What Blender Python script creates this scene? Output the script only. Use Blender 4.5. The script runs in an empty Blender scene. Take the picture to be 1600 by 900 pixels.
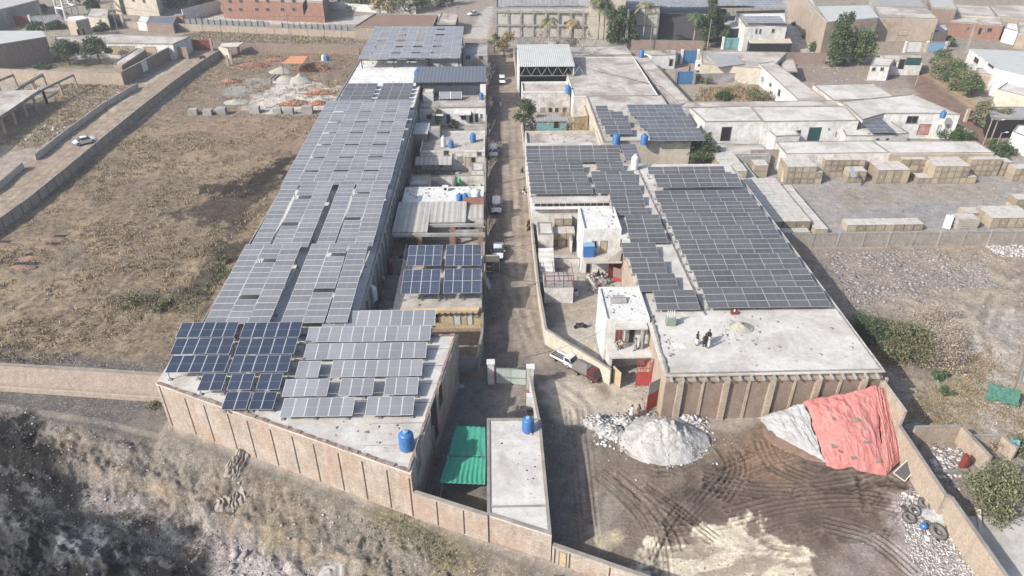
import bpy, bmesh, math, random
import numpy as np
from mathutils import Vector, Matrix, Euler
random.seed(7); rng = np.random.default_rng(7)
scene = bpy.context.scene
# ------------------------------------------------------------ camera, world, sun
CAMH = 55.0; FPX = 1111.0; PITCH = math.atan(705/FPX); YAW = -math.radians(1.39)
cam_d = bpy.data.cameras.new('camera'); cam = bpy.data.objects.new('camera', cam_d)
scene.collection.objects.link(cam); scene.camera = cam
cam.location = (0, 0, CAMH); cam.rotation_euler = (math.pi/2 - PITCH, 0, YAW)
cam_d.sensor_width = 36; cam_d.lens = 36*FPX/1600; cam_d.clip_end = 5000; cam_d.clip_start = 0.5
scene.render.resolution_x = 1600; scene.render.resolution_y = 900
SUN_EL = math.radians(35.0); SH_AZ = math.radians(31)       # shadows fall towards this direction (from +x)
w = bpy.data.worlds.new('World'); scene.world = w; w.use_nodes = True
nt = w.node_tree; nt.nodes.clear()
sky = nt.nodes.new('ShaderNodeTexSky'); sky.sky_type = 'NISHITA'; sky.sun_disc = False
sky.sun_elevation = SUN_EL; sky.air_density = 1.0; sky.dust_density = 3.5; sky.ozone_density = 1.0; sky.altitude = 300
sd = Vector((-math.cos(SH_AZ), -math.sin(SH_AZ), 0))          # horizontal direction to the sun
sky.sun_rotation = math.atan2(sd.x, sd.y)
bg = nt.nodes.new('ShaderNodeBackground'); bg.inputs[1].default_value = 0.15
wo = nt.nodes.new('ShaderNodeOutputWorld')
nt.links.new(sky.outputs[0], bg.inputs[0]); nt.links.new(bg.outputs[0], wo.inputs[0])
sl = bpy.data.lights.new('sun', 'SUN'); sl.energy = 4.3; sl.angle = math.radians(0.55); sl.color = (1, 0.955, 0.89)
so = bpy.data.objects.new('sun', sl); scene.collection.objects.link(so)
tosun = Vector((sd.x*math.cos(SUN_EL), sd.y*math.cos(SUN_EL), math.sin(SUN_EL)))
so.rotation_euler = tosun.to_track_quat('Z', 'Y').to_euler(); so.location = (-80, -40, 120)
vs = scene.view_settings; vs.view_transform = 'Standard'; vs.look = 'None'; vs.exposure = 0.88; vs.gamma = 1
vs.use_curve_mapping = False
C = scene.collection
# ------------------------------------------------------------ photo pixel (1600x900) at height z -> point of the place
def P(px, py, z=0.0):
    u = (px-800)/FPX; v = (py-450)/FPX; c, s = math.cos(PITCH), math.sin(PITCH)
    d = (u, c - v*s, -s - v*c); cy, sy = math.cos(YAW), math.sin(YAW)
    d = (d[0]*cy-d[1]*sy, d[0]*sy+d[1]*cy, d[2]); t = (z-CAMH)/d[2]
    return (d[0]*t, d[1]*t, z)
def P2(px, py, z=0.0): return P(px, py, z)[:2]
def PP(z, *pts): return [P2(a, b, z) for a, b in pts]
def rp(pl, pb, pr, pt, z):                                     # street-aligned rectangle
    a = P(pl, pb, z); b = P(pr, pb, z); t = P((pl+pr)/2, pt, z)
    return a[0], b[0], (a[1]+b[1])/2, t[1]
# ------------------------------------------------------------ materials
KA = 0.50
def lin(c):
    c = c/255.0
    return c/12.92 if c <= 0.04045 else ((c+0.055)/1.055)**2.4
def soft(r, g, b, k=0.18):
    y = 0.2126*lin(r)+0.7152*lin(g)+0.0722*lin(b); return [lin(v)*(1-k)+y*k for v in (r, g, b)]
def S(r, g, b, k=1.0): return tuple(v*KA*k for v in soft(r, g, b))+(1,)
class NT:
    def __init__(s, name):
        s.m = bpy.data.materials.new(name); s.m.use_nodes = True; s.t = s.m.node_tree; s.t.nodes.clear()
        s.o = s.n('OutputMaterial'); s.b = s.n('BsdfPrincipled'); s.l(s.b.outputs[0], s.o.inputs[0])
    def n(s, k, **kw):
        x = s.t.nodes.new('ShaderNode'+k)
        for a, v in kw.items(): setattr(x, a, v)
        return x
    def l(s, a, b): s.t.links.new(a, b)
    def pos(s): return s.n('NewGeometry').outputs['Position']
    def vscale(s, v, sc):
        m = s.n('VectorMath', operation='MULTIPLY'); s.l(v, m.inputs[0]); m.inputs[1].default_value = sc; return m.outputs[0]
    def noise(s, v, sc, det=4, rough=0.6, dist=0.0):
        x = s.n('TexNoise'); x.inputs['Scale'].default_value = sc; x.inputs['Detail'].default_value = det
        x.inputs['Roughness'].default_value = rough; x.inputs['Distortion'].default_value = dist; s.l(v, x.inputs['Vector']); return x.outputs['Fac']
    def ramp(s, f, a, b, lo=0.0, hi=1.0):
        x = s.n('MapRange'); x.inputs[1].default_value = a; x.inputs[2].default_value = b
        x.inputs[3].default_value = lo; x.inputs[4].default_value = hi; x.clamp = True; s.l(f, x.inputs[0]); return x.outputs[0]
    def mix(s, f, a, b, mode='MIX'):
        x = s.n('MixRGB', blend_type=mode)
        for i, v in ((0, f), (1, a), (2, b)):
            if isinstance(v, (int, float)): x.inputs[i].default_value = v
            elif isinstance(v, tuple): x.inputs[i].default_value = v if len(v) == 4 else (*v, 1)
            else: s.l(v, x.inputs[i])
        return x.outputs[0]
    def math(s, op, a, b=0.0):
        x = s.n('Math', operation=op)
        for i, v in ((0, a), (1, b)):
            if isinstance(v, (int, float)): x.inputs[i].default_value = v
            else: s.l(v, x.inputs[i])
        return x.outputs[0]
    def bump(s, h, dist=0.05, st=0.5):
        x = s.n('Bump'); x.inputs['Strength'].default_value = st; x.inputs['Distance'].default_value = dist
        s.l(h, x.inputs['Height']); s.l(x.outputs[0], s.b.inputs['Normal'])
    def fin(s, col, rough=0.9, spec=0.2, metal=0.0):
        if isinstance(col, tuple): s.b.inputs['Base Color'].default_value = col
        else: s.l(col, s.b.inputs['Base Color'])
        s.b.inputs['Roughness'].default_value = rough; s.b.inputs['Metallic'].default_value = metal
        s.b.inputs['Specular IOR Level'].default_value = spec
        return s.m
def plain(name, c, rough=0.6, spec=0.3, metal=0.0, var=0.12):
    t = NT(name); p = t.pos(); f = t.noise(p, 1.3, 4, 0.7)
    g = t.ramp(f, 0.25, 0.75, 1-var, 1+var); x = t.mix(1.0, c, t.n('CombineColor').outputs[0], 'MULTIPLY')
    cc = t.t.nodes[-2]
    cn = [n for n in t.t.nodes if n.bl_idname == 'ShaderNodeCombineColor'][0]
    for i in range(3): t.l(g, cn.inputs[i])
    return t.fin(x, rough, spec, metal)
def grey(t, g):
    cn = t.n('CombineColor')
    for i in range(3): t.l(g, cn.inputs[i])
    return cn.outputs[0]
def dirty(name, c, stain, amt=0.6, sc=0.25, fine=6.0, streak=False, rough=0.92, lo=0.45, hi=0.68, bumpd=0.03):
    """weathered plaster or concrete: broad tone changes, irregular stains, fine grain"""
    t = NT(name); p = t.pos()
    a = t.noise(p, sc, 8, 0.68, 0.6)
    col = t.mix(t.ramp(a, lo, hi, 0, amt), c, stain)
    if streak:
        sp = t.vscale(p, (1.6, 1.6, 0.22)); q = t.noise(sp, 1.2, 5, 0.7)
        col = t.mix(t.ramp(q, 0.5, 0.72, 0, amt*0.8), col, stain)
    b = t.noise(p, 1.1, 6, 0.75); col = t.mix(1.0, col, grey(t, t.ramp(b, 0.25, 0.75, 0.8, 1.16)), 'MULTIPLY')
    f = t.noise(p, fine, 3, 0.7); col = t.mix(1.0, col, grey(t, t.ramp(f, 0.3, 0.7, 0.88, 1.1)), 'MULTIPLY')
    sm = t.noise(p, 0.9, 7, 0.8); col = t.mix(t.ramp(sm, 0.66, 0.74, 0, amt*0.8), col, tuple(v*0.45 for v in stain[:3]))
    t.bump(b, bumpd, 0.6)
    return t.fin(col, rough, 0.15)
def brickmat(name, c1, c2, mortar, stain, amt=0.4, orange=0.0):
    t = NT(name); g = t.n('NewGeometry')
    cr = t.n('VectorMath', operation='CROSS_PRODUCT'); t.l(g.outputs['True Normal'], cr.inputs[0]); cr.inputs[1].default_value = (0, 0, 1)
    nz = t.n('VectorMath', operation='NORMALIZE'); t.l(cr.outputs[0], nz.inputs[0])
    dt = t.n('VectorMath', operation='DOT_PRODUCT'); t.l(nz.outputs[0], dt.inputs[0]); t.l(g.outputs['Position'], dt.inputs[1])
    sx = t.n('SeparateXYZ'); t.l(g.outputs['Position'], sx.inputs[0])
    cb = t.n('CombineXYZ'); t.l(dt.outputs['Value'], cb.inputs[0]); t.l(sx.outputs[2], cb.inputs[1])
    br = t.n('TexBrick'); t.l(cb.outputs[0], br.inputs['Vector']); br.inputs['Scale'].default_value = 1.0
    br.inputs['Brick Width'].default_value = 0.26; br.inputs['Row Height'].default_value = 0.095; br.inputs['Mortar Size'].default_value = 0.014
    br.inputs['Color1'].default_value = c1; br.inputs['Color2'].default_value = c2; br.inputs['Mortar'].default_value = mortar
    p = g.outputs['Position']
    a = t.noise(p, 0.35, 7, 0.7, 0.4); col = t.mix(t.ramp(a, 0.42, 0.68, 0, amt), br.outputs['Color'], stain)
    b = t.noise(t.vscale(p, (1, 1, 0.5)), 1.4, 6, 0.75); col = t.mix(1.0, col, grey(t, t.ramp(b, 0.25, 0.75, 0.72, 1.22)), 'MULTIPLY')
    f = t.noise(p, 7.0, 3, 0.8); col = t.mix(1.0, col, grey(t, t.ramp(f, 0.3, 0.7, 0.74, 1.22)), 'MULTIPLY')
    s2 = t.noise(t.vscale(p, (1.5, 1.5, 0.18)), 1.0, 5, 0.75); col = t.mix(t.ramp(s2, 0.5, 0.72, 0, 0.5), col, tuple(v*0.6 for v in c1[:3]))
    s3 = t.noise(p, 0.22, 4, 0.7); col = t.mix(t.ramp(s3, 0.5, 0.66, 0, orange), col, S(194, 146, 118))
    t.bump(f, 0.03, 0.5)
    return t.fin(col, 0.93, 0.1)
def sheetmat(name, c, stain, period=0.35, rough=0.5, metal=0.0, axis=0, amt=0.5):
    t = NT(name); p = t.pos(); sx = t.n('SeparateXYZ'); t.l(p, sx.inputs[0])
    s1 = t.math('SINE', t.math('MULTIPLY', sx.outputs[axis], 6.283/period))
    col = t.mix(1.0, c, grey(t, t.ramp(s1, -1, 1, 0.82, 1.1)), 'MULTIPLY')
    a = t.noise(p, 0.4, 6, 0.7, 0.5); col = t.mix(t.ramp(a, 0.45, 0.7, 0, amt), col, stain)
    t.bump(s1, 0.03, 0.6)
    return t.fin(col, rough, 0.4, metal)
def panelmat(name, cell, border, midc, dust, dustamt, rough, lines=0.0, portrait=False, coat=0.3):
    """photovoltaic module seen through its UV: aluminium rim, middle gap, fine busbars, dust"""
    t = NT(name); uv = t.n('UVMap'); sx = t.n('SeparateXYZ'); t.l(uv.outputs[0], sx.inputs[0])
    U, V = sx.outputs[0], sx.outputs[1]
    long_, short = (V, U) if portrait else (U, V)
    eL, eS = 0.014, 0.034
    def edge(c, e):
        d = t.math('SUBTRACT', 0.5, t.math('ABSOLUTE', t.math('SUBTRACT', c, 0.5)))
        return t.math('LESS_THAN', d, e)
    rim = t.math('MAXIMUM', edge(long_, eL), edge(short, eS))
    mid = t.math('LESS_THAN', t.math('ABSOLUTE', t.math('SUBTRACT', long_, 0.5)), 0.006)
    p = t.pos(); n1 = t.noise(p, 0.35, 5, 0.7); n2 = t.noise(p, 2.5, 5, 0.75)
    col = t.mix(t.ramp(n1, 0.3, 0.7, dustamt*0.6, dustamt), cell, dust)
    oi = t.n('ObjectInfo'); col = t.mix(1.0, col, grey(t, t.ramp(oi.outputs['Random'], 0, 1, 0.84, 1.14)), 'MULTIPLY')
    col = t.mix(t.ramp(n2, 0.6, 0.78, 0, 0.35), col, dust)
    if lines:
        fr = t.math('FRACT', t.math('MULTIPLY', short, 6.0)); d2 = t.math('LESS_THAN', fr, 0.10)
        fr2 = t.math('FRACT', t.math('MULTIPLY', long_, 12.0)); d3 = t.math('LESS_THAN', fr2, 0.08)
        col = t.mix(t.math('MULTIPLY', t.math('MAXIMUM', d2, d3), lines), col, midc)
    col = t.mix(mid, col, midc); col = t.mix(rim, col, border)
    m = t.fin(col, rough, 0.35); t.b.inputs['Coat Weight'].default_value = coat; t.b.inputs['Coat Roughness'].default_value = 0.12
    return m
M = {}
M['conc'] = dirty('concrete_roof', S(230, 226, 219), S(192, 183, 172), 0.8, 0.16, lo=0.42, hi=0.62)
M['concw'] = dirty('lime_washed_roof', S(246, 246, 244), S(196, 190, 182), 0.55, 0.3)
M['concg'] = dirty('grey_concrete', S(190, 188, 184), S(120, 116, 112), 0.75, 0.2)
M['concd'] = dirty('dusty_roof', S(218, 210, 200), S(160, 149, 137), 0.9, 0.14, lo=0.42, hi=0.62)
M['white'] = dirty('white_wall_paint', S(252, 252, 249), S(178, 172, 160), 0.6, 0.35, 6, True)
M['whited'] = dirty('stained_white_plaster', S(244, 240, 233), S(168, 154, 140), 0.8, 0.4, 6, True)
M['greyw'] = dirty('grey_plaster_wall', S(186, 184, 180), S(128, 122, 118), 0.8, 0.3, 6, True)
M['cream'] = dirty('cream_plaster', S(224, 214, 194), S(176, 156, 130), 0.5, 0.3, 6, True)
M['yellow'] = dirty('yellow_plaster', S(232, 204, 152), S(186, 158, 120), 0.5, 0.4, 6, True)
M['beige'] = dirty('beige_block', S(202, 184, 162), S(158, 136, 114), 0.6, 0.3, 7, True)
M['curb'] = dirty('cement_edge', S(172, 164, 154), S(120, 112, 104), 0.6, 0.4)
M['brick'] = brickmat('brick_pale', S(202, 180, 160), S(160, 134, 116), S(206, 196, 182), S(214, 204, 192), 0.75, 0.45)
M['brickr'] = brickmat('brick_red', S(190, 128, 104), S(160, 102, 84), S(170, 145, 130), S(190, 160, 138), 0.35)
M['brickb'] = brickmat('brick_brown', S(178, 150, 132), S(146, 118, 102), S(176, 160, 148), S(170, 150, 134), 0.5)
M['brickt'] = brickmat('brick_tan', S(206, 185, 162), S(176, 152, 130), S(204, 190, 172), S(202, 186, 168), 0.5)
M['stone'] = brickmat('rubble_stone', S(196, 188, 178), S(164, 152, 142), S(190, 180, 168), S(150, 138, 126), 0.5)
M['join'] = plain('dark_joint', S(92, 78, 70), 0.9)
M['dark'] = plain('dark_opening', S(46, 44, 46), 0.7)
M['glass'] = plain('window_glass', S(58, 62, 68), 0.25, 0.6)
M['black'] = plain('black_rubber', S(44, 44, 46), 0.8)
M['steel'] = plain('galvanised_steel', S(176, 178, 180), 0.5, 0.4, 0.3)
M['dsteel'] = plain('painted_dark_steel', S(84, 84, 88), 0.6)
M['msheet'] = sheetmat('pale_metal_sheet', S(206, 210, 206), S(170, 174, 170), 0.5, 0.75)
M['gsheet'] = sheetmat('grey_metal_sheet', S(176, 178, 178), S(136, 138, 138), 0.6, 0.75)
M['asb'] = sheetmat('cement_sheet', S(206, 200, 190), S(158, 150, 142), 0.9)
M['navy'] = sheetmat('navy_sheet', S(76, 84, 98), S(64, 70, 82), 0.5, 0.45)
M['navyr'] = sheetmat('slate_roof_sheet', S(112, 120, 132), S(98, 104, 114), 0.8, 0.5)
M['fencem'] = sheetmat('corrugated_fence_sheet', S(150, 156, 160), S(110, 114, 118), 0.4)
M['redgate'] = plain('red_gate_paint', S(206, 74, 70), 0.6, var=0.25)
M['dred'] = plain('dull_red_paint', S(150, 62, 56), 0.7, var=0.2)
M['pinkgate'] = plain('faded_pink_paint', S(226, 190, 184), 0.7)
M['bluegate'] = plain('blue_gate_paint', S(64, 130, 190), 0.6, var=0.2)
M['teal'] = plain('dark_teal_paint', S(38, 92, 92), 0.6)
M['turq'] = plain('turquoise_paint', S(110, 178, 180), 0.7)
M['palegate'] = plain('pale_green_gate_paint', S(196, 208, 200), 0.6)
M['wood'] = plain('bare_wood', S(206, 180, 142), 0.8, var=0.25)
M['orange'] = plain('orange_canopy_cloth', S(226, 150, 96), 0.8)
M['blue'] = plain('blue_plastic', S(38, 124, 200), 0.45, 0.4, var=0.1)
M['lblue'] = plain('sun_bleached_blue_plastic', S(128, 184, 222), 0.6)
M['wplast'] = plain('white_plastic', S(236, 238, 238), 0.5)
M['green'] = plain('bright_green_cloth', S(80, 200, 130), 0.8)
M['bark'] = plain('bark', S(120, 100, 82), 0.95, var=0.3)
M['palebark'] = plain('pale_dry_bark', S(176, 160, 146), 0.95, var=0.25)
M['palm'] = plain('palm_trunk', S(160, 150, 138), 0.95)
M['carw'] = plain('white_car_paint', S(240, 242, 244), 0.25, 0.6, var=0.03)
M['carr'] = plain('maroon_car_paint', S(120, 44, 50), 0.4, 0.5, var=0.12)
M['canvas'] = plain('grey_canvas', S(136, 132, 128), 0.9, var=0.15)
M['tyre'] = plain('tyre_rubber', S(70, 68, 66), 0.9, var=0.2)
M['otyre'] = plain('dusty_tyre_rubber', S(134, 130, 124), 0.95, var=0.25)
M['skin'] = plain('skin', S(150, 108, 84), 0.6)
M['hair'] = plain('black_hair', S(36, 32, 32), 0.8)
for n, c in (('cwhite', (232, 232, 228)), ('cblack', (44, 44, 48)), ('cgrey', (150, 156, 164)), ('cblue', (110, 130, 156)), ('cbrown', (140, 110, 84)), ('cyellow', (214, 190, 120))):
    M[n] = plain('cloth_'+n[1:], S(*c), 0.9)
def leafmat(name, a, b):
    t = NT(name); oi = t.n('NewGeometry'); r = oi.outputs['Random Per Island']
    return t.fin(t.mix(r, a, b), 0.75, 0.2)
M['leaf'] = leafmat('leaf_green', (0.030, 0.046, 0.020, 1), (0.100, 0.130, 0.060, 1))
M['leafd'] = leafmat('leaf_dark_green', (0.022, 0.038, 0.018, 1), (0.07, 0.10, 0.045, 1))
M['leafg'] = leafmat('leaf_grey_green', (0.060, 0.066, 0.036, 1), (0.165, 0.165, 0.095, 1))
M['leafb'] = leafmat('leaf_dry_brown', (0.12, 0.09, 0.045, 1), (0.26, 0.20, 0.11, 1))
M['leaft'] = leafmat('twig_dry', (0.18, 0.14, 0.11, 1), (0.34, 0.29, 0.25, 1))
M['leafo'] = leafmat('leaf_olive', (0.05, 0.048, 0.026, 1), (0.17, 0.15, 0.09, 1))
M['binpaint'] = plain('faded_green_paint', S(142, 168, 148), 0.7)
M['grass'] = leafmat('dry_grass', (0.11, 0.085, 0.052, 1), (0.30, 0.235, 0.15, 1))
M['stones'] = leafmat('rubble_pieces', (0.11, 0.10, 0.092, 1), (0.30, 0.28, 0.265, 1))
M['litter'] = leafmat('litter_pieces', (0.13, 0.118, 0.11, 1), (0.46, 0.445, 0.43, 1))
M['rbricks'] = leafmat('loose_red_bricks', (0.12, 0.06, 0.042, 1), (0.34, 0.18, 0.13, 1))
M['bheap'] = dirty('brick_heap_mass', S(150, 104, 84), S(96, 72, 62), 0.8, 1.2, 4, bumpd=0.2)
M['darkst'] = leafmat('dark_clinker', (0.018, 0.018, 0.02, 1), (0.07, 0.07, 0.072, 1))
M['rust'] = dirty('rust_streaked_paint', S(206, 112, 100), S(232, 216, 206), 0.9, 0.8, 6, True)
M['factw'] = dirty('factory_panel', S(214, 210, 202), S(176, 170, 160), 0.6, 0.2, 6, True)
M['rockm'] = dirty('weathered_rock', S(174, 164, 152), S(124, 114, 104), 0.8, 0.8, 7, bumpd=0.15)
M['cobble'] = brickmat('cobbled_slope', S(190, 172, 156), S(160, 142, 128), S(172, 156, 142), S(180, 160, 142), 0.5)
M['gravel'] = dirty('grey_gravel', S(188, 184, 172), S(150, 146, 134), 0.5, 1.0, 9)
M['rubble'] = dirty('white_plaster_rubble', S(214, 212, 208), S(160, 150, 140), 0.8, 0.9, 7, bumpd=0.6)
M['soil'] = dirty('red_soil', S(158, 128, 108), S(122, 98, 82), 0.6, 0.6, 8)
# solar modules: the big fields are dusty; the pole-mounted ones by the front corner are clean
M['pvgrey'] = panelmat('pv_dusty_grey', S(112, 113, 117), S(232, 232, 232), S(186, 187, 190), S(160, 160, 162), 0.75, 0.45, 0.0, False, 0.2)
M['pvdark'] = panelmat('pv_dark_grey', S(84, 84, 86), S(190, 191, 193), S(146, 147, 150), S(122, 122, 123), 0.6, 0.35, 0.0, False, 0.2)
M['pvgreyp'] = panelmat('pv_dusty_grey_tall', S(122, 126, 133), S(234, 234, 234), S(196, 198, 201), S(168, 171, 176), 0.72, 0.35, 0.25, True, 0.2)
M['pvnavy'] = panelmat('pv_clean_navy', S(46, 58, 82), S(198, 202, 208), S(150, 158, 170), S(84, 94, 112), 0.35, 0.22, 0.0, True, 0.5)
M['pvblue'] = panelmat('pv_blue_cells', S(38, 52, 82), S(206, 207, 208), S(150, 158, 170), S(84, 96, 118), 0.4, 0.22, 0.75, True, 0.5)
M['crate'] = None
def cratemat():
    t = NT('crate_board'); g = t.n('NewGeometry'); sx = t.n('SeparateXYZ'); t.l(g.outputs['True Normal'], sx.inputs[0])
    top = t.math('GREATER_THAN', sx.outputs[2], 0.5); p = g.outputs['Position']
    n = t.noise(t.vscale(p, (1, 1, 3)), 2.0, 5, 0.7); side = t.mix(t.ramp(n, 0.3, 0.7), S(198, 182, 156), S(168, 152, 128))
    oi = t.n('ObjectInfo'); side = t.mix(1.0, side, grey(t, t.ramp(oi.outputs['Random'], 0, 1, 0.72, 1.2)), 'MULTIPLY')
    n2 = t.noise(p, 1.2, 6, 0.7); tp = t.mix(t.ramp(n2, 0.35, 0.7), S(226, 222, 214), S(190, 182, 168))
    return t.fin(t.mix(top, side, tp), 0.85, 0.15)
M['crate'] = cratemat()
def foldcloth(name, c, c2):
    t = NT(name); p = t.pos(); n = t.noise(p, 0.8, 6, 0.7, 1.0); n2 = t.noise(p, 4, 4, 0.7)
    col = t.mix(t.ramp(n, 0.4, 0.7, 0, 0.7), c, c2); n3 = t.noise(p, 1.6, 8, 0.75, 2.0); t.bump(n3, 0.3, 0.7); return t.fin(col, 0.85, 0.2)
M['tarpred'] = foldcloth('red_tarp', S(226, 132, 126), S(218, 168, 158))
M['tarpgreen'] = foldcloth('green_shade_cloth', S(34, 172, 140), S(52, 186, 156))
M['tarpgreen2'] = foldcloth('faded_green_cloth', S(70, 138, 120), S(96, 150, 132))
M['tarpwhite'] = foldcloth('white_sheeting', S(204, 205, 206), S(160, 158, 154))

# ------------------------------------------------------------ the air of the place: a little winter haze
def add_haze(dens):
    me = bpy.data.meshes.new('haze'); x0,x1,y0,y1,z0,z1 = -330,330,-40,620,-8,60
    me.from_pydata([(x0,y0,z0),(x1,y0,z0),(x1,y1,z0),(x0,y1,z0),(x0,y0,z1),(x1,y0,z1),(x1,y1,z1),(x0,y1,z1)],[],[(0,3,2,1),(4,5,6,7),(0,1,5,4),(1,2,6,5),(2,3,7,6),(3,0,4,7)])
    m = bpy.data.materials.new('haze_air'); m.use_nodes = True; t = m.node_tree; t.nodes.clear(); o = t.nodes.new('ShaderNodeOutputMaterial'); v = t.nodes.new('ShaderNodeVolumePrincipled')
    v.inputs['Color'].default_value = (0.93, 0.95, 1, 1); v.inputs['Density'].default_value = dens; v.inputs['Anisotropy'].default_value = 0.2; t.links.new(v.outputs[0], o.inputs['Volume']); me.materials.append(m)
    ob = bpy.data.objects.new('haze', me); scene.collection.objects.link(ob); ob['kind'] = 'stuff'
add_haze(0.00028)
# ------------------------------------------------------------ mesh helpers
OFF = {}                                                       # world position of the root each mesh hangs under
class MB:
    def __init__(s): s.v = []; s.f = []; s.m = []; s.uv = {}
    def add(s, vs, fs, m=0):
        o = len(s.v); s.v += [tuple(p) for p in vs]
        for f in fs: s.f.append(tuple(i+o for i in f)); s.m.append(m)
    def box(s, x0, y0, z0, x1, y1, z1, m=0):
        if x1 < x0: x0, x1 = x1, x0
        if y1 < y0: y0, y1 = y1, y0
        s.add([(x0,y0,z0),(x1,y0,z0),(x1,y1,z0),(x0,y1,z0),(x0,y0,z1),(x1,y0,z1),(x1,y1,z1),(x0,y1,z1)],
              [(0,3,2,1),(4,5,6,7),(0,1,5,4),(1,2,6,5),(2,3,7,6),(3,0,4,7)], m)
    def prism(s, poly, z0, z1, m=0, mtop=None):
        n = len(poly); a = sum(poly[i][0]*poly[(i+1)%n][1]-poly[(i+1)%n][0]*poly[i][1] for i in range(n))
        if a < 0: poly = poly[::-1]
        z1s = z1 if isinstance(z1, (list, tuple)) else [z1]*n
        if a < 0 and isinstance(z1, (list, tuple)): z1s = list(z1)[::-1]
        s.add([(x, y, z0) for x, y in poly]+[(poly[i][0], poly[i][1], z1s[i]) for i in range(n)],
              [tuple(range(n))[::-1]]+[(i, (i+1)%n, n+(i+1)%n, n+i) for i in range(n)], m)
        s.f.append(tuple(len(s.v)-n+i for i in range(n))); s.m.append(m if mtop is None else mtop)
    def bar(s, p, q, w, h, m=0):                                # box between two points, h upwards
        p = Vector(p); q = Vector(q); d = (q-p); L = d.length; d.normalize()
        up = Vector((0,0,1)) if abs(d.z) < 0.95 else Vector((0,1,0))
        sd = d.cross(up).normalized()*w/2; u = sd.cross(d).normalized()*h/2
        s.add([p-sd-u, p+sd-u, p+sd+u, p-sd+u, q-sd-u, q+sd-u, q+sd+u, q-sd+u],
              [(0,1,2,3),(7,6,5,4),(0,4,5,1),(1,5,6,2),(2,6,7,3),(3,7,4,0)], m)
    def tube(s, p, q, r, r2=None, n=6, m=0, cap=True):
        r2 = r if r2 is None else r2
        p = Vector(p); q = Vector(q); d = (q-p).normalized(); up = Vector((0,0,1)) if abs(d.z) < 0.9 else Vector((1,0,0))
        a = d.cross(up).normalized(); b = d.cross(a)
        vs = [p+(a*math.cos(t)+b*math.sin(t))*r for t in [6.2832*i/n for i in range(n)]]+[q+(a*math.cos(t)+b*math.sin(t))*r2 for t in [6.2832*i/n for i in range(n)]]
        fs = [(i, (i+1)%n, n+(i+1)%n, n+i) for i in range(n)]
        if cap: fs += [tuple(range(n))[::-1], tuple(range(n, 2*n))]
        s.add(vs, [f[::-1] for f in fs], m)
    def lathe(s, x, y, prof, n=16, m=0):
        vs = []; fs = []
        for r, z in prof:
            for i in range(n): t = 6.2832*i/n; vs.append((x+r*math.cos(t), y+r*math.sin(t), z))
        for k in range(len(prof)-1):
            for i in range(n): fs.append((k*n+i, k*n+(i+1)%n, (k+1)*n+(i+1)%n, (k+1)*n+i))
        fs.append(tuple(range((len(prof)-1)*n, len(prof)*n))); fs.append(tuple(range(n))[::-1])
        s.add(vs, fs, m)
    def quad(s, a, b, c, d, m=0): s.add([a, b, c, d], [(0,1,2,3)], m)
    def build(s, name, mats, parent=None, smooth=False, base=None):
        off = Vector(base) if base is not None else (OFF.get(parent.name, Vector((0,0,0))) if parent else Vector((0,0,0)))
        me = bpy.data.meshes.new(name); me.from_pydata([tuple(Vector(p)-off) for p in s.v], [], s.f)
        if not isinstance(mats, (list, tuple)): mats = [mats]
        for m in mats: me.materials.append(M[m] if isinstance(m, str) else m)
        me.polygons.foreach_set('material_index', s.m)
        if smooth: me.polygons.foreach_set('use_smooth', [True]*len(me.polygons))
        me.update()
        o = bpy.data.objects.new(name, me); C.objects.link(o)
        if parent: o.parent = parent; OFF[o.name] = off
        elif base is not None: o.location = off; OFF[o.name] = off
        return o
def _islands(mb):
    par = list(range(len(mb.v)))
    def fd(a):
        while par[a] != a: par[a] = par[par[a]]; a = par[a]
        return a
    for f in mb.f:
        for i in f[1:]:
            a, b = fd(f[0]), fd(i)
            if a != b: par[b] = a
    g = {}
    for k, f in enumerate(mb.f): g.setdefault(fd(f[0]), []).append(k)
    return g
def each(mb, name, mats, parent):
    """every separate piece becomes a part of its own"""
    g = _islands(mb); out = []
    for fs in list(g.values())[:100]:
        m2 = MB(); mp = {}
        for k in fs:
            for i in mb.f[k]:
                if i not in mp: mp[i] = len(m2.v); m2.v.append(mb.v[i])
            m2.f.append(tuple(mp[i] for i in mb.f[k])); m2.m.append(mb.m[k])
        out.append(m2.build(name, mats, parent))
    return out
def tag(o, label, cat, group=None):
    o['label'] = label; o['category'] = cat
    if group: o['group'] = group
    return o
def thing(name, label, cat, loc=(0,0,0), rz=0.0, group=None):
    o = bpy.data.objects.new(name, None); C.objects.link(o); o.location = loc; o.rotation_euler = (0,0,rz)
    o.empty_display_size = 0.3; OFF[o.name] = Vector(loc); return tag(o, label, cat, group)
def struct(o, kind='structure'): o['kind'] = kind; return o
def copy_tree(o, parent=None):
    c = o.copy(); C.objects.link(c)
    if parent: c.parent = parent
    for ch in list(o.children): copy_tree(ch, c)
    return c
def place(proto, label, loc, rz=0.0, scale=None, group=None):
    """first use moves the source itself, later uses copy it"""
    o = proto if not proto.get('_used') else copy_tree(proto)
    proto['_used'] = 1
    o.location = loc; o.rotation_euler = (0, 0, rz); o['label'] = label
    if scale: o.scale = scale if isinstance(scale, tuple) else (scale,)*3
    if group: o['group'] = group
    return o
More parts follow.
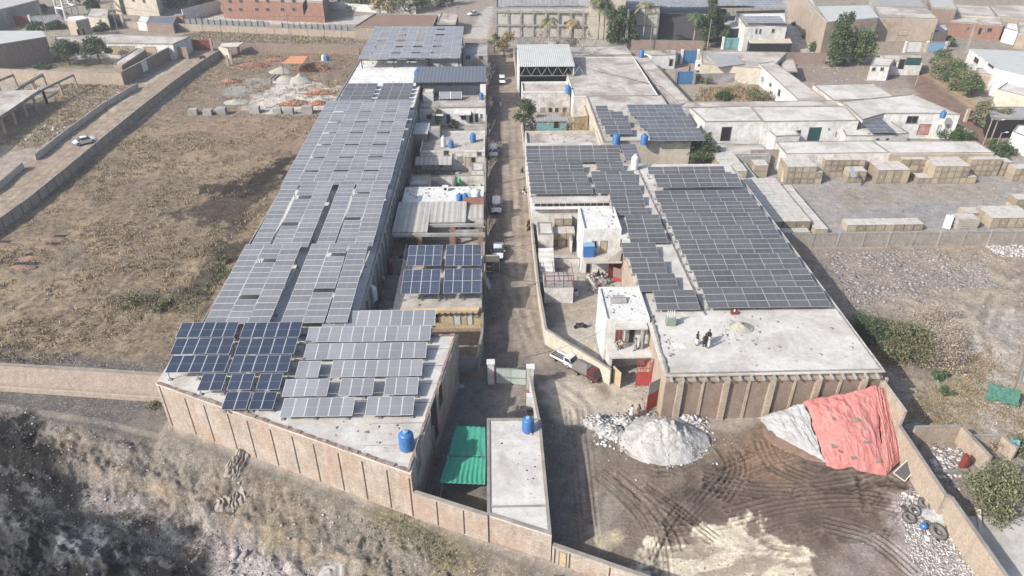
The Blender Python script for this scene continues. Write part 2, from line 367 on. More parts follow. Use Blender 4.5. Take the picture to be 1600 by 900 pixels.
# ------------------------------------------------------------ numpy noise
def vnoise(x, y, seed=0):
    xi = np.floor(x).astype(np.int64); yi = np.floor(y).astype(np.int64); fx = x-xi; fy = y-yi
    fx = fx*fx*(3-2*fx); fy = fy*fy*(3-2*fy)
    def h(a, b):
        n = (a*374761393 + b*668265263 + seed*1442695041) & 0xffffffff
        n = ((n ^ (n >> 13))*1274126177) & 0xffffffff
        return ((n ^ (n >> 16)) & 0xffff)/65535.0
    return (h(xi,yi)*(1-fx)+h(xi+1,yi)*fx)*(1-fy)+(h(xi,yi+1)*(1-fx)+h(xi+1,yi+1)*fx)*fy
def fbm(x, y, sc, oct=5, seed=0, gain=0.55):
    t = 0; a = 1; n = 0
    for i in range(oct): t = t+a*vnoise(x*sc+17.3*i, y*sc-9.1*i, seed+i); n += a; a *= gain; sc *= 2.03
    return t/n
def polydist(X, Y, poly):
    """signed distance, positive inside"""
    n = len(poly); inside = np.zeros(X.shape, bool); D = np.full(X.shape, 1e9)
    for i in range(n):
        x0, y0 = poly[i]; x1, y1 = poly[(i+1) % n]
        c = ((y0 > Y) != (y1 > Y)) & (X < (x1-x0)*(Y-y0)/((y1-y0) or 1e-9)+x0); inside ^= c
        dx, dy = x1-x0, y1-y0; L = dx*dx+dy*dy+1e-9; t = np.clip(((X-x0)*dx+(Y-y0)*dy)/L, 0, 1)
        D = np.minimum(D, np.hypot(X-x0-t*dx, Y-y0-t*dy))
    return np.where(inside, D, -D)
def linedist(X, Y, pts):
    D = np.full(X.shape, 1e9)
    for i in range(len(pts)-1):
        x0, y0 = pts[i]; x1, y1 = pts[i+1]; dx, dy = x1-x0, y1-y0; L = dx*dx+dy*dy+1e-9
        t = np.clip(((X-x0)*dx+(Y-y0)*dy)/L, 0, 1); D = np.minimum(D, np.hypot(X-x0-t*dx, Y-y0-t*dy))
    return D
def sstep(a, b, x): t = np.clip((x-a)/(b-a), 0, 1); return t*t*(3-2*t)
# ------------------------------------------------------------ ground: one height field, zones painted by soil, with some sun and shade in the colour
def ground_material():
    t = NT('ground_soil'); a = t.n('Attribute'); a.attribute_name = 'soil'; r = t.n('Attribute'); r.attribute_name = 'rub'
    p = t.pos(); sx = t.n('SeparateColor'); t.l(r.outputs['Color'], sx.inputs[0])
    peb, gr, rough = t.math('MAXIMUM', t.math('SUBTRACT', sx.outputs[0], 0.09), 0.0), sx.outputs[1], sx.outputs[2]
    n1 = t.noise(p, 0.55, 8, 0.72, 0.3); col = t.mix(1.0, a.outputs['Color'], grey(t, t.ramp(n1, 0.3, 0.7, 0.64, 1.32)), 'MULTIPLY')
    n2 = t.noise(p, 3.2, 6, 0.8); col = t.mix(1.0, col, grey(t, t.ramp(n2, 0.3, 0.7, 0.72, 1.26)), 'MULTIPLY')
    vo = t.n('TexVoronoi'); vo.inputs['Scale'].default_value = 4.3; t.l(p, vo.inputs['Vector'])
    vc = t.n('SeparateColor'); t.l(vo.outputs['Color'], vc.inputs[0])
    st = t.math('MULTIPLY', t.math('LESS_THAN', vo.outputs['Distance'], t.ramp(vc.outputs[1], 0, 1, 0.1, 0.38)), t.math('LESS_THAN', vc.outputs[0], t.math('MULTIPLY', peb, 0.42)))
    col = t.mix(t.math('MULTIPLY', st, 0.5), col, t.mix(vc.outputs[2], S(134, 126, 118), S(204, 197, 190)))
    v2 = t.n('TexVoronoi'); v2.inputs['Scale'].default_value = 8.0; t.l(p, v2.inputs['Vector'])
    c2 = t.n('SeparateColor'); t.l(v2.outputs['Color'], c2.inputs[0])
    sm = t.math('MULTIPLY', t.math('LESS_THAN', c2.outputs[0], t.math('MULTIPLY', peb, 0.6)), 0.5)
    col = t.mix(sm, col, t.mix(c2.outputs[2], S(100, 92, 86), S(206, 199, 192)))
    g = t.noise(p, 1.6, 8, 0.8, 0.8); col = t.mix(t.math('MULTIPLY', t.ramp(g, 0.48, 0.62, 0, 0.8), gr), col, S(196, 168, 128))
    g2 = t.noise(p, 0.9, 8, 0.8, 0.5); col = t.mix(t.math('MULTIPLY', t.ramp(g2, 0.50, 0.62, 0, 0.85), gr), col, S(98, 84, 70))
    r1 = t.noise(p, 6.0, 6, 0.85, 0.6); col = t.mix(t.math('MULTIPLY', rough, 1.0), col, t.mix(1.0, col, grey(t, t.ramp(r1, 0.36, 0.64, 0.42, 1.5)), 'MULTIPLY'))
    r2 = t.noise(p, 1.4, 8, 0.85, 1.2); col = t.mix(t.math('MULTIPLY', rough, 0.8), col, t.mix(1.0, col, grey(t, t.ramp(r2, 0.38, 0.62, 0.55, 1.35)), 'MULTIPLY'))
    h = t.math('ADD', t.math('MULTIPLY', n2, 0.6), t.math('MULTIPLY', n1, 1.0)); h = t.math('ADD', h, t.math('MULTIPLY', st, 0.25))
    t.bump(h, 0.16, 0.8)
    return t.fin(col, 0.95, 0.1)
M['ground'] = ground_material()
WALLLINE = [(-120, 74), (-62, 70.4), (-37.2, 67.4), (-36.6, 59.2), (-8.2, 45.9), (4.6, 40.6), (12.3, 37.0), (24, 31), (60, 14)]
BANKLINE = [(-120, 71), (-62, 66.0), (-46, 62.4), (-37, 59.4), (-8.2, 45.9), (4.6, 40.6), (12.3, 37.0), (24, 31), (60, 14)]
def south_of(X, Y, L=None):                                    # metres outside (south of) the top line of the bank
    L = L or BANKLINE; yy = np.interp(X, [p[0] for p in L], [p[1] for p in L])
    return (yy - Y)*0.9
def height(X, Y):
    d = south_of(X, Y); n = fbm(X, Y, 0.12, 5, 3)-0.5; n2 = fbm(X, Y, 0.7, 4, 9)-0.5
    z = -0.5*sstep(0.0, 0.6, d) - 1.0*sstep(0.5, 4.5+3*n, d) - 1.6*sstep(4.6+6*n, 6.0+6*n, d) - 0.7*sstep(6, 22, d)
    z = z + sstep(0.6, 3, d)*(n*1.0 + n2*0.35)
    dw = south_of(X, Y, WALLLINE); z = z - sstep(-36.4, -38.5, X)*sstep(0.05, 0.5, dw)*1.9*(1-sstep(-1.0, 6.0, d))
    rid = np.abs(fbm(X*1.0+Y*0.5, Y*0.6, 0.5, 4, 51)-0.5)*2
    z = z - 0.45*sstep(2.2+5*n, 2.5+5*n, d) - 0.3*sstep(3.4+4*n2, 3.6+4*n2, d)
    z = z - sstep(0.6, 2.5, d)*(1-sstep(6.5, 10, d))*(0.35*(1-rid)**3 + 0.45*(fbm(X, Y, 0.9, 4, 52)-0.5))
    moundmask = sstep(-12, -24, X)*sstep(9, 16, d)
    z = z + moundmask*((fbm(X, Y, 0.16, 4, 21)-0.32)*3.4 + (1-np.abs(fbm(X+.5*Y, Y, 0.30, 5, 22)-0.5)*4).clip(0, 1)**2*1.0)
    inside = 1-sstep(-0.5, 0.5, d)
    rubble = sstep(42.5, 45, X)*(1-sstep(94, 96.5, Y)); field = (1-sstep(-36.5, -38, X)*1.0)
    z = z + inside*rubble*((fbm(X, Y, 0.25, 5, 5)-0.5)*0.9*sstep(44, 50, X)+n2*0.25)
    fm = inside*sstep(-36.2, -38, X)*sstep(62, 72, Y)
    z = z + fm*((fbm(X, Y, 0.3, 5, 8)-0.5)*0.45+n2*0.15)
    return z
def gz(x, y): return float(height(np.array([float(x)]), np.array([float(y)]))[0])
ys = [31.0]
while ys[-1] < 430: ys.append(ys[-1]+(0.0031 if ys[-1] < 64 else 0.0042)*ys[-1])
ys += [460, 520, 640, 900, 1500, 3000]
ys = [-60, -20, 0, 12, 20, 26]+ys
ys = np.array(ys); us = np.linspace(-1, 1, 700); us = np.concatenate([[-14, -7, -3.5, -2.2, -1.6, -1.25, -1.08], us, [1.08, 1.25, 1.6, 2.2, 3.5, 7, 14]])
hw = 27+0.60*np.clip(ys, 20, 9999)
X = us[None, :]*hw[:, None]; Y = np.repeat(ys[:, None], len(us), 1)
ZB = height(X, Y)
col = np.zeros(X.shape+(3,)); rub = np.zeros(X.shape+(3,))
def pc(*c): return np.array([v*KA for v in soft(*c)])
col[:] = pc(184, 170, 154); rub[..., 0] = 0.25; rub[..., 1] = 0.2
WN = (fbm(X, Y, 0.35, 6, 40, .65)-0.5)
big = fbm(X, Y, 0.05, 4, 60)
far = sstep(180, 230, Y)[..., None]
col = col*(1-far*0.5)+far*0.5*pc(150, 140, 122)
zone_id = np.zeros(X.shape, int)
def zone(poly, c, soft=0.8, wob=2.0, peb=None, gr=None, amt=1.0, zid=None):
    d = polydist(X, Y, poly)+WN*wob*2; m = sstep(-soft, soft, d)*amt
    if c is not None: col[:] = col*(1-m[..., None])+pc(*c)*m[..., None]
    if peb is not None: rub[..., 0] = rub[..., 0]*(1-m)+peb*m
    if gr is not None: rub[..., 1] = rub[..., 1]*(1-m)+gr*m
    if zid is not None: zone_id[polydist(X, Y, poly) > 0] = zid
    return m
# dry field west of the long roof
FIELD = [(-36.5, 67.5), (-36.0, 222)]+PP(0, (395, 72), (345, 88), (175, 228), (0, 362))+[(-110, 100), (-120, 76), (-62, 70.6)]
zone(FIELD, (142, 125, 102), 0.6, 0.6, 0.25, 1.0, zid=1)
m = fbm(X, Y, 0.10, 5, 77); fm = (polydist(X, Y, FIELD) > 0)
mm = (sstep(0.50, 0.64, m)*fm*0.55)[..., None]; col = col*(1-mm)+pc(126, 112, 94)*mm
mm = (sstep(0.52, 0.66, fbm(X, Y, 0.13, 5, 78))*fm*0.6)[..., None]; col = col*(1-mm)+pc(184, 160, 124)*mm
for poly, c, a in ((PP(0, (268,332),(330,352),(370,362),(410,322),(455,262),(480,232),(430,255),(385,290),(330,310)), (66,58,53), 0.82),
                   (PP(0, (318,288),(372,282),(368,300),(330,304)), (60,52,47), .9), (PP(0, (385,285),(452,238),(462,255),(400,300)), (58,50,46), .9),
                   (PP(0, (300,440),(345,380),(390,372),(352,448),(330,470),(280,465)), (74,64,56), .9),
                   (PP(0, (170,470),(230,455),(330,440),(310,490),(220,482)), (112,106,86), .6),
                   (PP(0, (40,420),(140,380),(150,395),(60,440)), (140,128,118), .6)):
    zone(poly, c, 1.0, 7.0, 0.12, 0.0, a)
# strips of the old plot divisions
for a, b in (((0,500),(120,420)), ((60,560),(260,380)), ((180,545),(300,420)), ((130,400),(215,330)), ((20,575),(60,540))):
    d = linedist(X, Y, PP(0, a, b)); mm = (np.exp(-(d/0.35)**2)*0.5)[..., None]; col = col*(1-mm)+pc(196, 182, 164)*mm
# building-site part of the field
zone(PP(0, (300,175),(360,100),(420,80),(570,84),(528,160),(480,190),(390,180)), (150,128,106), 2, 3, 0.5, 0.5)
zone(PP(0, (392,172),(398,148),(430,128),(470,122),(540,140),(520,168),(470,178),(420,180)), (226,218,206), 1.5, 4, 0.2, 0.0, 0.95)
zone(PP(0, (350,140),(400,120),(425,125),(400,150),(355,150)), (176,174,168), 1.5, 3, 0.2, 0.0, 0.8)
zone(PP(0, (500,100),(566,92),(545,130),(510,122)), (146,122,104), 1.5, 2, 0.2, 0.0, 0.8)
zone(PP(0, (285,183),(480,186),(520,172),(508,196),(470,240),(290,196)), (172,142,118), 1.5, 3, 0.2, 0.5, 0.7)
# railway-side strip at the back of the field
zone(PP(0, (330,84),(335,60),(640,66),(640,80),(560,86),(400,80)), (150,128,112), 1, 1, 0.5, 0.0)
zone(PP(0, (260,60),(335,46),(640,54),(640,68),(330,68)), (158,148,130), 1, 2, 0.7, 0.5)
# west lane
LANE = PP(0, (0,352),(0,285),(60,238),(215,132),(258,100),(300,78),(345,86),(170,232))
zone(LANE, (176,157,134), 0.6, 0.5, 0.1, 0.0, zid=2)
zone(PP(0, (150,190),(230,130),(300,90),(250,112)), (206,194,176), 1, 1.5, 0.1, 0.0, 0.8)
zone(PP(0, (0,240),(60,228),(200,128),(130,118),(0,190)), (164,148,122), 1, 2, 0.4, 0.8)
zone(PP(0, (0,245),(40,222),(60,205),(20,215),(0,230)), (196,178,140), 1, 2, 0.6, 0.3)
zone(PP(0, (30,105),(60,88),(170,102),(180,108)), (150,142,106), 1, 2, 0.1, 0.5)
# street
STREET = [(-2.0, 62), (-2.2, 235), (5.4, 232), (5.6, 132), (5.6, 74), (13, 65.6), (17.5, 61), (18.5, 58), (42, 54), (41.5, 34), (18, 33.6), (12.3, 37), (4.6, 40.8), (4.0, 62)]
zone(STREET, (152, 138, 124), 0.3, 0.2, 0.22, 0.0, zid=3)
zone([(-2, 66), (-2.4, 235), (0.9, 235), (1.3, 120), (1.9, 66)], (130, 118, 110), 0.9, 0.9, 0.25, 0.0, 0.75)  # damp west half, darkened further by left block shade painted into the colour
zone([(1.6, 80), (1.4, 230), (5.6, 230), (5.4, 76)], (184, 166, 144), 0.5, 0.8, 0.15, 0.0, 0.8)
zone([(0.5, 66), (2.5, 60), (4.6, 41), (9, 42), (9.6, 55), (7.5, 66), (5, 80), (1.5, 90)], (140, 128, 118), 1.0, 1.5, 0.2, 0.0, 0.8)
zone(PP(0, (850,600),(900,590),(1000,605),(1030,640),(960,655),(870,660)), (214,200,178), 1.2, 2.0, 0.12, 0.0, 0.9)
zone(PP(0, (790,420),(830,400),(838,500),(860,560),(845,575),(800,545)), (186,168,146), 1.2, 1.6, 0.15, 0.0, 0.6)
zone(PP(0, (990,580),(1040,580),(1030,630),(985,628)), (206,194,176), 0.8, 1, 0.3, 0.0, 0.7)
zone(PP(0, (925,600),(948,602),(960,622),(945,624)), (150,130,112), 0.5, 0.6, 0.1, 0.0, 0.8)
for i in range(26):                                            # puddle stains and repairs along the street
    y = 68+i*6.2+random.uniform(-2, 2); x = random.uniform(-1, 4.6); r = random.uniform(0.5, 1.6)
    c = random.choice([(112,102,96), (184,166,146), (128,116,106), (170,156,142)])
    zone([(x-r, y-r*1.6), (x+r, y-r*1.4), (x+r*.8, y+r*1.8), (x-r*.9, y+r*1.5)], c, 0.7, 0.8, None, None, 0.5)
# mud yard
YARD = PP(0, (872,862),(932,700),(1100,690),(1200,650),(1395,700),(1580,905),(1000,905))
zone(YARD, (150,132,116), 1.0, 1.5, 0.10, 0.0)
zone(PP(0, (1010,770),(1100,700),(1250,690),(1330,745),(1400,760),(1400,830),(1290,870),(1200,820),(1050,830)), (118,101,89), 2.0, 3.5, 0.06, 0.0, 0.9)
zone(PP(0, (1110,700),(1190,660),(1260,720),(1210,760),(1150,740)), (160,128,100), 1.5, 2.5, 0.1, 0.0, 0.7)
zone(PP(0, (1100,780),(1200,760),(1260,800),(1160,800)), (124,104,96), 1.5, 2.5, 0.05, 0.0, 0.6)
LIME = PP(0, (1008,868),(1075,838),(1150,812),(1215,832),(1262,868),(1275,905),(1180,925),(1010,905))
zone(LIME, (240,226,194), 0.3, 3.2, 0.1, 0.0, 1.0)
mm = (sstep(-.5, .5, polydist(X, Y, LIME))*sstep(0.50, 0.60, fbm(X*0.5+Y*0.3, Y*1.6-X*.4, 0.55, 5, 91)))[..., None]*0.75; col = col*(1-mm)+pc(170, 152, 130)*mm
zone(PP(0, (935,830),(975,825),(970,850),(940,856)), (226,208,170), 0.5, 1.2, 0.1, 0, 0.8)
zone(PP(0, (925,770),(960,760),(975,820),(935,830)), (182,170,154), 0.8, 1.6, 0.3, 0, 0.6)
zone(PP(0, (1395,770),(1450,750),(1570,905),(1410,905)), (206,192,184), 1.0, 2.5, 1.2, 0.0, 0.9)
zone(PP(0, (1290,880),(1330,830),(1400,850),(1400,905),(1290,905)), (170,158,150), 1.0, 2.5, 0.3, 0.0, 0.6)
BRK = sstep(0.38, 0.58, fbm(X, Y, 0.55, 4, 131))
def track(pts, offs, w=0.16, dark=(80, 68, 60), amt=0.5, depth=0.13):
    """wheel ruts: a smooth curve through the pixels with parallel copies"""
    q = [Vector((*P2(*p), 0)) for p in pts]; cur = []
    for i in range(len(q)-1):
        p0 = q[max(i-1, 0)]; p1 = q[i]; p2 = q[i+1]; p3 = q[min(i+2, len(q)-1)]
        for k in range(6):
            t = k/6; cur.append(0.5*((2*p1)+(p2-p0)*t+(2*p0-5*p1+4*p2-p3)*t*t+(3*p1-p0-3*p2+p3)*t**3))
    cur.append(q[-1])
    for o in offs:
        pl = []
        for i in range(len(cur)):
            d = (cur[min(i+1, len(cur)-1)]-cur[max(i-1, 0)]).normalized(); pl.append((cur[i].x-d.y*o, cur[i].y+d.x*o))
        x0 = min(p[0] for p in pl)-1; x1 = max(p[0] for p in pl)+1; y0 = min(p[1] for p in pl)-1; y1 = max(p[1] for p in pl)+1
        r = np.where((ys > y0) & (ys < y1))[0]
        if not len(r): continue
        a, b = r[0], r[-1]+1; xs_, ys_ = X[a:b], Y[a:b]
        D = linedist(xs_, ys_, pl)+WN[a:b]*0.35; w_ = np.maximum(w*.85, 0.0028*ys_); mk = np.exp(-(D/w_)**2)*np.minimum(1, w/w_*1.5)*np.clip(0.25+1.6*BRK[a:b], 0, 1)
        col[a:b] = col[a:b]*(1-(mk*amt)[..., None])+pc(*dark)*(mk*amt)[..., None]
        rim = np.exp(-((D-w_*2)/w_)**2)*np.minimum(1, w/w_); col[a:b] = col[a:b]*(1+0.10*rim[..., None])
        ZB[a:b] += -mk*depth+rim*depth*0.5
T1 = (0, 0.34, 0.75, 1.15, 1.55)
track([(928,745),(965,775),(1000,815),(1015,860),(1018,900)], T1)
track([(960,745),(1000,780),(1040,830),(1052,860)], (0, .34, .8))
track([(1000,770),(1045,800),(1090,835),(1110,850)], (0, .5, .95, 1.4))
track([(1050,800),(1030,830),(1010,870)], (0, .35, .8))
track([(1080,820),(1130,770),(1200,735),(1260,720)], (0, .4, .9, 1.3, 1.7, 2.2))
track([(1100,760),(1170,775),(1260,780),(1340,770),(1390,755)], (0, .4, .9, 1.5, 2.0), .13)
track([(1150,820),(1230,800),(1330,790),(1400,800)], (0, .5, 1.0, 1.6, 2.2), .13)
track([(1120,700),(1135,730),(1110,770)], (0, .5, 1.0, 1.5, 2.0), .12)
track([(1180,690),(1200,730),(1260,760)], (0, .6, 1.2, 1.8), .12)
track([(1340,745),(1348,790),(1352,800)], (0, .3), .2)
track([(1240,775),(1330,765),(1385,755)], (0, .35), .2, depth=0.1)
track([(1290,830),(1360,850),(1420,900)], (0, .5, 1.1, 1.7), .12, (120,106,100), .6)
for k in range(46):                                            # short overlapping scuffs of the digger
    x, y = random.uniform(1000, 1390), random.uniform(700, 850); a = random.choice([0.3, -0.25, -0.9, 0.15]) + random.uniform(-.2, .2); L = random.uniform(20, 60)
    track([(x, y), (x+L*math.cos(a)/2, y+L*math.sin(a)/2+random.uniform(-4, 4)), (x+L*math.cos(a), y+L*math.sin(a))], (0, random.uniform(.3, .6)), .11, (86, 74, 66), .6, .07)
track([(885,640),(893,720),(900,800),(905,850)], (0, .5, 1.4, 1.9), .12, (120, 110, 104), .5)
track([(775,420),(795,480),(815,540),(850,600),(900,640),(930,745)], (0, .35, 1.5, 1.85), .14, (128, 114, 104), .5, .03)
track([(800,300),(802,380),(810,470),(835,545),(875,590)], (0, .3, 1.5, 1.8), .14, (134, 120, 108), .45, .02)
track([(795,160),(798,260),(800,330)], (0, 1.5), .25, (124, 110, 100), .45, .02)
track([(0,330),(90,258),(170,195),(262,120)], (0, 1.5), .3, (156, 138, 116), .5, .02)
track([(500,118),(540,105),(575,95)], (0, .5, 1.6, 2.2), .25, (110, 92, 80), .6, .02)
# walled floors
zone([(-8.3, 46.5), (-4.6, 66.4), (3.4, 66.2), (4.3, 41)], (140,136,130), 0.3, 0.3, 0.1, 0.0, zid=4)
zone([(-1.2, 56), (0.4, 66), (3.4, 66), (4.2, 56)], (168,158,146), 0.8, 1.2, 0.3, 0.0, 0.8)  # sunlit part of the compound floor, sunlight painted in as a lighter colour
zone([(-5, 66.5), (-2.0, 66.5), (-2.0, 77), (-13, 77), (-14, 72)], (170,146,122), 0.3, 0.3, 0.1, 0.0)
zone([(-15.5, 77), (-2, 77), (-2, 178), (-15.5, 178)], (186,178,168), 0.3, 0.3, 0.3, 0.0)
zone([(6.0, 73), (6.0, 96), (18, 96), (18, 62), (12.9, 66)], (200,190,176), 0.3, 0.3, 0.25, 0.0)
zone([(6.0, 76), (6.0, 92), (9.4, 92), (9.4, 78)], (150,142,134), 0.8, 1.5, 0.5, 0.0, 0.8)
zone(PP(0, (875,470),(935,470),(930,500),(880,495)), (182,164,138), 0.8, 1.5, 0.2, 0.0, 0.7)
# crate yard, rubble ground and the plot beyond the east wall
zone([(42, 98), (120, 97.5), (130, 135), (45, 138)], (178,172,166), 0.4, 0.4, 0.5, 0.0, zid=5)
zone(PP(0, (1300,300),(1380,292),(1420,320),(1330,330)), (170,152,128), 1.5, 3, 0.3, 0, 0.6)
zone(PP(0, (1400,290),(1560,285),(1560,312),(1440,318)), (178,160,136), 1.5, 3, 0.3, 0, 0.6)
zone(PP(0, (1330,330),(1480,310),(1480,345),(1340,352)), (160,160,162), 1.5, 3, 0.8, 0, 0.6)
EAST = [(42, 34), (41.5, 97), (130, 97), (120, 34)]
zone(EAST, (174,154,137), 0.4, 0.3, 0.95, 0.1)
zone(PP(0, (1400,480),(1440,560),(1600,620),(1600,440),(1540,420)), (188,172,150), 2, 4, 0.5, 0.3, 0.9)
zone(PP(0, (1400,640),(1480,560),(1560,560),(1600,660),(1500,690),(1430,690)), (180,168,128), 2, 4, 0.4, 0.7, 0.8)
zone(PP(0, (1520,530),(1570,470),(1600,480),(1600,640),(1560,680),(1600,720),(1540,700),(1530,620)), (194,184,172), 1.5, 2.5, 0.3, 0.0, 0.9)
zone(PP(0, (1460,380),(1600,385),(1600,430),(1540,425),(1480,420)), (196,172,142), 2, 3, 0.6, 0.2, 0.7)
zone(PP(0, (1250,395),(1290,395),(1330,440),(1290,440)), (160,144,134), 1.5, 3, 0.9, 0.0, 0.7)
for pl in (((1600,420),(1555,450),(1530,510),(1550,560)), ((1600,440),(1570,470),(1545,520))): track(list(pl), (0, .5), .35, (150,134,120), .5, .05)
# background roads and plots
zone(PP(0, (1226,88),(1232,20),(1222,0),(1245,0),(1268,30),(1292,88)), (200,192,182), 1, 1, 0.1, 0.0, zid=6)
zone(PP(0, (1236,0),(1290,60),(1300,88),(1280,60),(1250,10)), (150,146,112), 1.5, 2, 0.1, 0.8, 0.9)
zone(PP(0, (1235,90),(1420,95),(1440,140),(1300,135),(1250,125)), (168,150,136), 1.5, 3, 0.6, 0.2)
zone(PP(0, (1412,108),(1440,108),(1520,170),(1560,215),(1600,240),(1560,250),(1500,215),(1440,160)), (150,122,106), 1.0, 1.5, 0.15, 0.0, zid=6)
zone(PP(0, (1430,108),(1460,110),(1530,160),(1560,200),(1510,165)), (190,164,128), 1.0, 1.5, 0.1, 0.4, 0.9)
zone(PP(0, (1000,160),(960,108),(1140,112),(1215,160)), (184,170,150), 0.5, 0.5, 0.2, 0.2)
zone(PP(0, (1088,158),(1095,138),(1180,134),(1212,158)), (166,138,108), 1, 2.5, 0.2, 0.8, 0.9)
zone(PP(0, (725,60),(760,10),(772,10),(762,60)), (202,196,188), 1, 1, 0.1, 0.0, 0.9)
zone(PP(0, (300,30),(345,24),(510,34),(600,18),(700,22),(640,38),(300,38)), (206,200,190), 1, 1, 0.1, 0.0)
# river bed and bank outside the boundary wall
D = np.where(X < -36.6, np.maximum(south_of(X, Y), np.minimum(south_of(X, Y, WALLLINE), 0.6)), south_of(X, Y))
m = sstep(-0.2, 0.4, D)[..., None]; col = col*(1-m)+pc(140, 131, 121)*m; rub[..., 0] = np.where(D > 0, 0.22, rub[..., 0]); rub[..., 1] = np.where(D > 0, 0.08, rub[..., 1])
m = sstep(5.0, 8.0, D+WN*7)[..., None]; col = col*(1-m)+pc(174, 163, 156)*m; rub[..., 0] = rub[..., 0]*(1-m[..., 0])+0.6*m[..., 0]; rub[..., 1] *= (1-m[..., 0])
m = (np.exp(-((D-5.2+WN*5)/0.35)**2)*0.6)[..., None]; col = col*(1-m)+pc(178, 154, 126)*m
m = (sstep(0.50, 0.60, fbm(X, Y, 0.22, 5, 33))*sstep(0.5, 2, D)*(1-sstep(5, 9, D)))[..., None]*0.6; col = col*(1-m)+pc(140, 126, 106)*m
def lowz(pts): return PP(-3.2, *pts)
zone(PP(-2.2,(-60,590),(100,588),(330,590),(300,640),(240,655),(120,640),(-60,640)), (126,120,114), 1.2, 3.0, 0.4, 0.0, 0.85)
zone(lowz([(-40,560),(90,590),(180,600),(250,640),(180,690),(100,660),(0,650),(-60,640)]), (112,106,102), 1.5, 3.5, 0.5, 0.0, 0.8)
zone(lowz([(-60,670),(50,664),(108,715),(128,780),(250,790),(300,830),(330,880),(328,930),(-60,930)]), (32,33,35), 1.0, 3.5, 0.05, 0.0, 0.97)
zone(lowz([(-20,780),(60,815),(150,770),(210,800),(160,870),(0,900)]), (76,79,82), 1.0, 3.0, 0.06, 0.0, 0.7)
zone(lowz([(90,840),(140,820),(200,840),(170,880),(100,870)]), (150,154,158), 0.8, 2.5, 0.04, 0.0, 0.6)
zone(lowz([(150,825),(260,815),(300,870),(200,880)]), (84,88,96), 0.8, 2.5, 0.04, 0.0, 0.7)
ashm = sstep(-1, 1, polydist(X, Y, lowz([(-60,670),(50,664),(108,715),(128,780),(250,790),(300,830),(330,880),(328,930),(-60,930)])))
st_ = sstep(0.56, 0.68, fbm(X*0.7+Y*0.9, Y*0.25-X*0.2, 1.1, 5, 95)); mm = (ashm*st_*0.3)[..., None]; col = col*(1-mm)+pc(168, 172, 176)*mm
st_ = sstep(0.52, 0.66, fbm(X, Y, 0.4, 5, 96)); mm = (ashm*st_*0.6)[..., None]; col = col*(1-mm)+pc(40, 41, 43)*mm
zone(lowz([(340,850),(400,860),(480,905),(330,920)]), (210,200,194), 1.0, 2.5, 0.4, 0.0, 0.7)
zone(lowz([(560,830),(620,820),(720,870),(760,905),(700,905),(600,850)]), (122,116,82), 0.8, 2.0, 0.3, 0.6, 0.7)
zone(lowz([(410,820),(440,815),(440,850),(420,860)]), (140,136,96), 0.8, 1.5, 0.3, 0.3, 0.6)
rub[..., 2] = np.maximum.reduce([sstep(0.3, 2, D)*0.9, sstep(42.4, 43, X)*(1-sstep(96.5, 97.5, Y))*sstep(33, 36, Y)*0.7, sstep(-.5, .5, polydist(X, Y, YARD))*0.45, sstep(-.5, .5, polydist(X, Y, FIELD))*0.55, sstep(41, 46, X)*sstep(98, 100, Y)*(1-sstep(138, 142, Y))*0.35, 0.22+X*0])
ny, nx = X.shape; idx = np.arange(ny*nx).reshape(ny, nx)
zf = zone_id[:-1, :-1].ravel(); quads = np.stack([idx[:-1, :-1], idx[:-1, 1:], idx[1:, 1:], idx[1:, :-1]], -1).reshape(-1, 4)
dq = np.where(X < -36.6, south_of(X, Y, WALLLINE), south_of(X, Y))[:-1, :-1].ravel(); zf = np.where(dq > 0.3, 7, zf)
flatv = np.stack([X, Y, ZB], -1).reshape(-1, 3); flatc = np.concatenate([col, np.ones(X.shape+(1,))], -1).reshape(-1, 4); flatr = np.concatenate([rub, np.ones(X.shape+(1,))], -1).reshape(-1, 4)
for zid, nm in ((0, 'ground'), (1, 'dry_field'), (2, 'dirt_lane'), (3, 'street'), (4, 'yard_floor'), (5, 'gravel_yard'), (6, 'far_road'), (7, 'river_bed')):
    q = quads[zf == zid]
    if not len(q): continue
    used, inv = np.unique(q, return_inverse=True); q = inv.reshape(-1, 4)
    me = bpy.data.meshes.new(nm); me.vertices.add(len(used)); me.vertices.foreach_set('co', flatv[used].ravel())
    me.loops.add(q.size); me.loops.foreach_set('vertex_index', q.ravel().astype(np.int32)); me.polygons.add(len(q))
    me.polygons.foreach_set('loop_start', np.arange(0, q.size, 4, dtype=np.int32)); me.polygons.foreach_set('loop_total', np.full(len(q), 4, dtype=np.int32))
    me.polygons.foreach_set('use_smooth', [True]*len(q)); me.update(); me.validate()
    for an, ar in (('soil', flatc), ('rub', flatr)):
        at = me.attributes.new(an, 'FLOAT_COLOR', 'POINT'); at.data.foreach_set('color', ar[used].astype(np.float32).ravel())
    me.materials.append(M['ground']); o = bpy.data.objects.new(nm, me); C.objects.link(o); struct(o)
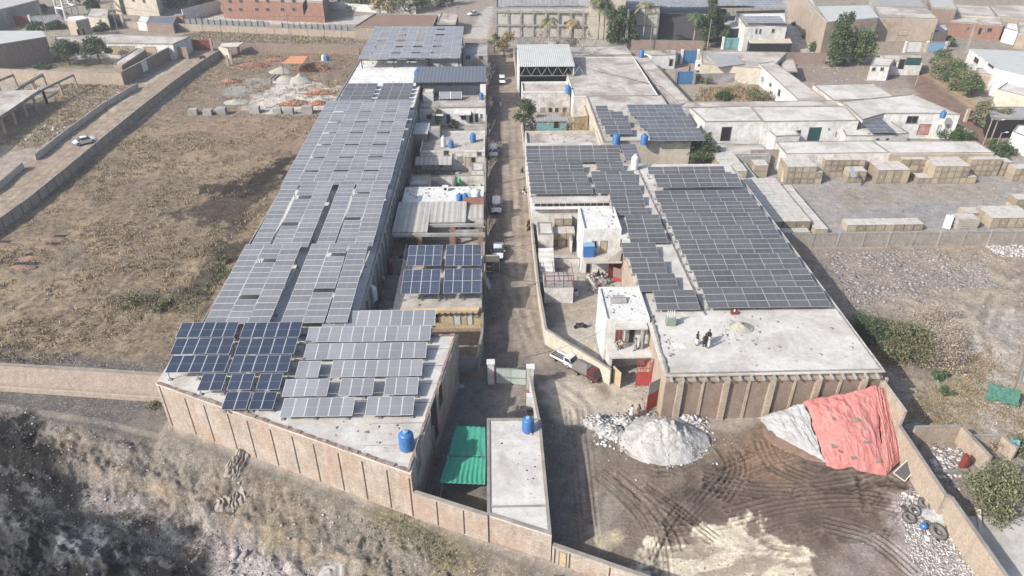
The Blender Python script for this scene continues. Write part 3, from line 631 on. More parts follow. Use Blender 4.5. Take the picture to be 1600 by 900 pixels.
# ------------------------------------------------------------ building helpers
def ray(px, py):
    a = Vector(P(px, py, 0)) - Vector((0, 0, CAMH)); return a.normalized()
def Qp(x, y, z):                                               # point -> photo pixel
    cy, sy = math.cos(-YAW), math.sin(-YAW); x, y = x*cy-y*sy, x*sy+y*cy; z = z-CAMH
    c, s = math.cos(PITCH), math.sin(PITCH); f = y*c-z*s; up = y*s+z*c
    return 800+FPX*x/f, 450-FPX*up/f
def on_wall(A, B, px, py):                                     # photo pixel -> (distance along A-B, height)
    A = Vector((*A, 0)); B = Vector((*B, 0)); t = (B-A).normalized(); n = Vector((t.y, -t.x, 0)); d = ray(px, py); o = Vector((0,0,CAMH))
    k = (A-o).dot(n)/d.dot(n); p = o+d*k; return (p-A).dot(t), p.z
def openings(root, A, B, rects, zmin=0.0):
    """rects: (pixel left, top, right, bottom, kind, material) on the vertical wall A-B (outside to the right of A->B)"""
    Av = Vector((*A, 0)); t = (Vector((*B, 0))-Av).normalized(); n = Vector((t.y, -t.x, 0))
    for (pl, pt, pr, pb, kind, mat) in rects:
        u0, z1 = on_wall(A, B, pl, pt); u1, _ = on_wall(A, B, pr, pt); _, z0 = on_wall(A, B, (pl+pr)/2, pb)
        if u1 < u0: u0, u1 = u1, u0
        z0 = max(z0, zmin)
        if z1-z0 < 0.2 or u1-u0 < 0.1: continue
        opening(root, Av, t, n, u0, u1, z0, z1, kind, mat)
def opening(root, Av, t, n, u0, u1, z0, z1, kind, mat):
    def bx(mb, a0, a1, c0, c1, d0, d1):                        # along, height, depth
        q = [Av+t*a+n*d for a, d in ((a0,d0),(a1,d0),(a1,d1),(a0,d1))]
        mb.prism([(v.x, v.y) for v in q], c0, c1)
    f = MB(); fw = 0.09
    bx(f, u0, u0+fw, z0, z1, -0.02, 0.07); bx(f, u1-fw, u1, z0, z1, -0.02, 0.07); bx(f, u0+fw, u1-fw, z1-fw, z1, -0.02, 0.07)
    if kind == 'window':
        bx(f, u0-0.06, u1+0.06, z0-0.1, z0, -0.02, 0.14); bx(f, (u0+u1)/2-0.03, (u0+u1)/2+0.03, z0, z1-fw, -0.02, 0.05)
    fo = f.build(kind, 'curb' if kind != 'gate' else 'dsteel', root)
    p = MB(); bx(p, u0+fw, u1-fw, z0, z1-fw, -0.01, 0.022)
    if kind == 'gate':
        for i in range(1, 4): bx(p, u0+(u1-u0)*i/4-0.03, u0+(u1-u0)*i/4+0.03, z0, z1-fw, 0.022, 0.05)
    p.build('pane' if kind == 'window' else 'leaf_panel', mat, fo)
def ring(mb, poly, z0, z1, th, m=0):
    n = len(poly); a = sum(poly[i][0]*poly[(i+1)%n][1]-poly[(i+1)%n][0]*poly[i][1] for i in range(n))
    if a < 0: poly = poly[::-1]
    inn = []
    for i in range(n):
        p0 = Vector(poly[i-1]); p1 = Vector(poly[i]); p2 = Vector(poly[(i+1)%n]); d1 = (p1-p0).normalized(); d2 = (p2-p1).normalized()
        n1 = Vector((-d1.y, d1.x)); n2 = Vector((-d2.y, d2.x)); b = (n1+n2); k = th/max(0.35, (1+n1.dot(n2))); inn.append(p1+b*k)
    for i in range(n):
        j = (i+1)%n; mb.prism([tuple(poly[i]), tuple(poly[j]), tuple(inn[j]), tuple(inn[i])], z0, z1, m)
def pbld(name, label, cat, poly, h, wall='greyw', roof='conc', par=0.3, z0=0.0, curb='curb', group=None, lines=0, th=0.22, edge=0.0):
    cx = sum(p[0] for p in poly)/len(poly); cy = sum(p[1] for p in poly)/len(poly)
    r = thing(name, label, cat, (cx, cy, z0), group=group)
    mb = MB(); mb.prism(poly, z0-0.4, h-0.16); mb.build('wall', wall, r)
    mb = MB(); pl = poly
    if edge:
        pl = [(cx+(x-cx)*(1+edge/max(1, abs(x-cx))), cy+(y-cy)*(1+edge/max(1, abs(y-cy)))) for x, y in poly]
    mb.prism(pl, h-0.16, h); mb.build('roof', roof, r)
    if par: mb = MB(); ring(mb, poly, h-0.003, h+par, th); mb.build('parapet', curb, r)
    return r
def rect(x0, x1, y0, y1): return [(x0,y0),(x1,y0),(x1,y1),(x0,y1)]
def wall_run(name, label, cat, pts, h, mat, th=0.24, zb=-0.3, coping='curb', posts=0, postmat=None, ph=0.1, cop=0.06, z0=0.0):
    c = pts[0]; r = thing(name, label, cat, (c[0], c[1], z0)); mb = MB(); cp = MB(); po = MB(); n = 0
    for i in range(len(pts)-1):
        a = Vector((*pts[i], 0)); b = Vector((*pts[i+1], 0)); t = (b-a).normalized(); s = Vector((t.y, -t.x, 0))
        q = [a-s*th/2, b-s*th/2, b+s*th/2, a+s*th/2]; mb.prism([(v.x, v.y) for v in q], z0+zb, z0+h-0.001*i)
        if cop: w2 = th/2+0.04; q = [a-s*w2, b-s*w2, b+s*w2, a+s*w2]; cp.prism([(v.x, v.y) for v in q], z0+h+0.0005-0.001*i, z0+h+cop+0.0013*i)
        if posts:
            L = (b-a).length; k = max(1, round(L/posts))
            for j in range(k+1 if i == len(pts)-2 else k):
                p = a+t*(L*j/k); w3 = th/2+0.09; q = [p-t*.13-s*w3, p+t*.13-s*w3, p+t*.13+s*w3, p-t*.13+s*w3]
                po.prism([(v.x, v.y) for v in q], z0+zb, z0+h+ph)
    mb.build('wall_panel', mat, r)
    if cop: cp.build('coping', coping, r)
    if posts: each(po, 'post', postmat or mat, r)
    return r
# ------------------------------------------------------------ solar arrays
PM = {}
def panel_mesh(w, h, mat):
    k = (round(w, 2), round(h, 2), mat)
    if k not in PM:
        me = bpy.data.meshes.new('solar_panel'); a, b, t = k[0]/2-0.012, k[1]/2-0.012, 0.035
        me.from_pydata([(-a,-b,-t),(a,-b,-t),(a,b,-t),(-a,b,-t),(-a,-b,0),(a,-b,0),(a,b,0),(-a,b,0)], [],
                       [(4,5,6,7),(0,3,2,1),(0,1,5,4),(1,2,6,5),(2,3,7,6),(3,0,4,7)])
        uv = me.uv_layers.new(name='UVMap'); 
        for i, c in enumerate([(0,0),(1,0),(1,1),(0,1)]): uv.data[i].uv = c
        me.materials.append(M[mat]); me.materials.append(M['steel'])
        for i, p in enumerate(me.polygons): p.material_index = 0 if i == 0 else 1
        PM[k] = me
    return PM[k]
NPAN = 0
def table(label, x0, x1, y0, y1, zf, zr, nx, ny, mat, zroof, missing=(), gaps={}, skew=0.0, group=None, shift=0.0, name='solar_array'):
    """rows from the south (front, height zf) to the north (zr); gaps: {row: extra metres before it}"""
    global NPAN
    r = thing(name, label, 'solar array', ((x0+x1)/2, y0, zroof), group=group); off = OFF[r.name]
    G = sum(gaps.values()); L = math.hypot(y1-y0, zr-zf); tilt = math.atan2(zr-zf, y1-y0); w = (x1-x0)/nx; h = (L-G)/ny; v = 0; cy, sy = math.cos(tilt), math.sin(tilt)
    for j in range(ny):
        v += gaps.get(j, 0); vc = v+h/2; v += h
        for i in range(nx):
            if (i, j) in missing: continue
            o = bpy.data.objects.new('solar_panel', panel_mesh(w, h, mat)); C.objects.link(o); o.parent = r
            jx = random.gauss(0, 0.012); yy = y0+vc*cy
            o.location = (x0+w*(i+.5)+jx+skew*(yy-y0)-off.x, yy-off.y+random.gauss(0, 0.012), zf+vc*sy+random.gauss(0, 0.006)-off.z+shift)
            o.rotation_euler = (tilt+random.gauss(0, 0.008), random.gauss(0, 0.005), 0); NPAN += 1
    f = MB(); n = max(2, round((x1-x0)/3)+1)
    for k in range(2):
        yy = y0+(0.18+0.64*k)*(y1-y0); zz = zf+(0.18+0.64*k)*(zr-zf)-0.09
        f.box(x0+skew*(yy-y0), yy-.03, zz-.05, x1+skew*(yy-y0), yy+.03, zz)
        for i in range(n):
            xx = x0+0.15+(x1-x0-0.3)*i/(n-1)+skew*(yy-y0); f.box(xx-.04, yy-.04, zroof-0.05, xx+.04, yy+.04, zz-0.05)
            f.box(xx-.18, yy-.18, zroof-0.05, xx+.18, yy+.18, zroof+0.12)
    fr = f.build('support_frame', 'steel', r)
    return r
# ------------------------------------------------------------ LEFT BLOCK
wp = [(-36.4,59.15), (-8.1,45.85), (-4.65,67.2), (-16.6,67.2), (-36.2,67.2)]
r = pbld('brick_warehouse', 'front warehouse with pale brick wall, dark vertical joints and flat roof carrying tilted solar arrays', 'warehouse', wp, 6.0, 'brick', 'conc', 0.0)
A, B = wp[0], wp[1]; Av = Vector((*A, 0)); t = (Vector((*B, 0))-Av).normalized(); n = Vector((t.y, -t.x, 0)); L = (Vector(B)-Vector(A)).length
mb = MB()
for px, py in ((251,610),(287,617),(322,645),(354,642),(387,662),(423,675),(457,686),(490,697),(526,697),(564,711),(603,726),(641,741)):
    u, _ = on_wall(A, B, px, py); u = min(max(u, 0.4), L-0.25); q = [Av+t*(u-.07)-n*.05, Av+t*(u+.07)-n*.05, Av+t*(u+.07)+n*.03, Av+t*(u-.07)+n*.03]
    mb.prism([(v.x, v.y) for v in q], 0.15, 5.3 if px > 260 else 5.9)
each(mb, 'wall_joint', 'join', r)
mb = MB()                                                      # uneven brick kerb round the roof
def kerb(mb, a, b, z, w=0.35, hh=0.22, step=0.5):
    a = Vector((*a, z)); b = Vector((*b, z)); d = (b-a); k = max(1, int(d.length/step))
    for i in range(k):
        z1 = hh*random.uniform(0.3, 1.0); p = a+d*i/k; q = a+d*(i+1)/k; mb.bar(p+Vector((0,0,z1/2)), q+Vector((0,0,z1/2)), w*random.uniform(.7, 1), z1)
kerb(mb, (-36.2,59.25), (-8.3,46.15), 6.0); kerb(mb, (-8.35,46.2), (-4.95,67.0), 6.0, .3, .3); kerb(mb, (-5,67), (-9.5,67), 6.0, .3, .3)
mb.build('parapet', 'brickb', r)
mb = MB()
for k in range(6): yy = 49.5+k*3.0; x = -8.1+(yy-45.85)*0.1616; mb.box(x-5.5, yy-.06, 5.999, x-0.3, yy+.06, 6.035)
each(mb, 'roof_joint', 'concg', r)
A2, B2 = wp[1], wp[2]
openings(r, A2, B2, [(671,640,682,703,'door','dark'), (648,700,655,745,'door','greyw'), (684,608,690,640,'door','dark')])
mb = MB(); mb.box(-7.4, 53.5, 0.05, -6.6, 53.65, 4.6); mb.build('door_leaf', 'greyw', r)
# boundary wall in front of the compound, lower, running on past the small room
def jointed(name, label, a, b, h, pxs, zb=-0.6, mat='brick'):
    r = wall_run(name, label, 'boundary wall', [a, b], h, mat, 0.3, zb); Av = Vector((*a, 0)); t = (Vector((*b, 0))-Av).normalized(); n = Vector((t.y, -t.x, 0)); mb = MB(); L = (Vector(b)-Vector(a)).length
    for px, py in pxs:
        u, _ = on_wall(a, b, px, py); u = min(max(u, .2), L-.2); q = [Av+t*(u-.06)-n*.1, Av+t*(u+.06)-n*.1, Av+t*(u+.06)+n*.18, Av+t*(u-.06)+n*.18]; mb.prism([(v.x, v.y) for v in q], 0.1, h-0.25)
    each(mb, 'wall_joint', 'join', r); return r
jointed('boundary_wall', 'pale brick boundary wall with dark joints below the green cloth, between front warehouse and small room', (-8.05,45.95), (-1.1,43.05), 3.55, ((683,780),(725,795)))
r = jointed('boundary_wall', 'low brick boundary wall at the bottom edge with a small wooden door', (4.6,40.75), (14.5,36.3), 2.3, ((868,860),(891,870),(954,885)))
openings(r, (4.6,40.75-.16), (14.5,36.3-.16), [(873,860,886,885,'door','wood')], -0.4)
# retaining wall below the dry field
r = thing('retaining_wall', 'long sloping cobbled retaining wall between the dry field and the dark river bank', 'retaining wall', (-37, 67.5, 0)); mb = MB(); pts_ = [(-36.6,67.45),(-48,68.9),(-62,70.5),(-90,72.4),(-120,74.0)]; pr = [(0,.25),(-.45,.25),(-2.3,-1.95),(-2.3,-3.2),(0,-3.2)]
for i in range(len(pts_)-1):
    (ax, ay), (bx_, by) = pts_[i], pts_[i+1]; vs_ = [(ax,ay+dy,z) for dy, z in pr]+[(bx_,by+dy,z) for dy, z in pr]; mb.add(vs_, [(k,k+5,(k+1)%5+5,(k+1)%5) for k in range(5)]+[(4,3,2,1,0),(5,6,7,8,9)])
mb.build('cobbled_face','cobble',r); mb = MB()
for i in range(len(pts_)-1): mb.bar((pts_[i][0],pts_[i][1]-.1,.3),(pts_[i+1][0],pts_[i+1][1]-.1,.3),.35,.12)
mb.build('coping','curb',r)
wall_run('ledge_wall', 'thin pale kerb running along the foot of the cobbled retaining wall', 'kerb', [(-37.2,64.9),(-62,68.0),(-90,69.9),(-120,71.5)], -1.85, 'brickt', 0.25, -1.2)
# long warehouse
r = pbld('long_warehouse', 'long grey flat-roofed warehouse almost covered by grey solar panels, west of the street', 'warehouse', rect(-35.3,-16.6,67.25,148.6), 6.0, 'greyw', 'concw', 0.25)
mb = MB()
for k in range(27): mb.box(-16.6, 69+k*3, 0, -16.25, 69.35+k*3, 5.8)
each(mb, 'pilaster', 'greyw', r)
r = pbld('long_warehouse', 'white-roofed warehouse section with two blocks of dark panels, behind the long panel roof', 'warehouse', rect(-34.9,-17.2,148.65,187), 6.2, 'greyw', 'concw', 0.2)
r = pbld('canopy_building', 'open-fronted shed under the big grey panel canopy at the far left end of the street', 'shed', rect(-33.2,-17.5,189,208), 5.0, 'dark', 'concg', 0.0)
pbld('white_room', 'low white room under the right end of the far panel canopy', 'building', rect(-17.4,-8.6,187,207), 5.6, 'white', 'asb', 0.1)
# front-left arrays
GA = 'solar arrays on the left warehouse roofs'
def pxrow(label, pl, pr, pt, pb, n, mat, zf=6.75, zr=7.15, missing=(), ny=1):
    x0, y0, _ = P(pl[0], pl[1], zf); x1 = P(pr[0], pb, zf)[0]; tl = P(pl[0], pt, zr)[1]
    x0t = P(pl[2], pt, zr)[0]
    return table(label, x0, x1, P((pl[0]+pr[0])/2, pb, zf)[1], tl, zf, zr, n, ny, mat, 6.0, missing, skew=0.0, group=GA)
rows = [((503,485),(679,510),10,(),'topmost row of pale grey portrait panels reaching over the yellow house yard'),
        ((477,510),(672,534),11,(),'second row from the back of pale grey portrait panels on the front warehouse'),
        ((473,535.5),(665,561),10,(),'third row from the back of pale grey portrait panels on the front warehouse'),
        ((461,562.5),(658.5,589),11,(2,),'fourth row from the back of pale grey portrait panels, one panel gap near its left'),
        ((440,590.5),(652,618),12,(4,8),'fifth row from the back of pale grey portrait panels with two narrow gaps'),
        ((437,620),(645,650),11,(6,),'front row of pale grey portrait panels above the bare roof by the blue tank')]
for (pl, pt), (pr, pb), n, ms, lb in rows:
    zf, zr = 6.7, 7.1; y0 = P(550, pb, zf)[1]; y1 = P(550, pt, zr)[1]
    x0 = P(pl, pb, zf)[0]; x1 = P(pr, pb, zf)[0]
    table(lb, x0, x1, y0, y1-0.04, zf, zr, n, 1, 'pvgreyp', 6.0, {(m, 0) for m in ms}, group=GA)
def bl(label, pl, pr, pt, pb, n, mat, zf, zr, ny=1, missing=()):
    y0 = P((pl+pr)/2, pb, zf)[1]; y1 = P((pl+pr)/2, pt, zr)[1]
    table(label, P(pl, pb, zf)[0], P(pr, pb, zf)[0], y0, y1, zf, zr, n, ny, mat, 6.0, missing, group='clean navy arrays at the front left corner')
bl('left navy array, back row of five clean panels overhanging the roof edge', 274, 365, 503.5, 527, 5, 'pvnavy', 7.3, 7.7)
bl('left navy array, middle row of five clean panels overhanging the roof edge', 265, 357, 528.5, 553.5, 5, 'pvnavy', 7.3, 7.7)
bl('left navy array, front row of five clean panels overhanging the roof edge', 257, 350, 555, 582, 5, 'pvnavy', 7.3, 7.7)
bl('right navy array, back row of five clean panels beside the pale grey arrays', 374, 467, 503.5, 527, 5, 'pvnavy', 7.3, 7.7)
bl('right navy array, middle row of five clean panels beside the pale grey arrays', 366, 459, 528.5, 553.5, 5, 'pvnavy', 7.3, 7.7)
bl('right navy array, front row of five clean panels beside the pale grey arrays', 356, 449, 555, 581.5, 5, 'pvnavy', 7.3, 7.7)
bl('pair of navy panels alone below the left navy array', 307, 346, 583.5, 610, 2, 'pvnavy', 6.9, 7.3)
bl('pair of navy panels below the right navy array, one of them dusty', 354, 391, 583.5, 609, 2, 'pvnavy', 6.9, 7.3)
bl('pair of navy panels beside the pale grey arrays, one badly soiled', 399, 436, 583.5, 609, 2, 'pvnavy', 6.9, 7.3)
bl('pair of navy panels at the roof edge, front left', 345, 384, 612, 640, 2, 'pvnavy', 6.6, 7.0)
bl('pair of navy panels at the roof edge, front right', 388, 426, 612, 640, 2, 'pvnavy', 6.6, 7.0)
# long roof: three blocks of long panel columns
ORD = ['first', 'second', 'third', 'fourth', 'fifth', 'sixth', 'seventh', 'eighth', 'ninth', 'tenth', 'eleventh', 'twelfth', 'thirteenth', 'fourteenth', 'fifteenth', 'sixteenth']
def column_block(xs, wcol, y0, y1, z0, z1, ny, block, gaplist, missing=()):
    for i, x in enumerate(xs):
        table('%s panel column from the left in the %s block of the long left roof' % (ORD[i], block), x, x+wcol, y0, y1, z0, z1, 1, ny, 'pvgrey', 6.0, {(0, j) for j in missing[i]} if missing else (), gaplist.get(i, {}), group='long panel columns on the left roof')
column_block([-34.3,-31.75,-29.2,-25.35,-22.8,-20.1], 2.52, 68.4, 86.1, 7.15, 7.95, 13, 'front', {1:{4:1.0,10:.9}, 4:{5:.9,11:.9}})
column_block([-34.1,-31.2,-28.65,-25.1,-22.3,-19.75], 2.52, 86.6, 106.8, 7.15, 8.05, 15, 'middle', {1:{5:1.1,11:1.2}, 4:{6:.9,12:.7}})
column_block([-35.0+2.53*i for i in range(7)], 2.51, 107.4, 147.2, 7.2, 8.5, 29, 'rear', {1:{4:.6,8:.6,12:.6,16:.6,20:.6,24:.6}, 3:{4:.6,8:.6,12:.6,16:.6,20:.6,24:.6}, 5:{4:.6,8:.6,12:.6,16:.6,20:.6,24:.6}})
for k in range(5):
    yb = 150.0+k*3.05
    for s, (xa, xb) in enumerate(((-33.9,-26.9),(-25.7,-18.7))):
        table('%s row from the front, %s group of three dark panels on the white roof' % (ORD[k], ('left', 'right')[s]), xa, xb, yb, yb+2.1, 6.7, 7.1, 3, 1, 'pvdark', 6.2, group='dark panel rows on the white roof')
for k in range(5):
    x0 = -33.5+k*5.0
    table('%s strip from the left of the big far panel canopy at the street end' % ORD[k], x0, x0+4.98, 178.9, 209.4, 8.9, 9.9, 2, 22, 'pvgrey', 6.2, {(1, 3), (1, 7), (1, 11), (1, 15), (1, 19)} if k < 4 else (), group='strips of the far panel canopy')
r = thing('roof_frame', 'grey steel frame carrying the far panel canopy above the white roof', 'steel frame', (-21, 180, 6.2)); mb = MB()
for x in (-33, -25, -17, -9): mb.box(x-.12, 180, 5, x+.12, 180.24, 8.8); mb.box(x-.12, 207.5, 0, x+.12, 207.8, 9.6); mb.bar((x, 180.1, 8.7), (x, 207.6, 9.6), .15, .2)
each(mb, 'post', 'dsteel', r)
# inner properties between the long warehouse and the street
GH = 'houses along the west side of the street'
r = pbld('yellow_house', 'low yellow house with scalloped awning under four blue solar arrays', 'house', rect(-13.6,-2.1,76.9,89.5), 3.3, 'yellow', 'concd', 0.0, edge=0.0)
mb = MB(); mb.box(-14.0, 76.3, 3.08, -2.4, 76.9, 3.3); kk = 16
for i in range(kk):
    xa = -14.0+i*11.5/kk; w = 11.5/kk; pts = [(xa, 3.3), (xa, 3.05)]+[(xa+w*(j+1)/6, 3.05-0.28*math.sin(math.pi*(j+1)/6)) for j in range(5)]+[(xa+w, 3.05), (xa+w, 3.3)]
    n_ = len(pts); mb.add([(x, 76.3, z) for x, z in pts]+[(x, 76.2, z) for x, z in pts], [tuple(range(n_)), tuple(range(n_, 2*n_))[::-1]]+[(j, n_+j, n_+(j+1)%n_, (j+1)%n_) for j in range(n_)])
mb.build('awning', 'yellow', r)
openings(r, (-13.6,76.9), (-2.1,76.9), [(679,486,686,504,'door','dark'), (707,484,719,507,'door','wplast'), (728,484,738,507,'door','wplast'), (741,483,748,494,'window','white')])
for i, (pl, pr, pt, pb, lb) in enumerate(((635,689,383,415,'back left'),(695,752,382,415,'back right'),(626,686,421,459,'front left'),(692,752,420,458,'front right'))):
    zf, zr = 4.9, 5.7
    table('%s of four blue-celled solar arrays above the yellow house' % lb, P(pl, pb, zf)[0], P(pr, pb, zf)[0], P((pl+pr)/2, pb, zf)[1], P((pl+pr)/2, pt, zr)[1], zf, zr, 4, 2, 'pvblue', 3.3, group='blue arrays above the yellow house')
r = wall_run('yard_wall', 'bent grey compound wall with cement top beside the pale green gate', 'wall', [(-4.65,67.3),(-2.6,67.0),(-2.0,72),(-2.0,76.9)], 2.6, 'greyw', 0.25)
# beams and open bays behind the blue arrays
r = pbld('cement_sheet_house', 'house with sloping cement sheet roof over open bays between brick pillars', 'house', rect(-14.5,-2.1,101.5,106.5), 3.8, 'whited', 'asb', 0.0)
openings(r, (-14.5,101.5), (-2.1,101.5), [(665,344,677,356,'door','dark'), (719,345,729,358,'door','bluegate'), (733,345,741,358,'door','dark'), (711,351,716,358,'door','dark')])
mb = MB(); ysb = 96.3
for (y, z) in ((96.3, 3.9), (99.4, 3.9)): mb.box(-16, y-.22, z-.45, -2.1, y+.22, z)
each(mb, 'beam', 'concg', r)
mb = MB()
for y in (96.3, 99.4):
    for x in (-11.8, -6.9, -2.5): mb.box(x-.35, y-.2, 0, x+.35, y+.2, 3.44)
each(mb, 'pillar', 'brickr', r)
mb = MB()
def slab(mb, x0, x1, y0, y1, z0, z1, th=0.14):
    mb.add([(x0,y0,z0-th),(x1,y0,z0-th),(x1,y1,z1-th),(x0,y1,z1-th),(x0,y0,z0),(x1,y0,z0),(x1,y1,z1),(x0,y1,z1)], [(0,3,2,1),(4,5,6,7),(0,1,5,4),(1,2,6,5),(2,3,7,6),(3,0,4,7)])
for i in range(8):
    xa = -16.0+i*1.08; slab(mb, xa, xa+1.04, 96.8 if i < 5 else 100.0, 106.6, 3.95, 4.35)
for i in range(2): slab(mb, -7.4+i*1.3, -6.15+i*1.3, 100.0, 106.6, 3.95, 4.35)
each(mb, 'roof_slab', 'asb', r)
mb = MB(); mb.box(-5.4, 106.55, 0, -2.05, 106.8, 5.0); mb.build('gable_wall', 'brickr', r)
pbld('lime_roof_house', 'house with bright lime-washed roof holding blue and white tanks with green covers', 'house', rect(-15.6,-2.1,107,113), 4.0, 'whited', 'concw', 0.12, curb='concw')
# messy courtyard and peeling white house
r = pbld('peeling_house', 'peeling white house with dark doorways, cracked roof and three water tanks', 'house', rect(-14.6,-2.1,130,141), 3.6, 'whited', 'concd', 0.35, curb='whited')
openings(r, (-14.6,130), (-2.1,130), [(649,245,658,253,'window','dark'), (672,245,683,253,'window','dark'), (686,245,692,261,'door','dark'), (714,244,723,253,'window','greyw'), (726,245,735,260,'door','wood'), (736,245,743,260,'door','dark'), (693,235,701,242,'window','glass'), (745,237,752,243,'window','dark'), (640,240,645,243,'window','dark'), (706,240,710,243,'window','dark')])
mb = MB(); slab(mb, -15.4, -8.4, 127.0, 129.9, 2.4, 2.9); each(mb, 'porch_roof', 'asb', r); mb = MB()
for x in (-15.2, -11.8, -8.6): mb.box(x-.06, 127.1, 0, x+.06, 127.2, 2.3)
each(mb, 'post', 'dsteel', r)
wall_run('yard_wall', 'crumbling grey yard wall in front of the peeling white house', 'wall', [(-15.8,122.5),(-2.2,122.8)], 1.9, 'whited', 0.22)
wall_run('yard_wall', 'short grey cross wall in the cluttered yard behind the lime-washed roof', 'wall', [(-7.8,113.2),(-7.8,122.4)], 2.0, 'greyw', 0.22)
wall_run('yard_wall', 'low brown brick wall between peeling house roof and white villa yard', 'wall', [(-15.5,142.2),(-2.1,142.2)], 2.4, 'brickb', 0.24)
pbld('metal_roof_room', 'small brick room with pale metal roof beside the long warehouse', 'building', rect(-16.3,-13.6,136,142), 5.3, 'brickb', 'msheet', 0.0, edge=.15)
r = pbld('white_villa', 'white single-storey villa with porch, dark windows and a pair of roof panels', 'house', rect(-16.9,-2.1,155.5,164), 4.0, 'white', 'concd', 0.25)
openings(r, (-16.9,155.5), (-2.1,155.5), [(666,179,674,186,'window','dark'), (697,178,703,193,'door','dark'), (720,178,728,186,'window','glass'), (733,178,739,192,'door','dark'), (742,177,747,191,'door','dark'), (750,178,754,184,'window','glass')])
mb = MB(); mb.box(-9.2, 153.4, 3.0, -5.4, 155.5, 3.2); mb.box(-14, 153.4, 2.9, -11.5, 155.5, 3.05); each(mb, 'porch_roof', 'white', r)
table('pair of small grey panels on the white villa roof', -12.8, -7.6, 160.5, 162.3, 4.5, 5.6, 2, 1, 'pvgreyp', 4.0, group=None)
mb = MB(); r = thing('navy_shed', 'tall navy metal-clad shed with slate grey roof behind the white villa', 'shed', (-10,167,0))
mb.box(-18.2, 164.3, 0, -2.2, 173, 7.4); mb.build('wall', 'navy', r); mb = MB(); slab(mb, -18.7, -2.0, 163.6, 173.5, 7.5, 8.3, .2); mb.build('roof', 'navyr', r)
mb = MB(); mb.box(-3.4, 163.9, 0, -2.1, 164.28, 6.8); each(mb, 'pilaster', 'white', r)
r = pbld('grey_house', 'small two-storey grey house beside the navy shed', 'house', rect(-8.2,-1.8,190,204), 6.2, 'greyw', 'concg', 0.4)
openings(r, (-8.2,190), (-1.8,190), [(727,86,735,93,'window','dark'), (748,87,755,93,'window','dark')])
wall_run('street_wall', 'whitish street wall with stained top along the west side of the street', 'wall', [(-2.0,90),(-2.0,101.4)], 2.4, 'whited', 0.24)
wall_run('street_wall', 'stained street wall before the white villa, west side of the street', 'wall', [(-2.0,113.1),(-2.0,129.9)], 2.4, 'whited', 0.24)
wall_run('street_wall', 'white gate wall in front of the villa garden, west side of the street', 'wall', [(-2.0,141.2),(-2.0,155.3)], 2.4, 'white', 0.24)
wall_run('street_wall', 'dark brick street wall beyond the navy shed', 'wall', [(-2.0,173.5),(-2.0,189.8)], 2.4, 'brickb', 0.24)
# front compound: small room, gate, pillars, shade cloth
sp = [(-1.2,43.1),(4.45,40.75),(4.35,55.5),(-1.3,55.6)]
r = pbld('flat_roof_room', 'small flat-roofed room with cement edge beside the green shade cloth', 'building', sp, 3.5, 'brick', 'conc', 0.0)
mb = MB(); ring(mb, sp, 3.498, 3.62, .3); mb.box(-1.0, 43.9, 3.499, 4.2, 44.1, 3.58); mb.build('roof_edge', 'curb', r)
wall_run('side_wall', 'thin white-topped wall between the compound and the street', 'wall', [(4.3,55.7),(3.7,64.0)], 2.3, 'whited', 0.22)
for x, y, lb in ((-0.9,65.6,'left whitewashed pillar of the pale green gate'), (3.7,64.6,'right whitewashed pillar of the pale green gate')):
    r = thing('gate_pillar', lb, 'pillar', (x,y,0)); mb = MB(); mb.box(x-.4,y-.35,-.2,x+.4,y+.35,3.1); mb.build('shaft','whited',r); mb = MB(); mb.box(x-.48,y-.43,3.1,x+.48,y+.43,3.25); mb.build('cap','white',r)
r = thing('compound_gate', 'pale green double gate with red post and pointed bars', 'gate', (1.4,65.2,0))
for a, b in (((-.25,65.4),(1.45,65.3)), ((1.5,65.3),(3.2,64.95))):
    mb = MB(); mb.bar((*a,1.25),(*b,1.25),.06,2.3); mb.build('gate_leaf','palegate',r)
mb = MB()
for i in range(20): xx = -.2+i*.178; mb.box(xx-.02, 65.25-.02*i*.9, 2.4, xx+.02, 65.29-.02*i*.9, 2.62)
mb.bar((-.25,65.28,1.2),(3.2,64.86,1.2),.05,.08); mb.build('gate_bar','steel',r); mb = MB(); mb.box(-.42,65.35,0,-.3,65.5,2.9); each(mb, 'post', 'redgate', r)
def cloth(name, label, corners, mat, n=28, m=20, amp=0.12, sag=0.25, cat='cloth', freq=9, th=0.02):
    a, b, c, d = [Vector(v) for v in corners]; vs = []; fs = []
    for j in range(m+1):
        for i in range(n+1):
            u, v = i/n, j/m; p = (a*(1-u)+b*u)*(1-v)+(d*(1-u)+c*u)*v
            z = amp*math.sin(u*freq*6.28+v*2+math.sin(v*5))*(.4+.6*abs(math.sin(v*3.1+.4)))-sag*math.sin(math.pi*u)*math.sin(math.pi*v)*1.0; p = p+Vector((0, 0, z)); vs.append(p)
    for j in range(m):
        for i in range(n): k = j*(n+1)+i; fs.append((k, k+1, k+n+2, k+n+1))
    mb = MB(); mb.add(vs, fs); o = mb.build(name, mat, None, True, base=tuple(a)); s = o.modifiers.new('thick', 'SOLIDIFY'); s.thickness = th; tag(o, label, cat); return o
g1 = P(713,665,3.0); g2 = P(758,667,3.3); g3 = P(759,713,3.3); g4 = P(700,712,2.9)
cloth('shade_cloth', 'far half of the bright green shade cloth hung beside the small room', [g4,g3,g2,g1], 'tarpgreen', 60, 30, .05, .4, freq=5)
g5 = P(758,757,3.2); g6 = P(687,754,2.7)
cloth('shade_cloth', 'near half of the bright green shade cloth, more pleated, above the dark floor', [g6,g5,(g3[0],g3[1]-.08,g3[2]),(g4[0],g4[1]-.08,g4[2])], 'tarpgreen', 80, 24, .055, .25, freq=9)
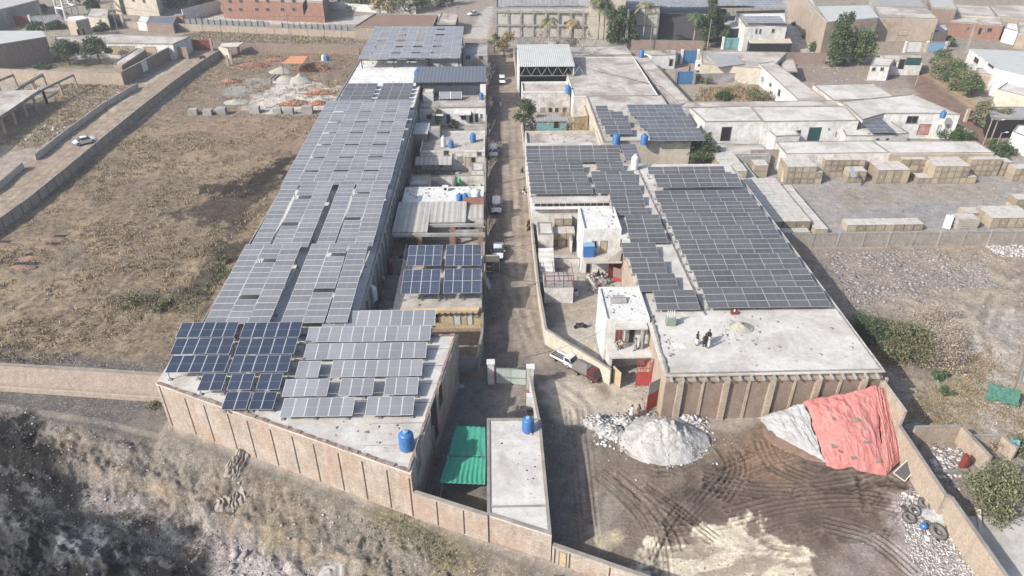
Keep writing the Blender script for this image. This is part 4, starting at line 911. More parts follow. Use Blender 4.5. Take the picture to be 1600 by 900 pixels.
r = thing('support_pole', 'thin leaning pole at the left edge of the green shade cloth', 'pole', (g6[0],g6[1],0)); mb = MB(); mb.tube((g6[0]-.2,g6[1]-.2,0),(g4[0],g4[1],3.0),.05); each(mb, 'pole', 'steel', r)
# ------------------------------------------------------------ RIGHT BLOCK
rb = [(17.9,58.9),(41.6,59.2),(41.4,116.5),(18.3,116.5),(18.3,73)]
r = pbld('panel_warehouse', 'broad flat-roofed warehouse with brown brick front under the large dark solar field', 'warehouse', [(18.0,59.0),(41.5,59.2),(41.3,116.5),(18.3,116.5)], 6.3, 'beige', 'conc', 0.0, edge=.25)
mb = MB(); A, B = (18.0,59.0), (41.5,59.2)
for i in range(10): u = 1.6+i*2.5; mb.box(18+u-(.14 if i%2 else .32), 58.72 if i%2 else 58.5, -.2, 18+u+(.14 if i%2 else .32), 58.98, 5.45)
mb.box(18.0,58.7,5.45,41.5,59.0,5.75); each(mb, 'pilaster', 'brickt', r)
mb = MB(); mb.box(18.02,58.86,0,41.48,58.985,5.44); mb.build('brick_panel','brickb',r)
mb = MB()
for i in range(19): mb.box(18.4+i*1.24, 58.2, 5.85, 18.6+i*1.24, 59.0, 6.12)
each(mb, 'beam_end', 'concg', r)
mb = MB(); kerb(mb,(41.4,59.2),(41.2,116),6.3,.22,.1); kerb(mb,(18.1,59.2),(18.4,70),6.3,.25,.35); kerb(mb,(18.1,59.1),(41.3,59.3),6.3,.25,.1)
mb.build('parapet','curb',r); mb = MB(); kerb(mb,(25.0,70),(24.6,115.8),6.3,.25,.16); mb.build('roof_kerb','curb',r)
r = wall_run('brick_wall_end', 'tan brick wall stub stepping forward from the corner of the panel warehouse', 'wall', [(41.65,59.3),(41.7,53.8)], 5.2, 'brickt', 0.3, coping='brickt')
r = wall_run('slanting_wall', 'long tan plastered wall running from the red tarp down to the bottom right corner', 'wall', [(41.7,53.7),(41.5,44.5),(41.9,44.4),(41.9,33)], 3.2, 'brickt', 0.3)
GR = 'dark panel tables on the broad east roof'
tops = [448,420.6,395.6,372.5,351,331,314,296]; bots = [480,448,420.6,395.6,372.5,351,331,314]
for k in range(8):
    zf, zr = 7.0, 7.55; xc = 1200
    y0 = P(xc, bots[k]+.3, zf)[1]; y1 = P(xc, tops[k], zr)[1]; y1 = min(y1, P(xc, bots[k+1] if k < 7 else tops[k], zf)[1]+.0) if k < 7 else y1
    table('%s wide table of dark panels from the front on the east warehouse roof' % ORD[k], 25.4-.05*k, 40.4-.05*k, y0, y1-.05, zf, zr, 6, 3, 'pvdark', 6.3, group=GR)
table('first high table of dark panels with exposed white beams below, north end of east roof', 26.0, 39.8, P(1120,292,7.3)[1], P(1120,271.5,8)[1], 7.3, 8.0, 6, 3, 'pvdark', 6.3, group=GR)
table('rearmost two-row table of dark panels, north end of east roof', 25.6, 38.6, P(1120,271,7.3)[1], P(1120,259.5,7.9)[1], 7.3, 7.9, 5, 2, 'pvdark', 6.3, group=GR)
mids = [(1027,1095,453,484,2),(1000,1062,427,455,2),(988,1043,402,427,2),(975,1030,379,402,2),(985,1044,357,379,2),(981,1036,335,357,2),(958,1012,318,336,2),(955,1008,301,318,2)]
for k, (pl, pr, pt, pb, n_) in enumerate(mids):
    zf, zr = 6.9, 7.5; table('%s narrow table from the front in the staggered middle line of dark panels' % ORD[k], P(pl,pb,zf)[0], P(pr,pb,zf)[0], P((pl+pr)/2,pb,zf)[1], P((pl+pr)/2,pt,zr)[1], zf, zr, n_, 3, 'pvdark', 6.3, group='staggered middle tables')
r = pbld('street_warehouse', 'white-walled warehouse by the street, its roof covered by dark panels, open vents under the eaves', 'warehouse', rect(5.7,18.25,102.5,128.5), 6.0, 'whited', 'conc', 0.0)
mb = MB()
for i in range(12): mb.box(6.1+i*1.0, 102.42, 5.35, 6.95+i*1.0, 102.52, 5.75)
each(mb, 'vent', 'dark', r); mb = MB(); mb.box(5.6,101.7,5.1,18,102.4,5.25); mb.build('ledge','concw',r)
fr = [(829,927,285,303,4,3,6.7,7.3,'front left'),(931,1003,284,302,3,3,6.7,7.3,'front right'),(827,920,269,285,4,3,6.7,7.3,'second left'),(926,995,267,284,3,3,6.7,7.3,'second right'),
      (825,913,254,269,4,3,6.7,7.3,'third left'),(933,976,253,266,2,3,6.7,7.3,'third right'),(823,972,239,253,7,3,6.7,7.3,'fourth, full width'),(822,970,227,239,7,2,6.7,7.3,'rearmost, full width'),(978,1003,225,251,1,5,6.7,7.1,'small single column behind the white tank,')]
for pl, pr, pt, pb, nx_, ny_, zf, zr, nm in fr:
    table('%s table of dark panels on the street warehouse roof' % nm, P(pl,pb,zf)[0], P(pr,pb,zf)[0], P((pl+pr)/2,pb,zf)[1]+.05, P((pl+pr)/2,pt,zr)[1], zf, zr, nx_, ny_, 'pvdark', 6.0, group='panel tables on the street warehouse')
# yard wall along the street and down to the gate house
wall_run('yard_wall', 'long whitish compound wall along the east side of the street and round to the gate house', 'wall', [(5.9,131),(5.7,104.8),(5.75,82.6),(6.1,73.2),(13.2,64.9)], 2.3, 'cream', 0.22)
# towers
r = pbld('white_tower', 'white two-storey tower with blue-covered tank and dark doorway, beside the crate stacks', 'house', rect(12.5,18.0,90.6,98), 7.0, 'white', 'concw', 0.35, curb='white')
openings(r, (12.5,90.6), (18.0,90.6), [(925,376,933,386,'window','dark'), (938,376,949,396,'door','wood'), (916,408,924,430,'door','dark')])
mb = MB(); mb.box(12.6,88.0,3.1,18.0,90.6,3.3); mb.build('porch_slab','conc',r)
mb = MB()
for i in range(9): mb.box(15.8+i*.22,88.2,3.3,16.0+i*.22,89.2,3.5+i*.22)
each(mb, 'stair', 'conc', r)
r = pbld('gate_house', 'white two-storey gate house with messy lime-washed roof and dark upper doorway over a red gate', 'house', rect(12.8,18.0,68.6,75.8), 6.6, 'white', 'concw', 0.25, curb='white')
mb = MB(); mb.box(13.9,67.4,6.2,17.6,68.6,6.38); mb.build('canopy_slab','conc',r)
mb = MB(); mb.box(13.0,65.8,3.2,18.4,68.6,3.42); mb.build('balcony_floor','conc',r)
openings(r, (12.8,68.6), (18.0,68.6), [(962,514,974,534,'window','dred'), (983,513,993,540,'door','dark'), (977,518,982,540,'window','cream')])
mb = MB(); mb.tube((17.1,67.5,3.4),(17.1,67.5,6.2),.3,n=12); mb.build('column','concg',r)
mb = MB(); mb.box(13.1,65.9,0,13.4,68.5,3.2); mb.box(13.4,68.2,0,16.2,68.5,3.2); mb.build('ground_wall','whited',r)
r = thing('wooden_door', 'open pale wooden door leaf at the foot of the gate house', 'door', (13.6,64.6,0)); mb = MB(); mb.bar((13.6,65.6,1.2),(14.3,64.2,1.2),.06,2.3); mb.build('door_leaf','wood',r)
# red gates
def barred_gate(name, label, a, b, h, split, m1='redgate', m2=None, rows=5, cols=7):
    r = thing(name, label, 'gate', (a[0],a[1],0)); A_ = Vector((*a,0)); B_ = Vector((*b,0)); L = (B_-A_).length; t = (B_-A_).normalized(); Z = Vector((0,0,1))
    mb = MB(); mb.bar(A_+Z*(.1+split/2), B_+Z*(.1+split/2), .05, split); mb.build('gate_leaf', m1, r)
    mb = MB()
    for i in range(cols+1): p = A_+t*L*i/cols; mb.box(p.x-.03,p.y-.05,.1,p.x+.03,p.y+.05,h)
    for j in range(rows+1): z = .15+(h-.2)*j/rows; mb.bar(A_+Z*z-Vector((0,.04,0)), B_+Z*z-Vector((0,.04,0)), .05, .06)
    mb.build('gate_bar', m2 or m1, r)
    return r
g = barred_gate('barred_gate', 'tall red barred gate below the gate house balcony, sheet metal bottom half', P2(993,603), P2(1025,603), 4.0, 2.0, rows=6)
r = thing('sheet_gate', 'open red sheet gate leaf with grey upper half at the brick corner', 'gate', P(1008,640)); a = P(1009,643); b = P(1036,630); mb = MB(); mb.bar((a[0],a[1],1.25),(b[0],b[1],1.25),.06,2.3); mb.build('lower_sheet','redgate',r)
mb = MB(); mb.bar((a[0],a[1],3.3),(b[0],b[1],3.3),.06,1.7); mb.build('upper_sheet','concg',r)
r = thing('grille_gate', 'dark red grille gate standing in the upper yard beside the white tower', 'gate', P(950,435)); a = P(950,434); b = P(972,432); mb = MB()
for i in range(9): x = a[0]+(b[0]-a[0])*i/8; mb.box(x-.03,a[1]-.03,0,x+.03,a[1]+.03,2.9)
for j in range(8): mb.box(a[0],a[1]-.04,.1+j*.38,b[0],a[1]+.04,.18+j*.38)
mb.build('gate_bar','dred',r); mb = MB(); mb.box(a[0],a[1]+.05,0,b[0],a[1]+.1,2.9); mb.build('backing_sheet','dred',r)
r = thing('leaning_board', 'white board with red lower corner leaning on the dark red grille', 'board', P(968,438)); a = P(957,440); b = P(980,441); mb = MB(); mb.add([(a[0],a[1],.1),(b[0],b[1],.1),(b[0],b[1]+.3,1.7),(a[0],a[1]+.3,2.3)],[(0,1,2,3),(3,2,1,0)]); o = mb.build('board_face','pinkgate',r); s = o.modifiers.new('t','SOLIDIFY'); s.thickness=.05
mb = MB(); mb.add([(a[0],a[1]-.04,.1),(b[0],b[1]-.04,.1),(a[0],a[1]-.0,.9)],[(0,1,2)]); o = mb.build('painted_corner','redgate',r); s = o.modifiers.new('t','SOLIDIFY'); s.thickness=.03
# small yard buildings
r = pbld('yard_room', 'small pale room with dark red roof frame at the street side of the junk yard', 'building', rect(6.5,10.5,82.6,86.5), 2.6, 'whited', 'concg', 0.1)
mb = MB()
for x in (6.5,7.8,9.1,10.4): mb.box(x-.05,82.6,2.6,x+.05,82.7,4.4); mb.bar((x,82.65,4.4),(x,86.3,4.4),.08,.08)
mb.bar((6.5,82.65,3.6),(10.4,82.65,3.6),.08,.08); mb.bar((6.5,82.65,4.4),(10.4,82.65,4.4),.08,.08); mb.build('roof_frame','dred',r)
r = thing('yard_stair', 'white concrete stair with open treads against the street wall', 'stair', (7,88,0)); mb = MB()
for i in range(7): mb.box(6.2,87.4+i*.75,0,8.4,88.1+i*.75,.5+i*.45)
each(mb, 'step', 'concw', r)

pbld('store_room', 'small low store room with flat roof in the cluttered yard by the long warehouse', 'building', rect(-15.4,-12.0,116.5,121), 2.8, 'whited', 'concd', .15)
pbld('wash_room', 'tiny whitewashed wash room at the street side of the cluttered yard', 'building', rect(-4.6,-2.3,123.6,127.4), 2.5, 'whited', 'conc', .12)
pbld('kitchen_room', 'small room with grey roof against the wall of the villa yard', 'building', rect(-16.6,-14.4,146,151), 2.7, 'white', 'concg', .12)
pbld('stair_cabin', 'little white stair cabin on the back of the white villa roof', 'building', rect(-16.4,-14.0,160.2,163.4), 5.9, 'white', 'conc', .1, z0=4.2)
pbld('roof_cabin', 'little grey cabin on the left back of the peeling house roof', 'building', rect(-13.4,-11.2,137.6,140.4), 5.2, 'greyw', 'concd', .1, z0=4.0)
pbld('yard_store_room', 'small grey-roofed store room behind the crate stacks by the street warehouse', 'building', rect(6.4,8.8,97.2,101.2), 3.0, 'whited', 'conc', .15)
wall_run('cross_wall', 'thin white cross wall between crates and white tower', 'wall', [(11.6,96.6),(11.6,102.2)], 2.2, 'whited', .2)
wall_run('cross_wall', 'low white cross wall behind the red roof frame room', 'wall', [(6.3,92.2),(12.4,92.2)], 1.6, 'whited', .2)
wall_run('yard_wall', 'thin grey wall dividing the dark courtyard by the blue arrays', 'wall', [(-15.9,91),(-13.8,91),(-13.8,95.8)], 2.4, 'greyw', .2)
# ------------------------------------------------------------ RIGHT BLOCK, north part
def pz(name, label, cat, z, pts, wall='whited', roof='conc', par=0.25, ops=(), **k):
    poly = PP(z, *pts); r = pbld(name, label, cat, poly, z, wall, roof, par, **k)
    for a, b, rects in ops: openings(r, poly[a], poly[b], rects)
    return r
pbld('dirty_roof_house', 'low house with dirty cream roof and dry bush, north of the street warehouse', 'house', rect(6.0,20.5,129,138.5), 4.2, 'whited', 'concd', 0.5, curb='cream')
r = pbld('cream_block', 'cream-walled block whose roof carries dark panels and two blue tanks', 'building', rect(20.6,37.6,129.5,158), 5.6, 'cream', 'concd', 0.2)
ja = [(947,989,196,209.5,2,2,'front left'),(940,985,185,196,2,2,'middle left'),(935,976,174,185,2,2,'rear left'),(932,951,165,174,1,2,'small rearmost left'),(1017,1103,200,220,6,3,'front right'),(1001,1088,181.5,200,6,3,'middle right'),(986,1073,163,181.5,6,3,'rear right')]
for pl, pr, pt, pb, nx_, ny_, nm in ja:
    zf, zr = 6.4, 6.9; table('%s table of dark panels on the cream block roof' % nm, P(pl,pb,zf)[0], P(pr,pb,zf)[0], P((pl+pr)/2,pb,zf)[1], P((pl+pr)/2,pt,zr)[1], zf, zr, nx_, ny_, 'pvdark', 5.6, group='panel tables on the cream block')
pbld('flat_warehouse', 'wide warehouse with blotched pale roof and a black cable lying across it', 'warehouse', rect(17.8,37.0,158.2,192), 5.4, 'whited', 'concd', 0.15, curb='concw')
pz('strip_building', 'long narrow building with grey strip roof west of the garden', 'building', 4.6, [(1062,163),(1080,161),(1010,86),(988,88),(1020,125)], 'greyw', 'concd', .1)
r = pbld('street_house', 'low whitewashed house with row of dark doors behind the turquoise shack', 'house', rect(6.4,17.6,164,172), 4.6, 'whited', 'concd', 0.35, curb='concw')
openings(r, (6.4,164), (17.6,164), [(844,168,852,180,'window','greyw'), (857,168,863,180,'door','dark'), (867,168,873,180,'door','dark'), (879,168,885,175,'window','dred'), (893,167,898,180,'door','beige'), (901,167,904,175,'window','dark')])
r = thing('open_shed', 'shed with pale metal roof and open trussed front by the street', 'shed', (12,176,0)); mb = MB(); slab(mb, 5.9, 19.5, 174.2, 190, 8.0, 9.4, .12); mb.build('roof','msheet',r)
mb = MB(); mb.box(5.9,174.6,0,6.1,190,8.0); mb.box(19.2,174.6,0,19.4,190,8.0); mb.box(6.1,189.8,0,19.2,190,8.8); mb.build('wall','white',r); mb = MB()
mb.bar((6,174.6,5.6),(19.4,174.6,5.6),.15,.15)
for i in range(6): x = 6.3+i*2.6; mb.bar((x,174.6,5.6),(x+1.3,174.6,7.9),.12,.12); mb.bar((x+1.3,174.6,7.9),(x+2.6,174.6,5.6),.12,.12)
mb.build('truss','steel',r); mb = MB(); mb.box(6.1,178,0,19.2,178.2,8.1); mb.build('inner_wall','dark',r)
r = pbld('turquoise_shack', 'small turquoise shack with grey sheet roof in the shaded yard', 'shed', rect(9.2,15.6,150.5,154), 2.7, 'turq', 'gsheet', 0.0, edge=.3)
openings(r, (9.2,150.5), (15.6,150.5), [(865,189,874,200,'door','dark')])
wall_run('yellow_wall', 'short yellow painted wall beside the turquoise shack', 'wall', [(17.0,150),(20.3,151),(20.4,163)], 3.4, 'yellow', 0.25)
wall_run('street_wall', 'pale street wall in front of the turquoise shack', 'wall', [(5.9,138.7),(5.9,163.5)], 2.2, 'cream', 0.24)
wall_run('street_wall', 'yellow gate wall at the far end of the street, east side', 'wall', [(5.7,191),(5.7,215)], 3.2, 'yellow', 0.24)
pz('long_roof_building', 'long low building with grit roof and brick end wall below the palms', 'building', 4.8, [(888,88),(988,86),(976,72),(872,74)], 'cream', 'concd', .2)
pz('brick_end_house', 'small pinkish house with broken roof at the far east end of the street', 'house', 4.2, [(845,76),(872,76),(868,64),(848,64)], 'brickr', 'concd', .2)
# blue gate compound and garden
r = pz('scalloped_house', 'white house with scalloped eaves beside the first blue gate', 'house', 3.8, [(1018,87),(1056,86),(1056,78),(1000,79)], 'white', 'concd', .15, [(0,1,[(1046,92,1052,103,'door','dark')])])
def gate2(name, label, px0, px1, py, h, mat, posts='white'):
    a = P(px0,py); b = P(px1,py); r = thing(name, label, 'gate', a); mb = MB(); m_ = (a[0]+b[0])/2
    mb.box(a[0],a[1]-.04,.1,m_-.03,a[1]+.04,h); mb.box(m_+.03,a[1]-.04,.1,b[0],a[1]+.04,h); mb.build('gate_leaf',mat,r); mb = MB()
    for z in (.5,h/2,h-.4): mb.box(a[0],a[1]-.09,z-.05,b[0],a[1]-.045,z+.05)
    mb.build('cross_bar',mat,r); mb = MB(); mb.box(a[0]-.7,a[1]-.3,0,a[0]-.05,a[1]+.3,h+.3); mb.box(b[0]+.05,a[1]-.3,0,b[0]+.7,a[1]+.3,h+.3); mb.build('post',posts,r); return r
gate2('blue_gate', 'upper bright blue double gate beside the scalloped white house', 1066, 1087, 99, 3.6, 'bluegate')
gate2('blue_gate', 'lower bright blue double gate in the garden wall', 1057, 1081, 132, 3.4, 'bluegate', 'greyw')
gate2('blue_door', 'narrow blue door left of the upper blue gate', 1057.5, 1062, 99, 2.8, 'bluegate')
wall_run('garden_wall', 'grey garden wall with pale top behind the dry garden', 'wall', [P2(1084,130),P2(1190,128)], 2.4, 'concg', .25)
r = thing('transformer_box', 'white electrical cabinet on legs near the blue gates', 'cabinet', P(1092,112)); a = P(1092,112); mb = MB(); mb.box(a[0]-1.1,a[1]-.8,.6,a[0]+1.1,a[1]+.8,3.0); mb.build('box','wplast',r); mb = MB(); mb.box(a[0]-.7,a[1]-.84,1.6,a[0]-.2,a[1]-.79,2.3); mb.box(a[0]+.2,a[1]-.84,1.6,a[0]+.7,a[1]-.79,2.3); each(mb, 'meter_window', 'dark', r); mb = MB()
for sx in (-1, 1): mb.box(a[0]+sx*.9-.1,a[1]-.6,0,a[0]+sx*.9+.1,a[1]+.6,.6)
each(mb, 'leg', 'dsteel', r)
pz('garden_house', 'tan-roofed house with sloping metal sheets behind the garden wall', 'house', 4.2, [(1097,100),(1205,108),(1230,82),(1095,80)], 'cream', 'concd', .15)
r = thing('lean_to_roof', 'sloping pale metal lean-to on the garden house', 'shed', P(1125,105)); mb = MB(); q = [P(1122,106,4.3),P(1163,101,4.3),P(1150,84,5.0),P(1104,86,5.0)]; mb.prism([(p[0],p[1]) for p in q],4.4,[4.5,4.5,5.1,5.1]); mb.build('roof','gsheet',r)
r = pz('white_wing', 'long white wing with tan roof and teal door on the east side of the garden', 'building', 4.6, [(1252,161),(1294,158),(1208,96),(1186,100)], 'white', 'concd', .1, [(3,0,[(1190,118,1195,130,'door','turq'),(1203,128,1207,136,'window','glass'),(1217,138,1221,152,'window','dark')])])
pz('broad_roof_building', 'broad pale-roofed building behind the long white east building', 'building', 5.0, [(1303,158),(1402,154),(1364,131),(1270,133)], 'whited', 'conc', .25)
pz('connecting_roof', 'narrow tan roof strip joining the garden wings', 'building', 4.9, [(1062,168),(1322,166),(1308,157),(1070,160)], 'whited', 'concd', .1)
r = pz('long_white_building', 'western part of the long white building with large dark doorway', 'building', 5.6, [(1102,191),(1192,190),(1172,166),(1078,169)], 'white', 'conc', .2, [(0,1,[(1128,198,1144,220,'door','dark'),(1107,206,1112,211,'window','glass')])])
r = pz('long_white_building', 'middle part of the long white building with teal gate and small grille', 'building', 5.6, [(1193,191),(1342,189),(1320,166),(1173,167.5)], 'white', 'conc', .2, [(0,1,[(1265,199,1284,220,'gate','teal'),(1245,203,1252,208,'window','dark'),(1306,206,1308,213,'window','dark'),(1294,200,1297,202,'window','glass')])])
r = pz('long_white_building', 'eastern part of the long white building with black grid window', 'building', 5.4, [(1382,178),(1460,178),(1500,180),(1425,148),(1310,160),(1322,165),(1348,188)], 'white', 'conc', .2, [(0,1,[(1418,181,1436,192,'window','dark'),(1437,194,1459,211,'gate','rust')]),(1,2,[(1466,195,1472,209,'door','msheet'),(1478,194,1485,206,'door','greyw')])])
pz('white_annex', 'small white annex with flat roof before the long white building', 'building', 3.6, [(1212,214),(1250,212),(1232,195),(1192,197)], 'white', 'conc', .2)
r = pz('annex_house', 'white annex with grey stone base carrying twelve small panels', 'house', 3.6, [(1365,213),(1420,209),(1392,190),(1310,192),(1322,213)], 'white', 'conc', .2, [(0,1,[(1369,216,1374,221,'window','dark'),(1384,216,1389,221,'window','dark')])])
table('small block of nine dark panels on the white annex roof', P(1362,207,4.4)[0], P(1401,207,4.4)[0], P(1380,207,4.4)[1], P(1370,184,5)[1], 4.4, 5.0, 3, 4, 'pvdark', 3.6)
table('four dark panels left of the annex panel block', P(1332,196,4.4)[0], P(1351,196,4.4)[0], P(1340,196,4.4)[1], P(1340,187,4.8)[1], 4.4, 4.8, 2, 2, 'pvdark', 3.6)
r = pz('yard_store', 'long low store with pale roof behind the crate yard, western half', 'building', 4.2, [(1228,241),(1390,239),(1362,220),(1212,222)], 'whited', 'conc', .1)
r = pz('yard_store', 'long low store with pale roof behind the crate yard, eastern half', 'building', 4.2, [(1391,240),(1554,239),(1524,221),(1363,220)], 'beige', 'conc', .1)
wall_run('stone_wall', 'rough stone wall in the shaded corner of the crate yard', 'wall', [P2(1168,262),P2(1232,261)], 3.6, 'stone', .4)
pz('low_annex', 'low grey roof with orange sacks beside the long white building', 'building', 3.0, [(1125,243),(1205,242),(1190,226),(1105,224)], 'greyw', 'concd', .1)
wall_run('yard_boundary_wall', 'grey block boundary wall with posts between crate yard and rubble ground', 'wall', [(41.8,97.7),(90,97.4)], 2.4, 'stone', .25, posts=4.05, postmat='concg', ph=.15)
# ------------------------------------------------------------ background east
r = pz('grey_factory', 'large grey panelled factory with window grid behind the palm trees', 'factory', 10.0, [(775,13),(908,13),(1030,14),(1030,-8),(775,-10)], 'factw', 'concg', .4)
poly = PP(10.0,(775,13),(908,13),(1030,14)); mb = MB()
for i in range(14):
    x = poly[0][0]+(poly[2][0]-poly[0][0])*i/13; y = poly[0][1]+(poly[2][1]-poly[0][1])*i/13; mb.box(x-.3,y-.2,0,x+.3,y-.02,9.6)
for z in (5.0, 9.0): mb.bar((poly[0][0],poly[0][1]-.2,z),(poly[2][0],poly[2][1]-.12,z),.2,.55)
each(mb, 'frame_rib', 'greyw', r); openings(r, poly[0], poly[2], [(881,34,889,40,'window','dark'),(785,15,789,24,'window','white')])
for k, (pl, pr, pt, pb) in enumerate(((780,845,0,7),(846,905,0,7),(1010,1110,-6,9),(1111,1180,-6,9))):
    table('%s distant panel field from the left on the grey factory roofs' % ORD[k], P(pl,pb,11)[0], P(pr,pb,11)[0], P(900,pb,11)[1], P(900,pt,12)[1], 10.8, 12.2, max(4,int((pr-pl)/6)), 6, 'pvgrey', 10, group='panel fields on the factory roofs')
r = pz('stair_tower', 'pale stair tower with brown shutters rising over the grey factory', 'tower', 14, [(922,-1),(978,-1),(978,-16),(922,-16)], 'cream', 'concd', .3)
r = pz('dark_hall', 'dark steel-framed hall between factory and panel-roofed villa', 'factory', 8, [(1032,20),(1125,24),(1125,2),(1032,-2)], 'dsteel', 'gsheet', .2)
r = pz('panel_villa', 'two-storey white villa with panels on its roof and pale lower canopy', 'house', 8.0, [(1165,42),(1230,40),(1226,18),(1150,20)], 'white', 'concw', .5, [(0,1,[(1181,45,1184,52,'window','dark'),(1187,45,1190,52,'window','dark'),(1206,45,1211,50,'window','glass')])])
table('panel block on the villa roof', P(1166,36,9)[0], P(1228,36,9)[0], P(1200,36,9)[1], P(1190,25,9.8)[1], 9, 9.8, 9, 3, 'pvgrey', 8)
table('far panel field behind the villa', P(1120,12,10)[0], P(1228,12,10)[0], P(1170,12,10)[1], P(1170,-8,11)[1], 10, 11.5, 14, 7, 'pvgrey', 8)
pz('villa_canopy', 'pale canopy roof below the panel-roofed villa', 'shed', 4.2, [(1172,67),(1238,67),(1232,56),(1166,57)], 'dark', 'cream', 0)
pz('metal_roof_hut', 'pale green metal-roofed hut beside the panel villa', 'shed', 5.5, [(1135,44),(1166,44),(1158,24),(1125,26)], 'dark', 'msheet', 0)
wall_run('garden_wall', 'pale wall in front of the grey factory grounds', 'wall', [P2(772,72),P2(870,72),P2(930,76),P2(1095,78)], 2.6, 'concg', .3)
wall_run('dark_wall', 'dark brick wall behind the scalloped house', 'wall', [P2(985,78),P2(1098,80)], 3.0, 'brickb', .3)
gate2('teal_gate', 'faded teal gate in front of the panel villa', 1130, 1157, 77, 3.4, 'turq')
pz('beige_factory', 'large beige factory with pale metal roof in the upper right', 'factory', 10, [(1292,34),(1373,27),(1358,8),(1275,10)], 'beige', 'msheet', 0, [(0,1,[(1335,40,1339,44,'window','dark')])])
pz('beige_factory', 'beige hall with low parapet right of the metal-roofed factory', 'factory', 9, [(1373,28),(1466,30),(1448,14),(1365,10)], 'beige', 'concd', .3, [(0,1,[(1405,46,1420,55,'window','beige'),(1382,30,1384,32,'window','dark')])])
pz('beige_factory', 'long far hall of the beige factory along the dirt road', 'factory', 10, [(1262,2),(1292,34),(1275,10),(1262,-20),(1240,-20)], 'beige', 'msheet', .3)
pz('far_metal_hall', 'far metal-roofed hall at the top edge behind the beige factory', 'factory', 9, [(1380,10),(1450,12),(1430,-6),(1360,-6)], 'greyw', 'gsheet', .2)
pz('open_shed_hut', 'dark open hut with pale sheet roof against the beige factory', 'shed', 5.5, [(1438,47),(1470,47),(1464,37),(1432,37)], 'dark', 'msheet', 0)
pz('tan_outbuilding', 'tan outbuilding right of the dark open hut', 'building', 5, [(1456,52),(1482,48),(1478,38),(1462,40)], 'beige', 'concd', .2)
r = pz('red_front_house', 'house with brick red front wall and tan roof in the upper right', 'house', 4.5, [(1485,34),(1568,40),(1560,20),(1490,18)], 'brickr', 'concd', .2, [(0,1,[(1512,42,1516,47,'window','dark'),(1530,43,1536,54,'door','dark'),(1544,43,1552,50,'window','dark')])])
pz('white_domed_house', 'whitewashed house beside the brick red front', 'house', 4, [(1570,45),(1592,50),(1590,38),(1572,36)], 'white', 'concw', .3)
pz('tan_house', 'tan house at the upper right edge behind the metal-roofed hall', 'house', 4.5, [(1592,52),(1640,56),(1640,36),(1590,34)], 'beige', 'concd', .2)
pz('far_house', 'far tan house with plain roof at the top right', 'house', 5, [(1480,22),(1560,26),(1545,10),(1470,6)], 'cream', 'concd', .2)
pz('far_house', 'far low house at the top right corner', 'house', 5, [(1555,26),(1640,30),(1630,8),(1545,8)], 'beige', 'concd', .2)
pz('far_house', 'far brick house with tall chimney-like wall near the top edge', 'house', 8, [(1455,12),(1495,14),(1488,-2),(1450,-2)], 'brickb', 'asb', .2)
r = pz('edge_hall', 'metal-roofed white hall at the right edge', 'factory', 6.5, [(1560,108),(1640,128),(1640,82),(1515,76)], 'white', 'msheet', 0, [(3,0,[(1524,88,1532,100,'window','dark'),(1545,98,1556,106,'window','dark')])])
r = pz('tan_cottage', 'small tan cottage with a turquoise tank on its roof', 'house', 4.4, [(1527,115),(1572,119),(1560,108),(1526,107)], 'beige', 'concd', .2, [(0,1,[(1530,118,1534,125,'window','dark'),(1561,120,1567,132,'door','dark')])])
r = pz('white_cottage', 'small white cottage with square windows next to the teal shed', 'house', 3.8, [(1360,103),(1390,104),(1398,93),(1366,90)], 'white', 'conc', .2, [(0,1,[(1363,105,1369,110,'window','dark'),(1376,105,1382,110,'window','dark')])])
r = pz('white_shed', 'white shed with dark doorway and teal side next to the white cottage', 'shed', 3.6, [(1388,96),(1442,97),(1440,86),(1376,86)], 'white', 'concd', .1, [(0,1,[(1397,97,1401,102,'window','dark'),(1406,92,1416,108,'door','dark'),(1417,90,1441,102,'gate','teal')])])
wall_run('brick_wall', 'tan brick wall with white gate panels below the beige factory', 'wall', [P2(1352,82),P2(1412,81),P2(1446,82),P2(1480,80)], 3.0, 'brickt', .3)
gate2('white_gate', 'white panelled gate in the tan brick wall', 1414, 1444, 82, 3.0, 'wplast', 'white')
gate2('pale_blue_gate', 'pale blue gate right of the white panelled gate', 1446, 1473, 82, 2.8, 'lblue', 'cream')
wall_run('brick_wall', 'brown brick wall at the end of the dirt road, left of the dark trees', 'wall', [P2(1200,100),P2(1240,99),P2(1288,100)], 3.0, 'brickb', .3)
pz('ruined_shed', 'roofless ruined shed with whitewashed posts beside the dirt road end', 'shed', 3.2, [(1222,112),(1246,112),(1240,92),(1220,92)], 'dark', 'concd', .1)
for k, (pts, z, wl, rf, lb) in enumerate(((( (1558,140),(1640,160),(1640,130),(1575,128)), 4, 'cream', 'conc', 'cream-walled house with ruined rooms at the right edge'),
     (((1549,186),(1640,186),(1640,168),(1545,168)), 4.2, 'dark', 'gsheet', 'blue-grey sheet-roofed shed at the right edge'),
     (((1582,206),(1640,230),(1640,200),(1590,196)), 3.6, 'white', 'concw', 'bright white house corner at the right edge below the sheet shed'))):
    pz('edge_house', lb, 'house', z, list(pts), wl, rf, .2)
wall_run('white_wall', 'low white wall with sloping top beside the right end of the dirt road', 'wall', [P2(1487,210),P2(1513,222)], 2.4, 'white', .25)
gate2('dull_red_gate', 'small dull red gate on the far side of the dirt road', 1510, 1520, 190, 2.6, 'dred', 'cream')
pz('chair_shop', 'roofless cream room on the right edge of the rubble plot', 'building', 1.8, [(1590,600),(1640,600),(1640,520),(1612,520)], 'beige', 'concd', .2)
